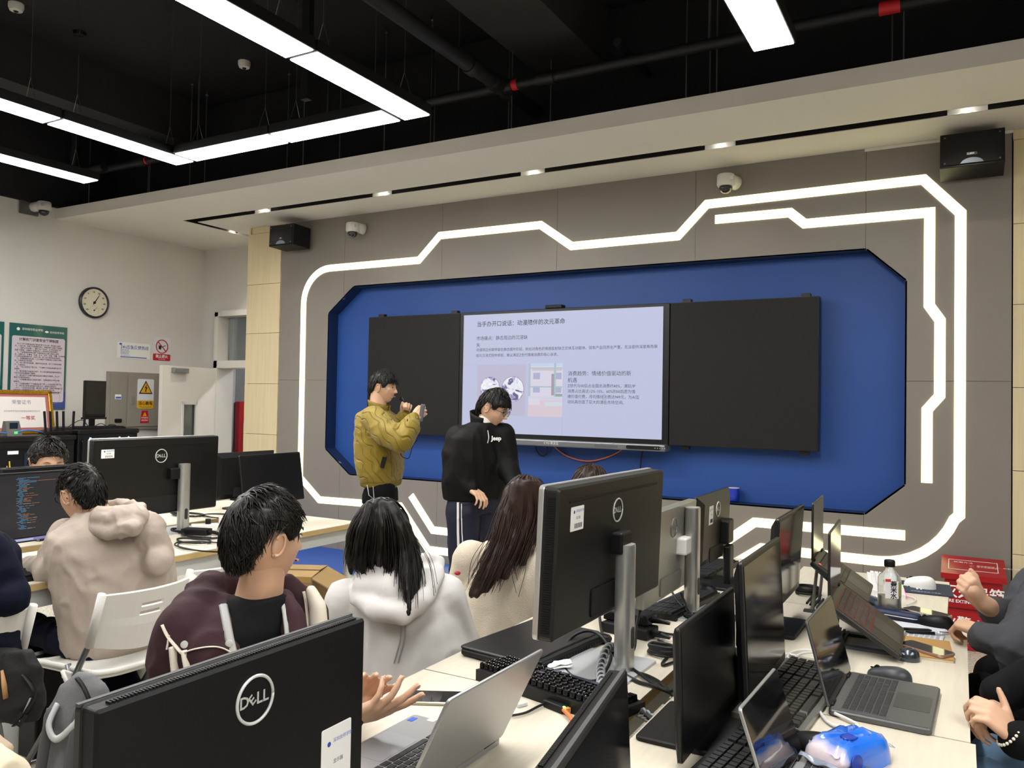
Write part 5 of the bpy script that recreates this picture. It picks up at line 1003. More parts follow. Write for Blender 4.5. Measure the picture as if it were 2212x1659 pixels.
# ================================================================ PEOPLE
def smoothstep(a, b, x): t = np.clip((x-a)/(b-a), 0, 1); return t*t*(3-2*t)
class Blob:
    """overlapping tapered limbs and lofted trunks, fused into one continuous skin by a voxel remesh"""
    def __init__(s, voxel): s.b = MB(); s.vx = voxel
    def limb(s, pts, rad, seg=14, flat=1., up=None):
        pts = [Vector(p) for p in pts]; s.b.tube(pts, rad, seg, flat=flat, up=up)
        if flat == 1.:
            for p, r in zip(pts, rad if not isinstance(rad, float) else [rad]*len(pts)): s.b.ell(p, (r*.99, r*.99, r*.99), 12, 8)
        return s
    def ell(s, c, r, mx=None): s.b.ell((0, 0, 0), r, 18, 12, T(c) @ (mx or Matrix.Identity(4))); return s
    def loft(s, rings, seg=22):
        """rings (centre, half width, half depth, front direction xy)"""
        vs = []; n = len(rings)
        for c, a, d, f in rings:
            f = Vector((f[0], f[1], 0)).normalized(); r = Vector((f.y, -f.x, 0))
            for k in range(seg):
                t = 2*math.pi*k/seg; ct, st = math.cos(t), math.sin(t); ct = math.copysign(abs(ct)**.8, ct); st = math.copysign(abs(st)**.85, st)
                vs.append(Vector(c)+r*(a*ct)+f*(d*st))
        fs = [(j*seg+k, j*seg+(k+1) % seg, (j+1)*seg+(k+1) % seg, (j+1)*seg+k) for j in range(n-1) for k in range(seg)]
        fs += [tuple(range(seg-1, -1, -1)), tuple(range((n-1)*seg, n*seg))]
        s.b.add(vs, fs); return s
    def mesh(s, name, sm=4, fold=None):
        me = s.b.mesh(name+'_raw', []); o = bpy.data.objects.new('blob_tmp', me); COL.objects.link(o)
        bm = bmesh.new(); bm.from_mesh(me); bmesh.ops.recalc_face_normals(bm, faces=bm.faces); bm.to_mesh(me); bm.free()
        m = o.modifiers.new('r', 'REMESH'); m.mode = 'VOXEL'; m.voxel_size = s.vx
        if sm: q = o.modifiers.new('s', 'SMOOTH'); q.factor = .6; q.iterations = sm
        dg = bpy.context.evaluated_depsgraph_get(); out = bpy.data.meshes.new_from_object(o.evaluated_get(dg)); out.name = name
        bpy.data.objects.remove(o); bpy.data.meshes.remove(me)
        if fold: fold_mesh(out, *fold)
        out.polygons.foreach_set('use_smooth', [True]*len(out.polygons)); out.update(); return out
    def make(s, name, mat, parent, sm=4, fold=None):
        me = s.mesh(name, sm, fold); me.materials.clear(); me.materials.append(mat); return link(name, me, parent)
def fold_mesh(me, amp, scale, seed=0., aniso=(1, 1, 1)):
    """soft cloth creases: ridged noise pushed along the normals"""
    n = len(me.vertices); co = np.empty(n*3); me.vertices.foreach_get('co', co); nr = np.empty(n*3); me.vertices.foreach_get('normal', nr); co = co.reshape(-1, 3); nr = nr.reshape(-1, 3)
    q = co*np.array(aniso)*scale; q[:, 0] += seed; d = np.empty(n); nv, nz = mnoise.noise_vector, mnoise.noise
    for i, r in enumerate(q.tolist()):
        p = Vector(r); w = p+nv(p*.6)*.7; a = 1-abs(nz(w)); d[i] = (a*a*a-.45)*1.3+.3*nz(w*2.3)
    me.vertices.foreach_set('co', (co+nr*(amp*d)[:, None]).ravel()); me.update()
NLON, NLAT = 96, 72
def head_grid():
    lon = np.linspace(0, 2*np.pi, NLON, endpoint=False); lat = np.linspace(-np.pi/2, np.pi/2, NLAT+1)
    P = np.zeros((NLAT+1, NLON, 3))
    for j, la in enumerate(lat): P[j, :, 0] = np.cos(la)*np.sin(lon); P[j, :, 1] = np.cos(la)*np.cos(lon); P[j, :, 2] = np.sin(la)
    return P
HG = head_grid()
def skull(D):
    x, y, z = D[..., 0]*.076, D[..., 1]*.096, D[..., 2]*.118
    jaw = smoothstep(0.0, -.118, z); x = x*(1-.30*jaw); back = (y < 0)
    y = np.where(back, y*(1-.45*smoothstep(-.02, -.115, z)), y*(1-.10*jaw)+.010*jaw)
    y = y-.012*smoothstep(.02, .11, z)*(y > 0); return np.stack([x, y, z], -1)
def head_pts():
    P = skull(HG); x, y, z = P[..., 0].copy(), P[..., 1].copy(), P[..., 2].copy(); fr = smoothstep(.0, .05, y)
    g = lambda cx, cz, sx, sz: np.exp(-((x-cx)/sx)**2-((z-cz)/sz)**2)
    d = np.zeros_like(x)
    d += .021*np.exp(-(x/.0105)**2)*smoothstep(.028, -.026, z)*smoothstep(-.040, -.028, z)+.006*g(0, -.030, .018, .009)           # nose, wings
    d += .005*np.exp(-(x/.05)**2)*np.exp(-((z-.026)/.010)**2)-.009*(g(.032, .010, .017, .011)+g(-.032, .010, .017, .011))             # brow, sockets
    d += .004*(g(.032, .008, .011, .006)+g(-.032, .008, .011, .006))                                                                   # lids
    d += .007*g(0, -.056, .022, .006)+.006*g(0, -.069, .020, .006)-.004*g(0, -.0625, .024, .0025)                                      # lips
    d += .008*g(0, -.098, .022, .014)+.004*(g(.045, -.02, .02, .02)+g(-.045, -.02, .02, .02))                                         # chin, cheeks
    P[..., 1] += d*fr; return P
HP_ = head_pts(); SK_ = skull(HG)
def grid_faces(nlat, nlon): return [(j*nlon+k, j*nlon+(k+1) % nlon, (j+1)*nlon+(k+1) % nlon, (j+1)*nlon+k) for j in range(nlat) for k in range(nlon)]
HF_ = grid_faces(NLAT, NLON)
def face_mx(c, f, up=(0, 0, 1), s=1.):
    f = Vector(f).normalized(); u = Vector(up); u = (u-f*u.dot(f)).normalized(); r = f.cross(u)
    return Matrix(((r.x*s, f.x*s, u.x*s, c[0]), (r.y*s, f.y*s, u.y*s, c[1]), (r.z*s, f.z*s, u.z*s, c[2]), (0, 0, 0, 1)))
def add_head(b, mx):
    b.add([tuple(p) for p in HP_.reshape(-1, 3)], HF_, mx)
    for s in (-1, 1):
        e = T((s*.076, -.012, -.002), 0, math.radians(12*s), math.radians(-8))
        b.ell((0, 0, 0), (.010, .018, .031), 14, 10, mx @ e); b.tube([(s*.008, .016*math.cos(a), .029*math.sin(a)) for a in np.linspace(-1.9, 2.6, 14)], .0042, 6, mx @ e)
        b.ell((0, 0, 0), (.008, .010, .010), 10, 6, mx @ e @ T((0, .0, -.028)))
m_skin = M('skin', 'cda488', .5, var=.04, vscale=30); m_lip = M('lips', 'a8675c', .45); m_hair = M('black_hair', '15120f', .36, var=.35, vscale=60, stretch=(1, 1, .2), spec=.3); m_hairb = M('brown_black_hair', '2a1a14', .42, var=.3, vscale=60, spec=.3); m_eye = M('eye_dark', '120c0a', .2)
def face_parts(par, mx, eyes=True, brow=True):
    if eyes:
        for s in (-1, 1):
            MB().ell((s*.032, .0835, .008), (.0125, .006, .0052), 14, 8, mx).build('eye', M('eye_white', 'd9d2cb', .3), par, True)
            MB().ell((s*.032, .0885, .008), (.0058, .003, .0052), 12, 8, mx).build('iris', m_eye, par, True)
            MB().tube([(s*.019, .090, .0105), (s*.032, .0915, .0145), (s*.045, .086, .0115)], [.001, .0016, .001], 5, mx).build('eyelid', m_hair, par, True)
    if brow:
        for s in (-1, 1): MB().tube([(s*.016, .0955, .026), (s*.032, .0955, .031), (s*.050, .085, .026)], [.002, .0036, .0012], 6, mx, flat=.6).build('eyebrow', m_hair, par, True)
    MB().tube([(-.022, .090, -.0625), (-.008, .101, -.061), (.008, .101, -.061), (.022, .090, -.0625)], [.0012, .004, .004, .0012], 6, mx).build('lips', m_lip, par, True)
def hairline(phi, style):
    a = np.abs(phi)   # 0 front .. pi back
    if style == 'short': pts = [(0, .058), (.55, .052), (.95, .042), (1.15, .002), (1.33, .0), (1.5, .030), (1.9, .032), (2.12, -.02), (2.5, -.070), (np.pi, -.082)]
    elif style == 'bangs': pts = [(0, .036), (.5, .034), (.9, .030), (1.15, .0), (1.33, -.004), (1.5, .028), (1.9, .030), (2.12, -.02), (2.5, -.070), (np.pi, -.082)]
    else: pts = [(0, .060), (.5, .045), (.9, .010), (1.2, -.04), (1.5, -.10), (1.8, -.12), (np.pi, -.12)]
    return np.interp(a, [p[0] for p in pts], [p[1] for p in pts])
def add_cap(b, mx, style, th=.02, bump=.004, seed=0., nap=1.):
    x, y, z = SK_[..., 0], SK_[..., 1], SK_[..., 2]; phi = np.arctan2(HG[..., 0], HG[..., 1]); hl = hairline(phi, style)
    k = smoothstep(-.006, .014, z-hl); t = th*(.55+.45*smoothstep(-.08, .09, z)+.25*smoothstep(2.2, 3.1, np.abs(phi))*nap)
    N = HG/np.linalg.norm(HG, axis=-1, keepdims=True); off = k*t-(1-k)*.012
    for j in range(NLAT+1):
        for i in range(NLON):
            if k[j, i] > 0: off[j, i] += k[j, i]*bump*(mnoise.noise(Vector((x[j, i]*60+seed, y[j, i]*60, z[j, i]*22)))+.5*mnoise.noise(Vector((x[j, i]*160, y[j, i]*160+seed, z[j, i]*50))))
    P = SK_+N*off[..., None]; b.add([tuple(p) for p in P.reshape(-1, 3)], HF_, mx); return P, k
def add_locks(b, mx, P, k, n, length, rad, whorl=(0, -.5, .85), lift=.15, seed=1, grav=.5, seg=5, style=None):
    rr = random.Random(seed); W = Vector(whorl).normalized(); idx = np.argwhere(k > .8)
    for q in range(n):
        j, i = idx[rr.randrange(len(idx))]; p = Vector(P[j, i]); d = Vector(HG[j, i]).normalized()
        fl = (d-W*d.dot(W)); fl = fl.normalized() if fl.length > .05 else Vector((rr.uniform(-1, 1), rr.uniform(-1, 1), 0)); pts = [p-d*.002]
        L = length*rr.uniform(.6, 1.25); lat = Vector((rr.uniform(-1, 1), rr.uniform(-1, 1), rr.uniform(-1, 1)))*.25
        for s in range(1, seg):
            nrm = Vector((pts[-1].x/.076**2, pts[-1].y/.096**2, pts[-1].z/.118**2)).normalized()
            t = (fl+Vector((0, 0, -grav))+lat); t = (t-nrm*t.dot(nrm)).normalized(); step = t*(L/(seg-1)); np_ = pts[-1]+step+nrm*(lift*L/(seg-1)*(s/seg)); fl = t
            e = (np_.x/.095)**2+(np_.y/.115)**2+(np_.z/.138)**2
            if e < 1: np_ = np_+nrm*.004
            if style and np_.z < float(hairline(math.atan2(np_.x, np_.y), style))-.010: break
            pts.append(np_)
        if len(pts) < 3: continue
        b.tube(pts, ([rad*1.0, rad*1.05, rad*.9, rad*.6, rad*.08] if len(pts) == 5 else [rad, rad*.8, rad*.4, rad*.08][4-len(pts):]), 4, mx, cap=False, flat=.5)
def hair(par, mx, style='short', th=.02, n=420, length=.07, rad=.0055, mat=None, whorl=(0, -.55, .83), seed=1, lift=.15, grav=.5, bump=.004, nap=1.):
    b = MB(); P, k = add_cap(b, mx, style, th, bump, seed*3.7, nap); add_locks(b, mx, P, k, n, length, rad, whorl, lift, seed, grav, style=style if style != 'long' else None); return b.build('hair', mat or m_hair, par, True)
def hand_prims(B, mx, side=1, curl=((8, 12, 8),)*4, thumb=(35, 20, 15), spread=(-9, -3, 3, 9), scale=1., nails=None, thumb_up=.0):
    """wrist at origin, fingers along +y, palm facing -z; side=+1 puts the thumb on -x (a right hand, back up)"""
    S_ = lambda p: mx @ Vector((p[0]*scale*side, p[1]*scale, p[2]*scale)); sc = scale
    fx = (-.030, -.010, .010, .029); ln = ((.042, .026, .021), (.047, .029, .022), (.043, .027, .021), (.034, .021, .019)); r0 = (.0092, .0095, .0090, .0080); my = (.088, .092, .088, .080)
    for i in range(4): B.limb([S_((fx[i]*.55, .0, .0)), S_((fx[i]*.85, .045, .002)), S_((fx[i], my[i], .0))], [.0155*sc, .0145*sc, .0118*sc], 10)
    B.limb([S_((-.016, .005, -.006)), S_((-.022, .05, -.008))], [.016*sc, .015*sc], 10)
    for i in range(4):
        p = Vector((fx[i], my[i], 0)); a = 0.; sp = math.radians(spread[i]); pts = [p.copy()]; c = curl[i] if len(curl) == 4 else curl[0]
        for q in range(3):
            a += math.radians(c[q]); p = p+Vector((math.sin(sp)*math.cos(a), math.cos(sp)*math.cos(a), -math.sin(a)))*ln[i][q]; pts.append(p.copy())
        r = r0[i]*sc; B.limb([S_(t) for t in pts], [r*1.08, r, r*.93, r*.74], 10)
        if nails is not None:
            t = S_(pts[3]); dr = (S_(pts[3])-S_(pts[2])).normalized(); up = (mx.to_3x3() @ Vector((math.sin(sp)*math.sin(a), math.cos(sp)*math.sin(a), math.cos(a)))).normalized(); nails.append((t, dr, up, r))
    th = [Vector((-.020, .012, -.006))]; az = math.radians(thumb[0]); d = Vector((-math.sin(az), math.cos(az), -.25+thumb_up)).normalized()
    th.append(th[-1]+d*.046); az2 = math.radians(thumb[0]-thumb[1]); d2 = Vector((-math.sin(az2), math.cos(az2), -.35+thumb_up)).normalized(); th.append(th[-1]+d2*.033)
    az3 = math.radians(thumb[0]-thumb[1]-thumb[2]); d3 = Vector((-math.sin(az3), math.cos(az3), -.4+thumb_up)).normalized(); th.append(th[-1]+d3*.026)
    B.limb([S_(t) for t in th], [.0155*sc, .0125*sc, .0105*sc, .0085*sc], 10)
def hand_mx(w, fdir, palm): # wrist point, finger direction, direction the palm faces
    f = Vector(fdir).normalized(); z = -Vector(palm); z = (z-f*z.dot(f)).normalized(); x = f.cross(z); return Matrix(((x.x, f.x, z.x, w[0]), (x.y, f.y, z.y, w[1]), (x.z, f.z, z.z, w[2]), (0, 0, 0, 1)))
def add_mesh(b, me): b.add([tuple(v.co) for v in me.vertices], [tuple(p.vertices) for p in me.polygons]); bpy.data.meshes.remove(me)
def body(par, B, hands, head_m=None, mat=None, name='body'):
    b = MB(); add_mesh(b, B.mesh('tmp', 3))
    for h in hands: add_mesh(b, h.mesh('tmp', 2))
    if head_m is not None: add_head(b, head_m)
    return b.build(name, mat or m_skin, par, True)
def nails_build(par, nails):
    for t, d, u, r in nails:
        mx = frame_mx(t-d*.0+u*r*.62, u.cross(d), d); MB().ell((0, 0, 0), (r*.62, r*.85, r*.22), 10, 6, mx).build('fingernail', M('nail', 'dcae9c', .3), par, True)
def glasses(par, mx, col=None):
    b = MB(); m = col or m_blk
    for s in (-1, 1):
        b.tube([(s*.034+.024*math.cos(a), .107-.006*abs(math.cos(a)), .004+.020*math.sin(a)) for a in np.linspace(0, 2*math.pi, 22)], .0016, 6, mx); b.tube([(s*.057, .103, .010), (s*.079, .05, .012), (s*.083, -.01, .008), (s*.080, -.03, -.012)], .0017, 6, mx)
    b.tube([(-.010, .108, .008), (0, .112, .011), (.010, .108, .008)], .0016, 6, mx)
    g = b.build('glasses', m, par, True)
    for s in (-1, 1): MB().ell((s*.034, .105, .004), (.0225, .0012, .019), 18, 6, mx).build('lens', M('lens_glass', 'dfe6ea', .03, trans=.95, ior=1.3, alpha=.35), g, True)
from mathutils.bvhtree import BVHTree
def sticker_on(o):
    me = o.data; bv = BVHTree.FromPolygons([v.co for v in me.vertices], [tuple(p.vertices) for p in me.polygons])
    def stick(px, py, off=.003, fall=2.):
        d = (FWD+RGT*((px-1106)/FPX)-UPV*((py-829.5)/FPX)).normalized(); h = bv.ray_cast(CAM, d)
        return h[0]+h[1]*off if h[0] is not None else CAM+d*fall
    return stick
def person(label, x, y): return thing('person', label, 'person', T((x, y, 0)))
def rel(par, objs): 
    for o in objs: o.matrix_parent_inverse = par.matrix_world.inverted() if False else Matrix.Translation(-par.location)
def own(par):       # the parts were modelled in room coordinates: keep them there
    for c in par.children: c.matrix_parent_inverse = Matrix.Translation(-par.location)
IR = Vector((RGT.x, RGT.y, 0)).normalized(); IF = Vector((FWD.x, FWD.y, 0)).normalized()      # picture-right and picture-away on plan

# ---- presenter in the quilted mustard jacket ---------------------------------
def quilt_mat():
    m = M('mustard_quilt', '85701a', .6, var=.05, vscale=12, sheen=.15); nt = m.node_tree; b = nt.nodes['Principled BSDF']
    tc = nt.nodes.new('ShaderNodeTexCoord'); wv = nt.nodes.new('ShaderNodeTexWave'); wv.wave_type = 'BANDS'; wv.bands_direction = 'DIAGONAL'; wv.inputs['Scale'].default_value = 6.5; wv.inputs['Distortion'].default_value = 7; wv.inputs['Detail'].default_value = 0; wv.inputs['Detail Scale'].default_value = 1.6
    nt.links.new(tc.outputs['Object'], wv.inputs['Vector']); r = nt.nodes.new('ShaderNodeValToRGB'); r.color_ramp.elements[0].position = 0; r.color_ramp.elements[0].color = (0, 0, 0, 1); r.color_ramp.elements[1].position = .14; nt.links.new(wv.outputs['Fac'], r.inputs[0])
    bp = nt.nodes.new('ShaderNodeBump'); bp.inputs['Strength'].default_value = .75; bp.inputs['Distance'].default_value = .015; nt.links.new(r.outputs[0], bp.inputs['Height']); nt.links.new(bp.outputs[0], b.inputs['Normal']); return m
m_black_cl = M('black_cloth', '0f0f11', .8, spec=.15, bump=.3, bscale=24); m_navy_cl = M('navy_cloth', '0d1122', .8, spec=.15, bump=.3, bscale=24); m_must_rib = M('mustard_rib', '776415', .7, bump=.4, bscale=300)
def presenter_yellow():
    D = 5.6; J = lambda px, py, dd=0.: atd(px, py, D+dd); gx = J(822, 1050); t = person('person in mustard quilted jacket holding a microphone beside the screen', gx.x, gx.y)
    f = (IR*.98-IF*.2).normalized(); hc = J(828, 838); hm = face_mx(hc, Vector((f.x, f.y, -.06)), (-.02, 0, 1), .90)
    B = Blob(.012); B.limb([J(818, 850), J(815, 905)], [.058, .062]); B.loft([(J(822, 1060), .15, .10, f), (J(820, 1000), .15, .10, f), (J(815, 920), .17, .10, f), (J(815, 893), .08, .07, f)])
    feet = []
    for dd in (-.10, .10):
        k = J(824, 1185, dd); a = J(820, 1300, dd); a.z = .09; B.limb([J(822, 1055, dd), k, a], [.085, .06, .045]); feet.append(a)
    sr, er, wr = J(806, 902, -.19), J(866, 951, -.30), J(893, 905, -.20); sl_, el, wl = J(812, 897, .17), J(862, 940, .20), J(874, 898, .06)
    B.limb([sr, er, wr], [.05, .045, .028]); B.limb([sl_, el, wl], [.05, .045, .028])
    Hr = Blob(.004); hand_prims(Hr, hand_mx(wr, J(912, 888, -.17)-wr, J(912, 920, .3)-J(912, 888, -.17)), 1, ((35, 55, 35), (40, 55, 35), (45, 55, 35), (50, 55, 35)), (25, 10, 10), scale=.95)
    Hl = Blob(.004); hand_prims(Hl, hand_mx(wl, J(879, 868, .04)-wl, J(900, 868, -.25)-J(879, 868, .04)), -1, ((70, 80, 40), (70, 80, 40), (70, 80, 40), (70, 80, 40)), (20, 10, 10), scale=.95)
    body(t, B, [Hr, Hl], hm); face_parts(t, hm); hair(t, hm, 'bangs', .022, 560, .06, .0042, seed=3, whorl=(0, -.6, .8), lift=.25)
    Q = Blob(.010); Q.loft([(J(824, 1040), .20, .128, f), (J(821, 1010), .225, .150, f), (J(819, 960), .235, .152, f), (J(817, 920), .235, .140, f), (J(812, 895), .20, .115, f), (J(812, 884), .10, .08, f)])
    Q.limb([sr, J(835, 935, -.27), er], [.085, .092, .088]); Q.limb([er, J(884, 925, -.25), wr], [.088, .075, .048]); Q.limb([sl_, el], [.085, .085]); Q.limb([el, wl], [.08, .05])
    jk = Q.make('jacket', quilt_mat(), t, 4, (.006, 11, 1.)); st = sticker_on(jk)
    R_ = Blob(.010); R_.loft([(J(823, 1049), .19, .125, f), (J(824, 1032), .198, .132, f)]); R_.make('hem_band', m_must_rib, t, 2)
    for w_, e_, dd in ((wr, er, 0), (wl, el, 0)):
        q = Blob(.006); dr = (w_-e_).normalized(); q.limb([w_-dr*.025, w_+dr*.006], [.047, .043]); q.make('cuff', m_must_rib, t, 2)
    cq = MB(); nb_ = J(819, 884)
    cq.grid(lambda u, v: nb_+Vector((math.cos(u*5.6+.4)*f.x*(.072+.01*v)-math.sin(u*5.6+.4)*f.y*.075, math.cos(u*5.6+.4)*f.y*(.072+.01*v)+math.sin(u*5.6+.4)*f.x*.075, lerp(-.01, .045, v)+.02*math.cos(u*5.6+.4)*-1)), 24, 3, .008); cq.build('collar', m_must_rib, t, True)
    TR = Blob(.012)
    for dd, a in zip((-.10, .10), feet): TR.limb([J(822, 1062, dd), J(824, 1185, dd), Vector((a.x, a.y, .10))], [.108, .095, .085])
    TR.loft([(J(822, 1085), .185, .112, f), (J(822, 1052), .165, .10, f)]); TR.make('trousers', m_black_cl, t, 3, (.005, 8))
    for a in feet: MB().ell(Vector((a.x, a.y, .045))+f*.06, (.05, .13, .045), 16, 10, None).build('shoe', m_wplas, t, True)
    MB().tube([J(793, 1048, -.20), J(797, 1070, -.22), J(808, 1078, -.22), J(806, 1050, -.21)], .0025, 5).build('white_stitching', m_lgrey, t)
    MB().box((0, 0, 0), (.03, .02, .075), T(st(828, 999, .002), math.radians(30), .25)).build('pocket_phone', m_blk, t); MB().tube([st(x_, y_, .001) for x_, y_ in ((836, 985), (833, 1000), (828, 1012), (822, 1020))], .003, 5).build('pocket_edge', m_must_rib, t); MB().tube([st(x_, y_, .001) for x_, y_ in ((836, 908), (839, 935), (843, 975), (845, 1005), (846, 1030))], .004, 5).build('zip_placket', m_must_rib, t)
    own(t)
    mp_ = J(871, 864, .02); tag(MB().tube([mp_+Vector((-.02, 0, .012)), mp_, J(880, 880, .02)], [.016, .018, .012], 12).build('microphone', m_blk, None, True), 'small black clip microphone held to the mouth of the speaker', 'microphone')
    r0_ = J(909, 884, -.21); tag(MB().box((0, 0, 0), (.03, .02, .12), T(J(911, 892, -.19), .5, .15), .006).build('remote_control', M('remote_grey', '6a6c70', .3, .4), None), 'grey remote clicker pointed at the screen by the speaker', 'remote')
    cable('thin black microphone cord hanging from the speaker in mustard jacket', [J(880, 905, -.3), J(876, 955, -.28), J(866, 968, -.2), J(868, 985, -.2), J(882, 990, -.2), J(888, 975, -.2), J(892, 962, -.2), J(902, 950, -.2)], .003, m_cab)
presenter_yellow()
# ---- presenter in the black jacket ---------------------------------------------
def presenter_black():
    D = 5.0; J = lambda px, py, dd=0.: atd(px, py, D+dd); gx = J(1035, 1075); t = person('person in black jacket and glasses looking down before the screen', gx.x, gx.y)
    f = (IR*.62-IF*.75).normalized(); hf = (IR*.88-IF*.35).normalized(); hc = J(1066, 882, -.03); hm = face_mx(hc, Vector((hf.x, hf.y, -.42)), Vector((hf.x, hf.y, 0))*.40+Vector((0, 0, 1)), .93)
    B = Blob(.012); B.limb([J(1058, 893), J(1044, 930)], [.057, .064]); B.loft([(J(1028, 1100), .16, .10, f), (J(1030, 1030), .15, .10, f), (J(1038, 950), .18, .10, f), (J(1042, 922), .08, .07, f)])
    rt = Vector((f.y, -f.x, 0)); feet = []
    for s in (-1, 1):
        h = J(1028, 1095)+rt*.095*s; k = Vector((h.x, h.y, .5)); a = Vector((h.x, h.y, .09)); B.limb([h, k, a], [.085, .06, .045]); feet.append((h, k, a))
    sR, eR, wR = J(990, 945, -.06), J(985, 1020, -.05), J(1016, 1056, -.16); sL, eL, wL = J(1085, 940, .0), J(1094, 1005, -.02), J(1112, 1045, -.15)
    B.limb([sR, eR, wR], [.05, .045, .028]); B.limb([sL, eL, wL], [.05, .045, .028])
    H1 = Blob(.004); hand_prims(H1, hand_mx(wR, J(1032, 1066, -.20)-wR, Vector((.2, 0, -1))), 1, ((30, 40, 25), (34, 42, 25), (38, 42, 25), (42, 45, 25)), (30, 10, 10), scale=.95)
    H2 = Blob(.004); hand_prims(H2, hand_mx(wL, J(1128, 1062, -.2)-wL, (0, 0, -1)), -1, ((15, 15, 10),)*4, scale=.95)
    body(t, B, [H1, H2], hm); face_parts(t, hm); hair(t, hm, 'bangs', .020, 520, .06, .0044, seed=9, lift=.18); glasses(t, hm)
    Q = Blob(.010); Q.loft([(J(1025, 1078), .205, .125, f), (J(1025, 1040), .225, .145, f), (J(1032, 990), .228, .145, f), (J(1038, 945), .225, .125, f), (J(1042, 925), .17, .10, f), (J(1045, 912), .085, .08, f)])
    Q.limb([sR, J(984, 985, -.07), eR, J(998, 1040, -.12), wR], [.085, .088, .085, .072, .05]); Q.limb([sL, eL, wL], [.08, .08, .05])
    jk = Q.make('jacket', M('black_shell', '0c0c0d', .65, spec=.22, bump=.45, bscale=16), t, 4, (.008, 9, 5., (1, 1, .55))); st = sticker_on(jk)
    nb_ = J(1046, 908); cq = MB()
    cq.grid(lambda u, v: nb_+Vector((math.cos(u*4.7+.8)*f.x*(.082+.02*v)-math.sin(u*4.7+.8)*f.y*.088, math.cos(u*4.7+.8)*f.y*(.082+.02*v)+math.sin(u*4.7+.8)*f.x*.088, lerp(-.035, .035, v)-.03*math.cos(u*4.7+.8))), 24, 4, .008); cq.build('collar', M('black_shell', '121213', .6), t, True)
    TS = Blob(.008); TS.limb([J(1046, 916, -.03), J(1045, 930, -.085)], [.056, .030]); TS.make('t_shirt', M('white_cloth', 'd9d6d0', .8), t, 2)
    text('Jeep', .038, m_lwhite, t, frame_mx(st(1069, 948, .018), IR+IF*.42, (0, 0, 1)), 'CENTER', bold=.001, extrude=.002)
    z_ = MB(); z_.tube([st(1053, 930), st(1055, 945), st(1053, 957)], .003, 5); z_.build('zip_pull', m_lgrey, t)
    TR = Blob(.012)
    for h, k, a in feet: TR.limb([h, k, Vector((a.x, a.y, .08))], [.112, .085, .075])
    TR.loft([(J(1028, 1105), .185, .115, f), (J(1028, 1065), .18, .115, f)]); tr_ = TR.make('trousers', M('navy_track', '10142c', .6), t, 3, (.006, 7))
    st = sticker_on(tr_)
    for pts_, r_ in (([(990, 1085), (990, 1120), (990, 1150), (991, 1185)], .016), ([(997, 1088), (997, 1120), (998, 1150), (1000, 1185)], .006)): MB().tube([st(x_, y_, .0, D) for x_, y_ in pts_], r_, 6, flat=.4).build('white_stripe', m_lwhite, t)
    for h, k, a in feet: MB().ell(Vector((a.x, a.y, .045))+f*.06, (.06, .12, .045), 16, 10).build('shoe', m_blk, t, True)
    own(t)
presenter_black()

# ---- generic seated trunk ----------------------------------------------------------
def seated(label, hip, chest, neck, f, clothm, rings, sleeves, legs=None, fold=(.010, 7, 0.), voxel=.009, cloth_name='jacket', hips_m=None, headspec=None, hands=(), leg_m=None, extra=None, neck_r=.056):
    t = person(label, hip.x, hip.y); B = Blob(.014); B.limb([(Vector(headspec[0])-Vector(headspec[1]).normalized()*.02-Vector((0, 0, .03))) if headspec else neck+Vector((0, 0, .1)), neck], [neck_r, neck_r+.006])
    B.loft([(hip, .15, .10, f), (hip.lerp(chest, .5), .14, .09, f), (chest, .16, .09, f), (neck, .07, .06, f)])
    for a in sleeves: B.limb(a[0], [.048, .042, .028][:len(a[0])])
    if legs:
        for l in legs: B.limb(l, [.075, .055, .042])
    hs = []
    for h in hands:
        q = Blob(.004); hand_prims(q, *h[0], **h[1]); hs.append(q)
    hm = None
    if headspec: hm = face_mx(*headspec)
    body(t, B, hs, hm)
    Q = Blob(voxel); Q.loft([(Vector(c), a, d, ff) for c, a, d, ff in rings])
    for a in sleeves: Q.limb(a[0], a[1])
    if extra: extra(Q)
    Q.make(cloth_name, clothm, t, 4, fold)
    if legs and leg_m:
        L_ = Blob(.012); L_.loft([(hip-Vector((0, 0, .04)), .185, .14, f), (hip+Vector((0, 0, .07)), .17, .13, f)])
        for l in legs: L_.limb(l, [.100, .078, .062])
        L_.make('trousers', leg_m, t, 3, (.006, 8))
    return t, hm
V = Vector
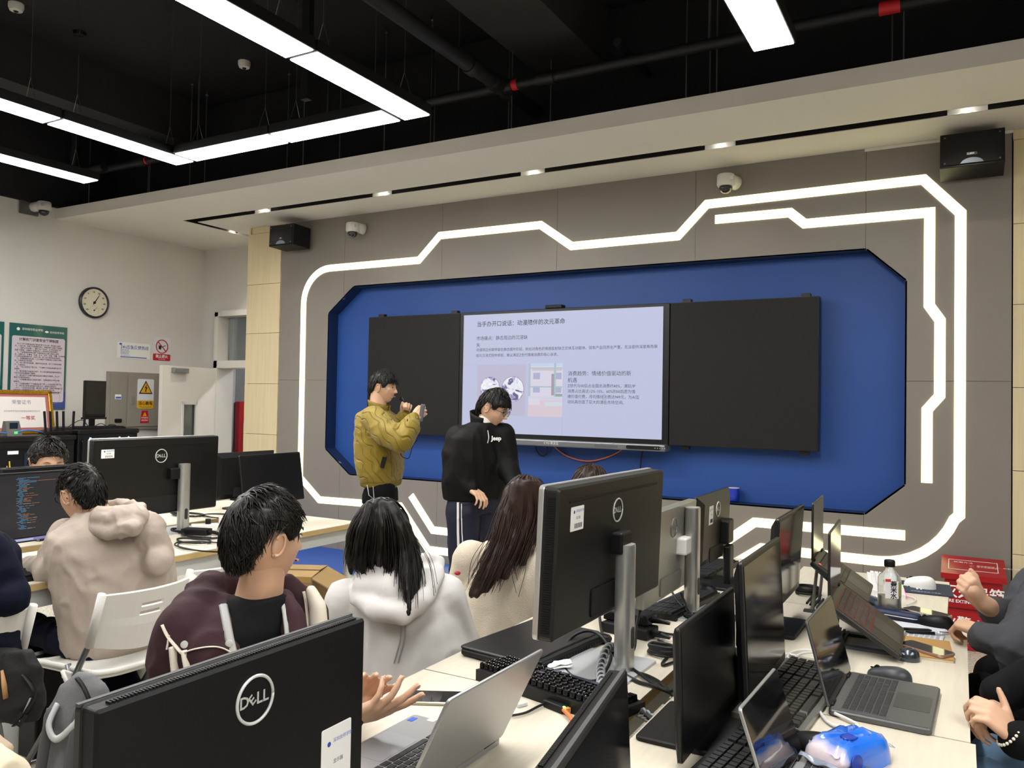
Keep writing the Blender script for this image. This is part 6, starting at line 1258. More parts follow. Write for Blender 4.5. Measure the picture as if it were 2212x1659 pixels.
# person in beige jacket, back to the viewer
def beige():
    D = 3.3; J = lambda px, py, dd=0.: atd(px, py, D+dd); m = M('beige_shell', 'aa9c91', .55, spec=.3, bump=.55, bscale=15)
    f = (-IR*.55+IF*.8).normalized(); hip = J(262, 1425); hip.z = .52; neck = J(215, 1120); chest = J(245, 1170)
    sL, eL, wL = J(140, 1160, .02), J(108, 1232, -.05), J(62, 1226, .22); sR, eR, wR = J(318, 1142, -.02), J(338, 1212, -.05), J(300, 1225, .25)
    lf = -XF
    kn = [hip+lf*.42+V((0, s*.13, -.02)) for s in (-1, 1)]; legs = [[hip+V((0, s*.10, -.03)), kn[i], V((kn[i].x+.12+.25*i, kn[i].y+.02, .08))] for i, s in enumerate((-1, 1))]
    def hood(Q):
        Q.limb([J(172, 1122, .0), J(195, 1138, -.08), J(238, 1150, -.15), J(285, 1140, -.15), J(304, 1115, -.06), J(300, 1096, .02), J(262, 1088, .06), J(225, 1092, .04)], [.020, .030, .034, .036, .032, .026, .024, .02])
        Q.limb([J(215, 1115, -.09), J(250, 1120, -.12), J(285, 1112, -.09)], [.04, .05, .042])
    rings = [(J(250, 1400, -.0), .185, .150, f), (J(250, 1385), .20, .165, f), (J(252, 1340), .215, .165, f), (J(248, 1260), .235, .165, f), (J(240, 1190), .24, .15, f), (J(232, 1150), .22, .13, f), (J(220, 1120), .12, .10, f), (J(212, 1102), .075, .075, f)]
    hc = J(176, 1070); hf = (-IR*.86+IF*.5).normalized()
    t, hm = seated('person in beige hooded jacket seated with back to viewer', hip, chest, neck, f, m, rings, [([sL, eL, wL], [.076, .070, .048]), ([sR, eR, wR], [.072, .068, .050])], legs, (.0075, 12, 2., (1, 1, .8)), headspec=(hc, V((hf.x, hf.y, -.22)), (0, 0, 1), .95), leg_m=m_navy_cl,
                   hands=[((hand_mx(wL, J(28, 1212, .3)-wL, (0, 0, -1)), 1, ((12, 15, 10),)*4), {})])
    face_parts(t, hm); hair(t, hm, 'short', .018, 700, .035, .0032, seed=21, whorl=(.1, -.75, .65), lift=.30, grav=.15); glasses(t, hm); hq = Blob(.008); hood(hq); hq.make('hood', m, t, 3, (.007, 15, 6.))
    for l in legs: MB().ell(V((l[2].x-.05, l[2].y, .05)), (.13, .05, .05), 16, 10).build('shoe', M('tan_shoe', 'b59a78', .6), t, True)
    own(t)
beige()
# person behind the far monitor, forehead and hair only
def behind():
    D = 4.85; J = lambda px, py, dd=0.: atd(px, py, D+dd); f = (IR*.75-IF*.66).normalized(); hip = J(60, 1230); hip.z = .5; neck = J(92, 1075); chest = J(80, 1120); hc = J(102, 999)
    t, hm = seated('person with short black hair half hidden behind a monitor top', hip, chest, neck, f, m_black_cl, [(hip, .18, .14, f), (chest, .21, .13, f), (neck, .08, .08, f)], [([J(50, 1110, .1), J(60, 1200, 0)], [.07, .06]), ([J(130, 1110, .0), J(130, 1200, -.1)], [.07, .06])], headspec=(hc, V((f.x, f.y, -.25)), (0, 0, 1), 1.10), cloth_name='sweater')
    face_parts(t, hm); hair(t, hm, 'short', .026, 620, .042, .0042, seed=33, whorl=(0, -.4, .9), lift=.4, grav=.05); own(t)
behind()
# person in the maroon jacket, head turned to the screen
def maroon():
    D = 2.1; J = lambda px, py, dd=0.: atd(px, py, D+dd); m = M('maroon_cloth', '3a262b', .75, spec=.2, bump=.4, bscale=18); mc = M('cream_trim', 'd8cfc0', .75)
    f = (IR*.80-IF*.6).normalized(); hip = J(470, 1700); hip.z = .50; neck = J(556, 1300, .02); chest = J(545, 1380, -.02)
    sN, eN = J(405, 1345, -.08), J(395, 1530, -.02); wN = J(700, 1545, -.38); sF, eF = J(650, 1320, .16), J(690, 1450, .12); wF = J(760, 1480, -.12)
    rings = [(hip, .18, .14, f), (J(520, 1520), .20, .145, f), (J(535, 1420), .205, .145, f), (J(540, 1345), .20, .13, f), (J(545, 1312), .165, .105, f), (J(548, 1292), .105, .088, f)]
    n1, n2 = J(765, 1548, -.36), J(765, 1518, -.30); nails = []
    hc = J(573, 1168); hf = (IR*.64+IF*.77).normalized(); hm_s = (hc, V((hf.x, hf.y, -.04)), V((.0, 0, 1))-IR*.05, .98)
    t = person('person in maroon and cream jacket turning head towards the screen', hip.x, hip.y); B = Blob(.012)
    B.limb([J(572, 1190), J(566, 1250), J(556, 1310, .02)], [.060, .058, .066]); B.loft([(hip, .15, .10, f), (J(520, 1500), .14, .09, f), (chest, .16, .09, f), (neck, .08, .07, f)]); B.limb([sN, eN, wN, n1], [.05, .045, .03, .026]); B.limb([sF, eF, wF, n2], [.05, .045, .03, .026])
    kn = [hip+XF*.42+V((0, s*.12, 0)) for s in (-1, 1)]; legs = [[hip+V((0, s*.1, -.02)), kn[i], V((kn[i].x-.02, kn[i].y, .08))] for i, s in enumerate((-1, 1))]
    for l in legs: B.limb(l, [.075, .055, .042])
    H1 = Blob(.0034); hand_prims(H1, hand_mx(n1, J(845, 1520, -.40)-n1, J(830, 1460, -.2)-J(830, 1530, -.25)), -1, ((6, 10, 6), (8, 14, 8), (14, 26, 14), (22, 36, 22)), (36, 8, 6), (-12, -3, 6, 14), .90, nails=nails)
    H2 = Blob(.0034); hand_prims(H2, hand_mx(n2, J(815, 1468, -.34)-n2, J(850, 1500, -.55)-J(830, 1470, -.3)), 1, ((10, 14, 8), (10, 14, 8), (14, 20, 10), (20, 24, 12)), (40, 10, 8), (-10, -3, 4, 10), .84)
    hm = face_mx(*hm_s); bd_ = body(t, B, [H1, H2], hm); nails_build(t, nails); face_parts(t, hm); hair(t, hm, 'short', .024, 1500, .055, .0030, seed=41, whorl=(-.25, -.55, .8), lift=.16, grav=.35, bump=.006, nap=1.2)
    wn = Blob(.006); wn.limb([n1-(n1-wN).normalized()*.03, n1-(n1-wN).normalized()*.005], [.031, .031]); wn.make('wrist_watch', m_blk, t, 1)
    S_ = Blob(.009); S_.loft([(J(530, 1480), .15, .115, f), (J(540, 1400), .152, .118, f), (J(548, 1345, -.0), .14, .105, f), (J(553, 1312), .10, .085, f), (J(558, 1285), .072, .070, f)]); S_.make('t_shirt', m_black_cl, t, 3, (.004, 9))
    Q = Blob(.009)
    # jacket: two fronts lying open over the shoulders, collar thrown back, puffy sleeves
    Q.limb([J(500, 1262, .10), J(452, 1285, .04), J(425, 1330, -.03), J(428, 1400, -.07), J(450, 1480, -.08), J(470, 1600, -.06)], [.04, .062, .078, .085, .085, .085]); Q.limb([sN+V((0, 0, -.02)), J(392, 1420, -.08), eN, J(560, 1600, -.2)], [.085, .085, .078, .06])
    Q.limb([J(615, 1268, .10), J(645, 1300, .13), J(662, 1350, .12), J(668, 1440, .08), J(660, 1560, .02)], [.035, .046, .052, .055, .06]); Q.limb([J(668, 1330, .16), eF, J(735, 1500, .0)], [.055, .055, .05])
    Q.limb([J(500, 1262, .10), J(560, 1268, .16), J(615, 1268, .10)], [.035, .035, .035]); Q.limb([J(470, 1330, .10), J(560, 1340, .16), J(640, 1340, .16)], [.09, .1, .08])
    Q.limb([J(485, 1300, -.02), J(478, 1345, -.09), J(482, 1395, -.12), J(498, 1450, -.13), J(505, 1540, -.11)], [.022, .034, .042, .044, .05]); Q.limb([J(445, 1400, -.13), J(440, 1470, -.13)], [.06, .06])
    Q.limb([J(612, 1292, .03), J(632, 1335, -.03), J(638, 1400, -.06), J(634, 1480, -.08)], [.022, .030, .034, .040])
    jk = Q.make('jacket', m, t, 3, (.007, 12, 3.)); st = sticker_on(jk)
    # cream trims, zips, snaps
    def strip(n_, pts, r, fl=.35, mt=mc): MB().tube(spline([st(a, b_, .002, D) for a, b_ in pts], 5), r, 6, flat=fl).build(n_, mt, t, True)
    strip('collar_lining', [(482, 1308), (488, 1340), (495, 1380), (506, 1425)], .011, .4, M('grey_lining', 'a9aaa8', .8)); strip('collar_lining', [(612, 1305), (618, 1340), (622, 1385)], .006, .4, M('grey_lining', 'a9aaa8', .8))
    strip('zip_trim', [(395, 1412), (420, 1402), (460, 1397), (490, 1404), (512, 1424)], .006); strip('zip_trim', [(352, 1350), (366, 1378), (395, 1412)], .006)
    strip('sleeve_stripe', [(377, 1395), (381, 1430), (386, 1475), (392, 1520)], .016, .3); strip('sleeve_stripe', [(402, 1404), (407, 1435), (416, 1480), (424, 1520)], .014, .3)
    strip('zip_trim', [(655, 1278), (660, 1300), (664, 1330), (668, 1365)], .006); fp = [J(672, 1276, .085), J(686, 1310, .08), J(688, 1350, .075)]
    Bq = Blob(.007); Bq.limb(fp, [.016, .024, .026]); Bq.make('cream_facing', mc, t, 2)
    for q in ((401, 1392), (495, 1391)): MB().lathe([(.009, 0), (.009, .004), (.004, .006)], 14, frame_mx(st(*q), IR, (0, 0, 1))).build('snap_button', m_lgrey, t, 40)
    MB().tube([st(366, 1372), st(364, 1390), st(362, 1402)], .003, 5).build('drawstring', mc, t)
    LB = Blob(.012); LB.loft([(hip-V((0, 0, .04)), .185, .14, f), (hip+V((0, 0, .08)), .17, .13, f)])
    for l in legs: LB.limb(l, [.10, .08, .062])
    LB.make('trousers', m_black_cl, t, 3); own(t)
maroon()
# long hair: a solid fall of hair plus loose locks along guide curves
def long_hair(par, hm, guides, n, mat, wid, seed, rad=.0045, solid=.03, cap='long', th=.016):
    b = MB(); P, k = add_cap(b, hm, cap, th, .003, seed); add_locks(b, hm, P, k, 260, .10, .0045, (0, .15, 1), .03, seed, .9); rr = random.Random(seed)
    G = [spline(g, 6) for g in guides]; L_ = len(G[0])
    sol = Blob(.008)
    for g in G: sol.limb([p for p in g[::3]], [solid*(1-.55*(i/len(g[::3]))**1.5) for i in range(len(g[::3]))], 10)
    add_mesh(b, sol.mesh('tmp', 3, (.005, 26, seed, (1, 1, .12))))
    for q in range(n):
        s = rr.uniform(0, len(G)-1.001); i = int(s); fr = s-i; off = V((rr.gauss(0, 1), rr.gauss(0, 1), rr.gauss(0, .5)))*wid; end = int(L_*rr.uniform(.78, 1.0)); pts = []; wob = rr.uniform(0, 6)
        for kk in range(0, end, 2):
            u = kk/L_; p = G[i][kk].lerp(G[i+1][kk], fr)+off*(.45+.9*u)+V((math.sin(wob+u*5)*.004, math.cos(wob+u*4)*.004, 0)); pts.append(p)
        b.tube(pts, [rad*(1-.85*(kk/len(pts))**2) for kk in range(len(pts))], 4, cap=False, flat=.55)
    return b.build('hair', mat, par, True)
m_whood = M('white_fleece', 'd3d0cd', .85, spec=.2, bump=.25, bscale=14)
def white_hoodie():
    D = 2.6; J = lambda px, py, dd=0.: atd(px, py, D+dd); f = (IF*.92+IR*.38).normalized(); hip = J(880, 1560); hip.z = .48; neck = J(842, 1240); chest = J(870, 1320)
    sL, eL, wL = J(752, 1300, .03), J(716, 1400, .05), J(790, 1480, .25); sR, eR, wR = J(955, 1290, -.02), J(985, 1380, .0), J(1000, 1420, .25)
    def hood(Q):
        Q.limb([J(765, 1262, .03), J(772, 1290, -.08), J(812, 1318, -.17), J(872, 1326, -.20), J(918, 1292, -.17), J(943, 1240, -.06), J(950, 1212, .03)], [.02, .028, .036, .036, .032, .026, .018])
        Q.limb([J(765, 1256, .02), J(785, 1236, -.06), J(825, 1225, -.10), J(880, 1212, -.10), J(925, 1205, -.05), J(948, 1210, .02)], [.016, .018, .018, .018, .018, .016]); Q.limb([J(790, 1268, -.07), J(850, 1276, -.13), J(915, 1250, -.09)], [.045, .06, .045])
    rings = [(hip, .185, .15, f), (J(890, 1470), .205, .16, f), (J(885, 1400), .21, .15, f), (J(870, 1330), .205, .135, f), (J(860, 1285), .185, .115, f), (J(850, 1250), .11, .09, f)]
    kn = [hip+XF*.40+V((0, s*.12, 0)) for s in (-1, 1)]; legs = [[hip+V((0, s*.1, -.02)), kn[i], V((kn[i].x, kn[i].y, .08))] for i, s in enumerate((-1, 1))]
    hc = J(826, 1160, .02); hf = (IF*.95+IR*.15).normalized()
    t, hm = seated('person in white hoodie with long black hair, back to viewer', hip, chest, neck, f, m_whood, rings, [([sL, eL, wL], [.080, .074, .055]), ([sR, eR, wR], [.080, .076, .055])], legs, (.006, 9, 9., (1, 1, .6)), cloth_name='hoodie', headspec=(hc, V((hf.x, hf.y, -.05)), V((0, 0, 1))-IR*.08, .95), leg_m=m_black_cl); hq = Blob(.008); hood(hq); hq.make('hood', m_whood, t, 4, (.004, 12, 3.))
    g = [[J(790, 1100, -.06), J(765, 1140, -.07), J(757, 1180, -.05), J(755, 1210, -.03), J(758, 1235, -.02)], [J(800, 1092, -.09), J(785, 1140, -.12), J(778, 1190, -.11), J(780, 1225, -.09), J(790, 1245, -.08)], [J(820, 1088, -.11), J(822, 1140, -.14), J(822, 1190, -.13), J(822, 1220, -.10), J(825, 1240, -.09)],
         [J(840, 1092, -.10), J(862, 1140, -.13), J(872, 1190, -.14), J(876, 1240, -.17), J(880, 1285, -.20)], [J(845, 1095, -.09), J(872, 1140, -.11), J(885, 1200, -.13), J(884, 1265, -.18), J(882, 1325, -.22)], [J(848, 1098, -.07), J(880, 1145, -.09), J(898, 1200, -.11), J(902, 1240, -.14), J(900, 1290, -.18)]]
    long_hair(t, hm, g, 560, m_hair, .012, 5, .0028, .020)
    b = MB(); rr = random.Random(8)
    for q in range(26):
        a = rr.uniform(0, 1); st = J(850+30*a, 1120+20*a, -.08); en = J(870+75*a, 1300-20*a+rr.uniform(-30, 30), -.16-.03*a); md = st.lerp(en, .5)+IR*.025; b.tube(spline([st, md, en], 6), .0011, 4, cap=False)
    b.build('loose_strands', m_hair, t)
    sk = sticker_on([c for c in t.children if c.name.startswith('hoodie')][0]); st = MB()
    for dx in (0, 9): st.tube(spline([sk(868+dx, 1345), sk(866+dx, 1380), sk(858+dx, 1410), sk(852+dx, 1432)], 4), .0025, 5)
    st.build('back_print', M('silver_print', 'a9a7a4', .35, .3), t); own(t)
white_hoodie()
def cream_sweater():
    D = 3.1; J = lambda px, py, dd=0.: atd(px, py, D+dd); m = M('cream_knit', 'd2c6b2', .9, bump=.5, bscale=240, sheen=.2); f = (IF*.85+IR*.5).normalized(); hip = J(1085, 1470); hip.z = .48; neck = J(1125, 1165); chest = J(1100, 1240)
    sL, eL, wL = J(1018, 1205, .0), J(996, 1275, .05), J(1050, 1300, .30); sR, eR, wR = J(1190, 1190, .0), J(1215, 1270, .1), J(1190, 1290, .3)
    rings = [(hip, .18, .15, f), (J(1085, 1390), .205, .155, f), (J(1090, 1320), .205, .15, f), (J(1100, 1240), .205, .135, f), (J(1112, 1195), .185, .11, f), (J(1122, 1165), .10, .085, f)]
    kn = [hip+XF*.40+V((0, s*.12, 0)) for s in (-1, 1)]; legs = [[hip+V((0, s*.1, -.02)), kn[i], V((kn[i].x, kn[i].y, .08))] for i, s in enumerate((-1, 1))]
    hc = J(1133, 1098, .03); hf = (IF*.9+IR*.35).normalized()
    t, hm = seated('person in cream knit sweater with long brown hair, back to viewer', hip, chest, neck, f, m, rings, [([sL, eL, wL], [.070, .070, .055]), ([sR, eR, wR], [.072, .072, .055])], legs, (.006, 9, 4., (1, 1, .6)), cloth_name='sweater', headspec=(hc, V((hf.x, hf.y, -.1)), V((0, 0, 1))+IR*.1, .97), leg_m=m_black_cl)
    g = [[J(1105, 1060, -.07), J(1085, 1110, -.09), J(1070, 1170, -.12), J(1045, 1230, -.17), J(1018, 1285, -.19)], [J(1115, 1052, -.09), J(1100, 1110, -.12), J(1082, 1175, -.15), J(1056, 1235, -.19), J(1030, 1288, -.21)], [J(1125, 1048, -.11), J(1120, 1110, -.13), J(1105, 1175, -.16), J(1075, 1235, -.19), J(1050, 1275, -.21)],
         [J(1140, 1048, -.10), J(1142, 1110, -.12), J(1125, 1165, -.15), J(1105, 1210, -.17), J(1090, 1245, -.19)], [J(1155, 1055, -.08), J(1162, 1110, -.09), J(1155, 1150, -.11), J(1140, 1180, -.13), J(1128, 1215, -.15)]]
    long_hair(t, hm, g, 620, m_hairb, .016, 6, .0032, .026)
    b = MB(); rr = random.Random(11)
    for q in range(26):
        a = rr.uniform(0, 1); st = J(1060+70*a, 1150, -.16); en = J(1010+110*a, 1230+rr.uniform(0, 60), -.19); b.tube(spline([st, st.lerp(en, .5)+IR*rr.uniform(-.03, .03), en], 5), .0011, 4, cap=False)
    b.build('loose_strands', m_hairb, t); MB().ell(J(988, 1238, -.075), (.012, .012, .008), 10, 6).build('red_patch', M('patch_red', 'a01828', .7), t); own(t)
cream_sweater()
def hidden_head():
    D = 3.7; J = lambda px, py, dd=0.: atd(px, py, D+dd); f = (IF*.9+IR*.4).normalized(); hip = J(1290, 1400); hip.z = .48; neck = J(1285, 1115); chest = J(1290, 1180)
    t, hm = seated('person whose dark crown shows above the big monitor', hip, chest, neck, f, M('cream_knit', 'd2c6b2', .9), [(hip, .18, .14, f), (chest, .20, .13, f), (neck, .09, .08, f)], [([J(1225, 1160), J(1225, 1240)], [.075, .07]), ([J(1350, 1150), J(1378, 1215, -.05), J(1380, 1245, .1)], [.07, .062, .05])], cloth_name='sweater', headspec=(J(1274, 1065), V((f.x, f.y, -.25)), (0, 0, 1), .98))
    hair(t, hm, 'long', .018, 320, .08, .005, m_hairb, (0, .2, 1), 51, .03, .8); own(t)
hidden_head()
# right-hand side: grey hoodie with raised fist
def grey_hoodie():
    D = 2.6; J = lambda px, py, dd=0.: atd(px, py, D+dd); m = M('grey_fleece', '46464a', .85, spec=.2, bump=.4, bscale=20); f = (-XF*.9+YF*.4).normalized(); hip = J(2330, 1560, .15); hip.z = .50; neck = J(2330, 1215, .1); chest = J(2310, 1310, .1)
    sN, eN, wN = J(2265, 1300, -.05), J(2205, 1400, -.20), J(2128, 1378, -.12); sF, eF, wF = J(2245, 1268, .12), J(2200, 1330, .10), J(2122, 1302, .02)
    rings = [(hip, .20, .17, f), (J(2300, 1480, .12), .21, .18, f), (J(2295, 1400, .1), .215, .17, f), (J(2300, 1310, .1), .21, .15, f), (J(2315, 1255, .1), .18, .12, f), (neck, .1, .09, f)]
    kn = J(2125, 1420, .05); kn2 = kn+YF*.16+XF*.05; legs = [[hip+V((0, -.10, -.02)), V((kn.x, kn.y-.02, .56)), V((kn.x+.02, kn.y, .08))], [hip+V((0, .12, -.02)), V((kn2.x, kn2.y+.08, .56)), V((kn2.x, kn2.y+.05, .08))]]
    fist = ((78, 88, 55), (80, 90, 55), (82, 90, 55), (84, 92, 55))
    t, hm = seated('person in grey hoodie raising a loose fist at right', hip, chest, neck, f, m, rings, [([sN, eN, wN], [.088, .078, .050]), ([sF, eF, J(2148, 1320, .05)], [.08, .062, .050])], legs, (.008, 11, 6.), cloth_name='hoodie', headspec=(neck+V((-.03, 0, .22)), V((f.x, f.y, 0)), (0, 0, 1), .98), leg_m=m_black_cl,
                   hands=[((hand_mx(J(2118, 1300, .02), J(2078, 1245, .0)-J(2118, 1300, .02), V((-.6, .75, .3))), -1, fist), dict(thumb=(20, -10, 30), scale=.86)), ((hand_mx(J(2125, 1368, -.10), J(2085, 1352, -.05)-J(2125, 1368, -.10), (-.3, .3, -1)), -1, ((60, 70, 40),)*4), dict(scale=.9))])
    W = Blob(.008); W.limb([J(2165, 1330, .06), wF, J(2112, 1293, .02), J(2100, 1276, .01)], [.036, .030, .028, .026]); W.make('forearm', m_skin, t, 2)
    hair(t, hm, 'short', .022, 200, .06, .005, seed=61); own(t)
grey_hoodie()
# right-hand side: black sleeves, jeans, folded hands with beads
def black_sleeves():
    D = 1.9; J = lambda px, py, dd=0.: atd(px, py, D+dd); f = (-XF*.92+YF*.3).normalized(); hip = J(2420, 1800, .1); hip.z = .50; neck = J(2440, 1230, .1); chest = J(2420, 1380, .1)
    eN, wN = J(2320, 1610, -.08), J(2196, 1598, -.05); eF, wF = J(2300, 1440, .12), J(2158, 1503, .05)
    rings = [(hip, .17, .14, f), (J(2410, 1560, .1), .17, .14, f), (chest, .19, .12, f), (neck, .08, .08, f)]
    k1 = J(2130, 1660, .02); k1.z = .585; k2 = J(2150, 1555, .12); k2.z = .60
    legs = [[hip+V((0, -.09, .02)), k1, V((k1.x+.05, k1.y, .08))], [hip+V((0, .09, .02)), k2, V((k2.x+.05, k2.y, .08))]]
    t, hm = seated('person in black top and jeans with folded hands and bead bracelet', hip, chest, neck, f, m_black_cl, rings, [([J(2380, 1400, -.1), eN, wN], [.07, .058, .042]), ([J(2400, 1340, .2), eF, wF], [.07, .06, .044])], legs, (.006, 8, 7.), cloth_name='top', headspec=(neck+V((-.02, 0, .2)), V((f.x, f.y, 0)), (0, 0, 1), .95), leg_m=M('blue_denim', '54708c', .8, var=.15, vscale=14, bump=.2, bscale=300),
                   hands=[((hand_mx(J(2192, 1592, -.05), J(2126, 1528, -.03)-J(2192, 1592, -.05), V((-.35, .55, -.75))), -1, ((45, 55, 30), (48, 58, 30), (50, 60, 30), (52, 60, 30))), dict(thumb=(40, 0, 5), scale=.83, thumb_up=.45)), ((hand_mx(J(2152, 1508, .05), J(2112, 1540, .03)-J(2152, 1508, .05), V((.2, -.3, -1))), 1, ((40, 50, 30),)*4), dict(scale=.8))])
    hair(t, hm, 'long', .018, 150, .08, .005, seed=71)
    w0 = J(2180, 1586, -.05); ax_ = (J(2122, 1528, -.03)-J(2188, 1592, -.05)).normalized(); u = ax_.orthogonal().normalized(); w_ = ax_.cross(u)
    for k in range(22): a = 2*math.pi*k/22; MB().ell(w0+(u*math.cos(a)*.034+w_*math.sin(a)*.029), (.0038, .0038, .0038), 8, 6).build('bracelet_bead', M('pearl', 'd9d2c4', .25), t, True)
    own(t)
black_sleeves()
# left edge: navy top on the white chair ; tan sleeve at the lower left corner
def navy_edge():
    D = 2.6; J = lambda px, py, dd=0.: atd(px, py, D+dd); f = -XF; hip = J(-100, 1420); hip.z = .52; neck = J(-120, 1110); chest = J(-110, 1200)
    seated('person in navy top on the chair at the left edge', hip, chest, neck, f, m_navy_cl, [(hip, .19, .16, f), (J(-105, 1320), .20, .16, f), (chest, .21, .14, f), (neck, .09, .08, f)], [([J(-30, 1200), J(12, 1290), J(-20, 1330, .2)], [.08, .07, .05]), ([J(-190, 1200), J(-220, 1290)], [.08, .07])], [[hip+V((0, s*.1, 0)), hip+V((-.4, s*.13, 0)), V((hip.x-.4, hip.y+s*.13, .08))] for s in (-1, 1)], headspec=(neck+V((0, 0, .2)), -XF, (0, 0, 1), .95), leg_m=m_black_cl, cloth_name='sweater')
    t = bpy.data.objects[[o.name for o in bpy.data.objects if o.name.startswith('person')][-1]]; hair(t, face_mx(neck+V((0, 0, .2)), -XF), 'short', .022, 120, .05, .005, seed=81); own(t)
navy_edge()
def tan_corner():
    D = 1.75; J = lambda px, py, dd=0.: atd(px, py, D+dd); f = XF; hip = J(-260, 1900); hip.z = .48; neck = J(-330, 1430); chest = J(-310, 1560)
    t, hm = seated('person in tan jacket, sleeve at the lower left corner', hip, chest, neck, f, M('tan_cloth', 'b7a48a', .75), [(hip, .19, .15, f), (chest, .21, .13, f), (neck, .09, .08, f)], [([J(-230, 1580), J(-45, 1640), J(20, 1720, .1)], [.085, .062, .058]), ([J(-380, 1570), J(-400, 1720)], [.08, .07])], [[hip+V((0, s*.1, 0)), hip+V((.4, s*.13, 0)), V((hip.x+.4, hip.y+s*.13, .08))] for s in (-1, 1)], headspec=(neck+V((0, 0, .2)), XF, (0, 0, 1), .95), leg_m=m_black_cl)
    q = Blob(.008); q.limb([J(-30, 1675, -.03), J(5, 1695, -.0), J(30, 1730, .05)], [.064, .064, .06]); q.make('cream_sleeve', M('cream_cloth', 'dccfb4', .8), t, 3, (.006, 9)); hair(t, hm, 'short', .022, 100, .05, .005, seed=91); own(t)
tan_corner()
# ================================================================ CHAIRS AND BAGS
m_chair = M('chair_white_plastic', 'dcdad4', .38, bump=.02, bscale=200); m_ctube = M('chair_steel', '7d7f82', .3, .85)
def make_chair():
    """folding chair, sitter faces local +y, origin on the floor below the seat centre"""
    t = thing('folding_chair', 'white folding chair', 'chair', None, 'white folding chairs')
    def sf(u, v):
        x = lerp(-.2, .2, u); y = lerp(-.2, .2, v); return (x*(1-.06*v), y, .49+.02*abs(2*u-1)**2.5+.012*(1-v)*0+.01*math.cos(v*math.pi)-.012*max(0, v-.8)*5)
    st = MB().grid(sf, 14, 12, .022).build('seat', m_chair, t, 50)
    rim = MB(); rim.tube([sf(k/10, 0) for k in range(11)]+[sf(1, k/8) for k in range(1, 9)]+[sf(1-k/10, 1) for k in range(1, 11)]+[sf(0, 1-k/8) for k in range(1, 9)], .012, 8); rim.build('seat_rim', m_chair, st, True)
    # backrest with two pairs of hand slots
    def bf(u, v):
        x = lerp(-.215, .215, u); z = lerp(.625, .83, v)-(.035*(math.sin(u*math.pi))*(1-v) if v < .5 else 0); return (x, -.215-.05*(1-(2*u-1)**2)-.06*v, z)
    bk = MB(); cut = {(6, 6), (7, 6), (8, 6), (9, 6), (6, 8), (7, 8), (8, 8), (9, 8)}; NU, NV = 16, 12
    P_ = [[V(bf(i/NU, j/NV)) for j in range(NV+1)] for i in range(NU+1)]
    for i in range(NU):
        for j in range(NV):
            if (i, j) in cut: continue
            a, b_, c, d = P_[i][j], P_[i+1][j], P_[i+1][j+1], P_[i][j+1]; n = (b_-a).cross(d-a).normalized()*.012
            bk.add([a, b_, c, d, a-n, b_-n, c-n, d-n], [(0, 1, 2, 3), (7, 6, 5, 4), (0, 4, 5, 1), (1, 5, 6, 2), (2, 6, 7, 3), (3, 7, 4, 0)])
    bk.build('backrest', m_chair, t)
    for s in (-1, 1):
        MB().tube([(s*.222, -.285, .84), (s*.222, -.215, .63)], [.017, .017], 10).build('back_sleeve', m_chair, t, True)
        MB().tube([(s*.222, -.225, .66), (s*.222, -.10, .44), (s*.222, .23, .0)], .0125, 10).build('front_leg', m_ctube, t, True)
        MB().tube([(s*.202, -.06, .53), (s*.202, -.12, .40), (s*.202, -.27, .0)], .0125, 10).build('rear_leg', m_ctube, t, True)
        MB().box((s*.228, -.095, .50), (.012, .06, .035), T((0, 0, 0)), .005).build('pivot_bracket', m_chair, t); MB().tube([(s*.234, -.075, .515), (s*.234, -.135, .44)], .010, 8).build('slide_link', m_chair, t, True)
    MB().tube([(-.222, .17, .08), (.222, .17, .08)], .009, 8).build('cross_bar', m_ctube, t, True); MB().tube([(-.202, -.235, .10), (.202, -.235, .10)], .009, 8).build('cross_bar', m_ctube, t, True)
    return t
ch0 = make_chair()
def place(o, x, y, rz, label): o.matrix_local = T((x, y, 0), math.radians(rz)) @ Matrix.Diagonal((.86, 1, .94, 1)); o['label'] = label; return o
hb_ = atd(262, 1425, 3.3)
place(ch0, -2.95, 1.98, 89, 'white folding chair holding the person in beige jacket')
place(copy_tree(ch0), -3.01, 1.385, 89, 'white folding chair at the left edge with a black bag hanging on it')
place(copy_tree(ch0), -3.03, 2.42, 89, 'empty white folding chair beside the cable-littered aisle table')
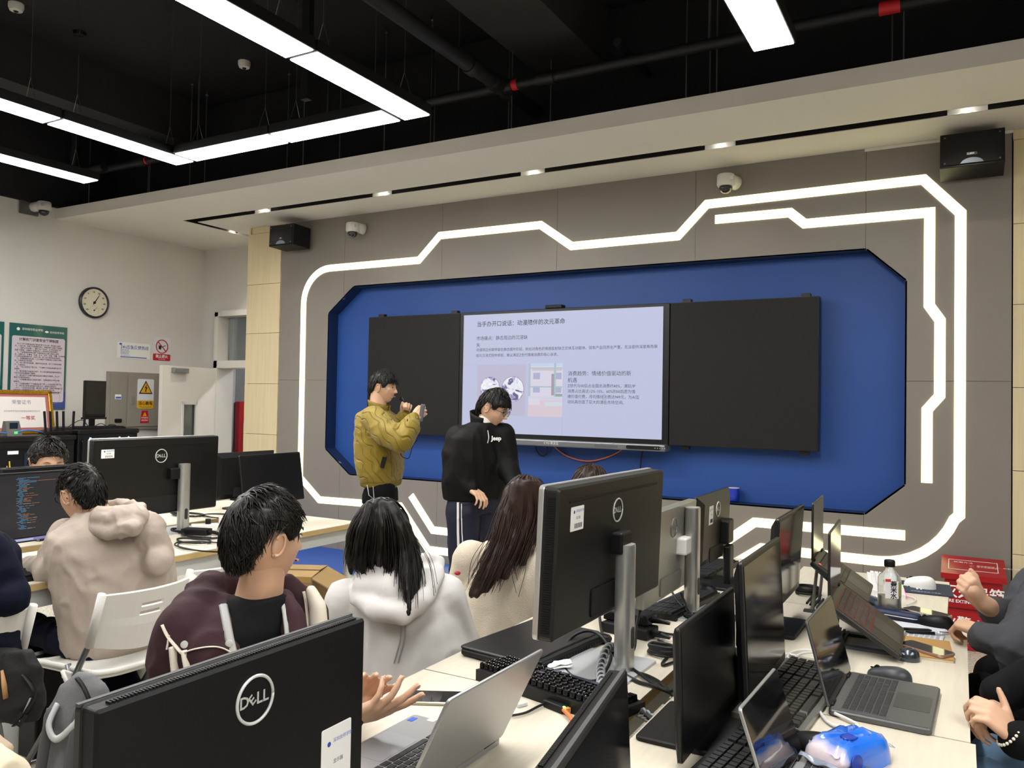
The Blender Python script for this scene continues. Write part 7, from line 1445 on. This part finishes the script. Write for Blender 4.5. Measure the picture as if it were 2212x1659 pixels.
# black bag on the left chair
def bag_black():
    c = at(12, 1470, x=-2.66); t = thing('shoulder_bag', 'black bag with tan zip pull hanging on the left chair', 'bag', T((c.x, c.y, c.z-.14)) @ Matrix.Scale(.72, 4)); q = Blob(.010); q.loft([(V((0, 0, .02)), .16, .045, IF), (V((0, 0, .10)), .18, .06, IF), (V((0, 0, .25)), .16, .05, IF), (V((0, 0, .33)), .12, .03, IF)]); q.make('body', M('bag_black', '161618', .7, bump=.2, bscale=150), t, 4, (.006, 9))
    MB().tube([IR*.02-IF*.06+V((0, 0, .26)), IR*.035-IF*.065+V((0, 0, .20)), IR*.045-IF*.065+V((0, 0, .14))], [.006, .012, .012], 8, flat=.4).build('zip_pull', M('tan_leather', 'b98d5e', .6), t, True); MB().tube(spline([IR*.10-IF*.04+V((0, 0, .24)), IR*.16-IF*.05+V((0, 0, .16)), IR*.13-IF*.06+V((0, 0, .08)), IR*.08-IF*.06+V((0, 0, .02))], 5), .014, 8, flat=.35).build('strap', m_blk, t, True)
    MB().box((0, 0, 0), (.035, .012, .06), T(IR*.11-IF*.06+V((0, 0, .05)), .5, .5)).build('buckle', m_blk, t); MB().tube([IR*.15-IF*.055+V((0, 0, .14)), IR*.11-IF*.06+V((0, 0, .04))], .009, 6, flat=.3).build('white_strap', m_lgrey, t)
bag_black()
def backpack():
    c = Vector((-2.385, 1.525, 0)); t = thing('backpack', 'grey backpack with black zip standing beside the white chair', 'backpack', T((c.x, c.y, 0)) @ Matrix.Diagonal((.76, .76, 1, 1))); q = Blob(.010); zt_ = .635
    q.loft([(V((0, 0, .03)), .145, .08, IF), (V((0, 0, .10)), .16, .095, IF), (IR*.0+V((0, 0, .35)), .155, .09, IF), (IR*.01+V((0, 0, .52)), .13, .075, IF), (IR*.02+V((0, 0, .60)), .085, .05, IF), (IR*.02+V((0, 0, zt_)), .03, .02, IF)])
    q.make('body', M('backpack_grey', '6f7072', .85, var=.06, vscale=60, bump=.3, bscale=250), t, 4, (.008, 7)); pz_ = lambda u, v, w: IR*u+V((0, 0, v))-IF*w
    MB().tube(spline([pz_(.01, .63, .035), pz_(.055, .60, .055), pz_(.10, .53, .07), pz_(.125, .42, .08), pz_(.13, .30, .085)], 5), .010, 8, flat=.5).build('zip', m_blk, t, True)
    MB().tube(spline([pz_(-.045, .56, .07), pz_(-.055, .51, .11), pz_(-.02, .47, .12), pz_(.03, .50, .105), pz_(.06, .54, .085)], 5), .011, 10).build('handle', M('handle_grey', 'b9babb', .4), t, True)
    for x in (-.06, .05): MB().tube(spline([pz_(x, .55, .08), pz_(x-.02, .40, .105), pz_(x-.04, .2, .11), pz_(x-.03, .06, .10)], 5), .024, 10, flat=.35).build('shoulder_strap', M('strap_grey', '58595b', .85), t, True)
backpack()
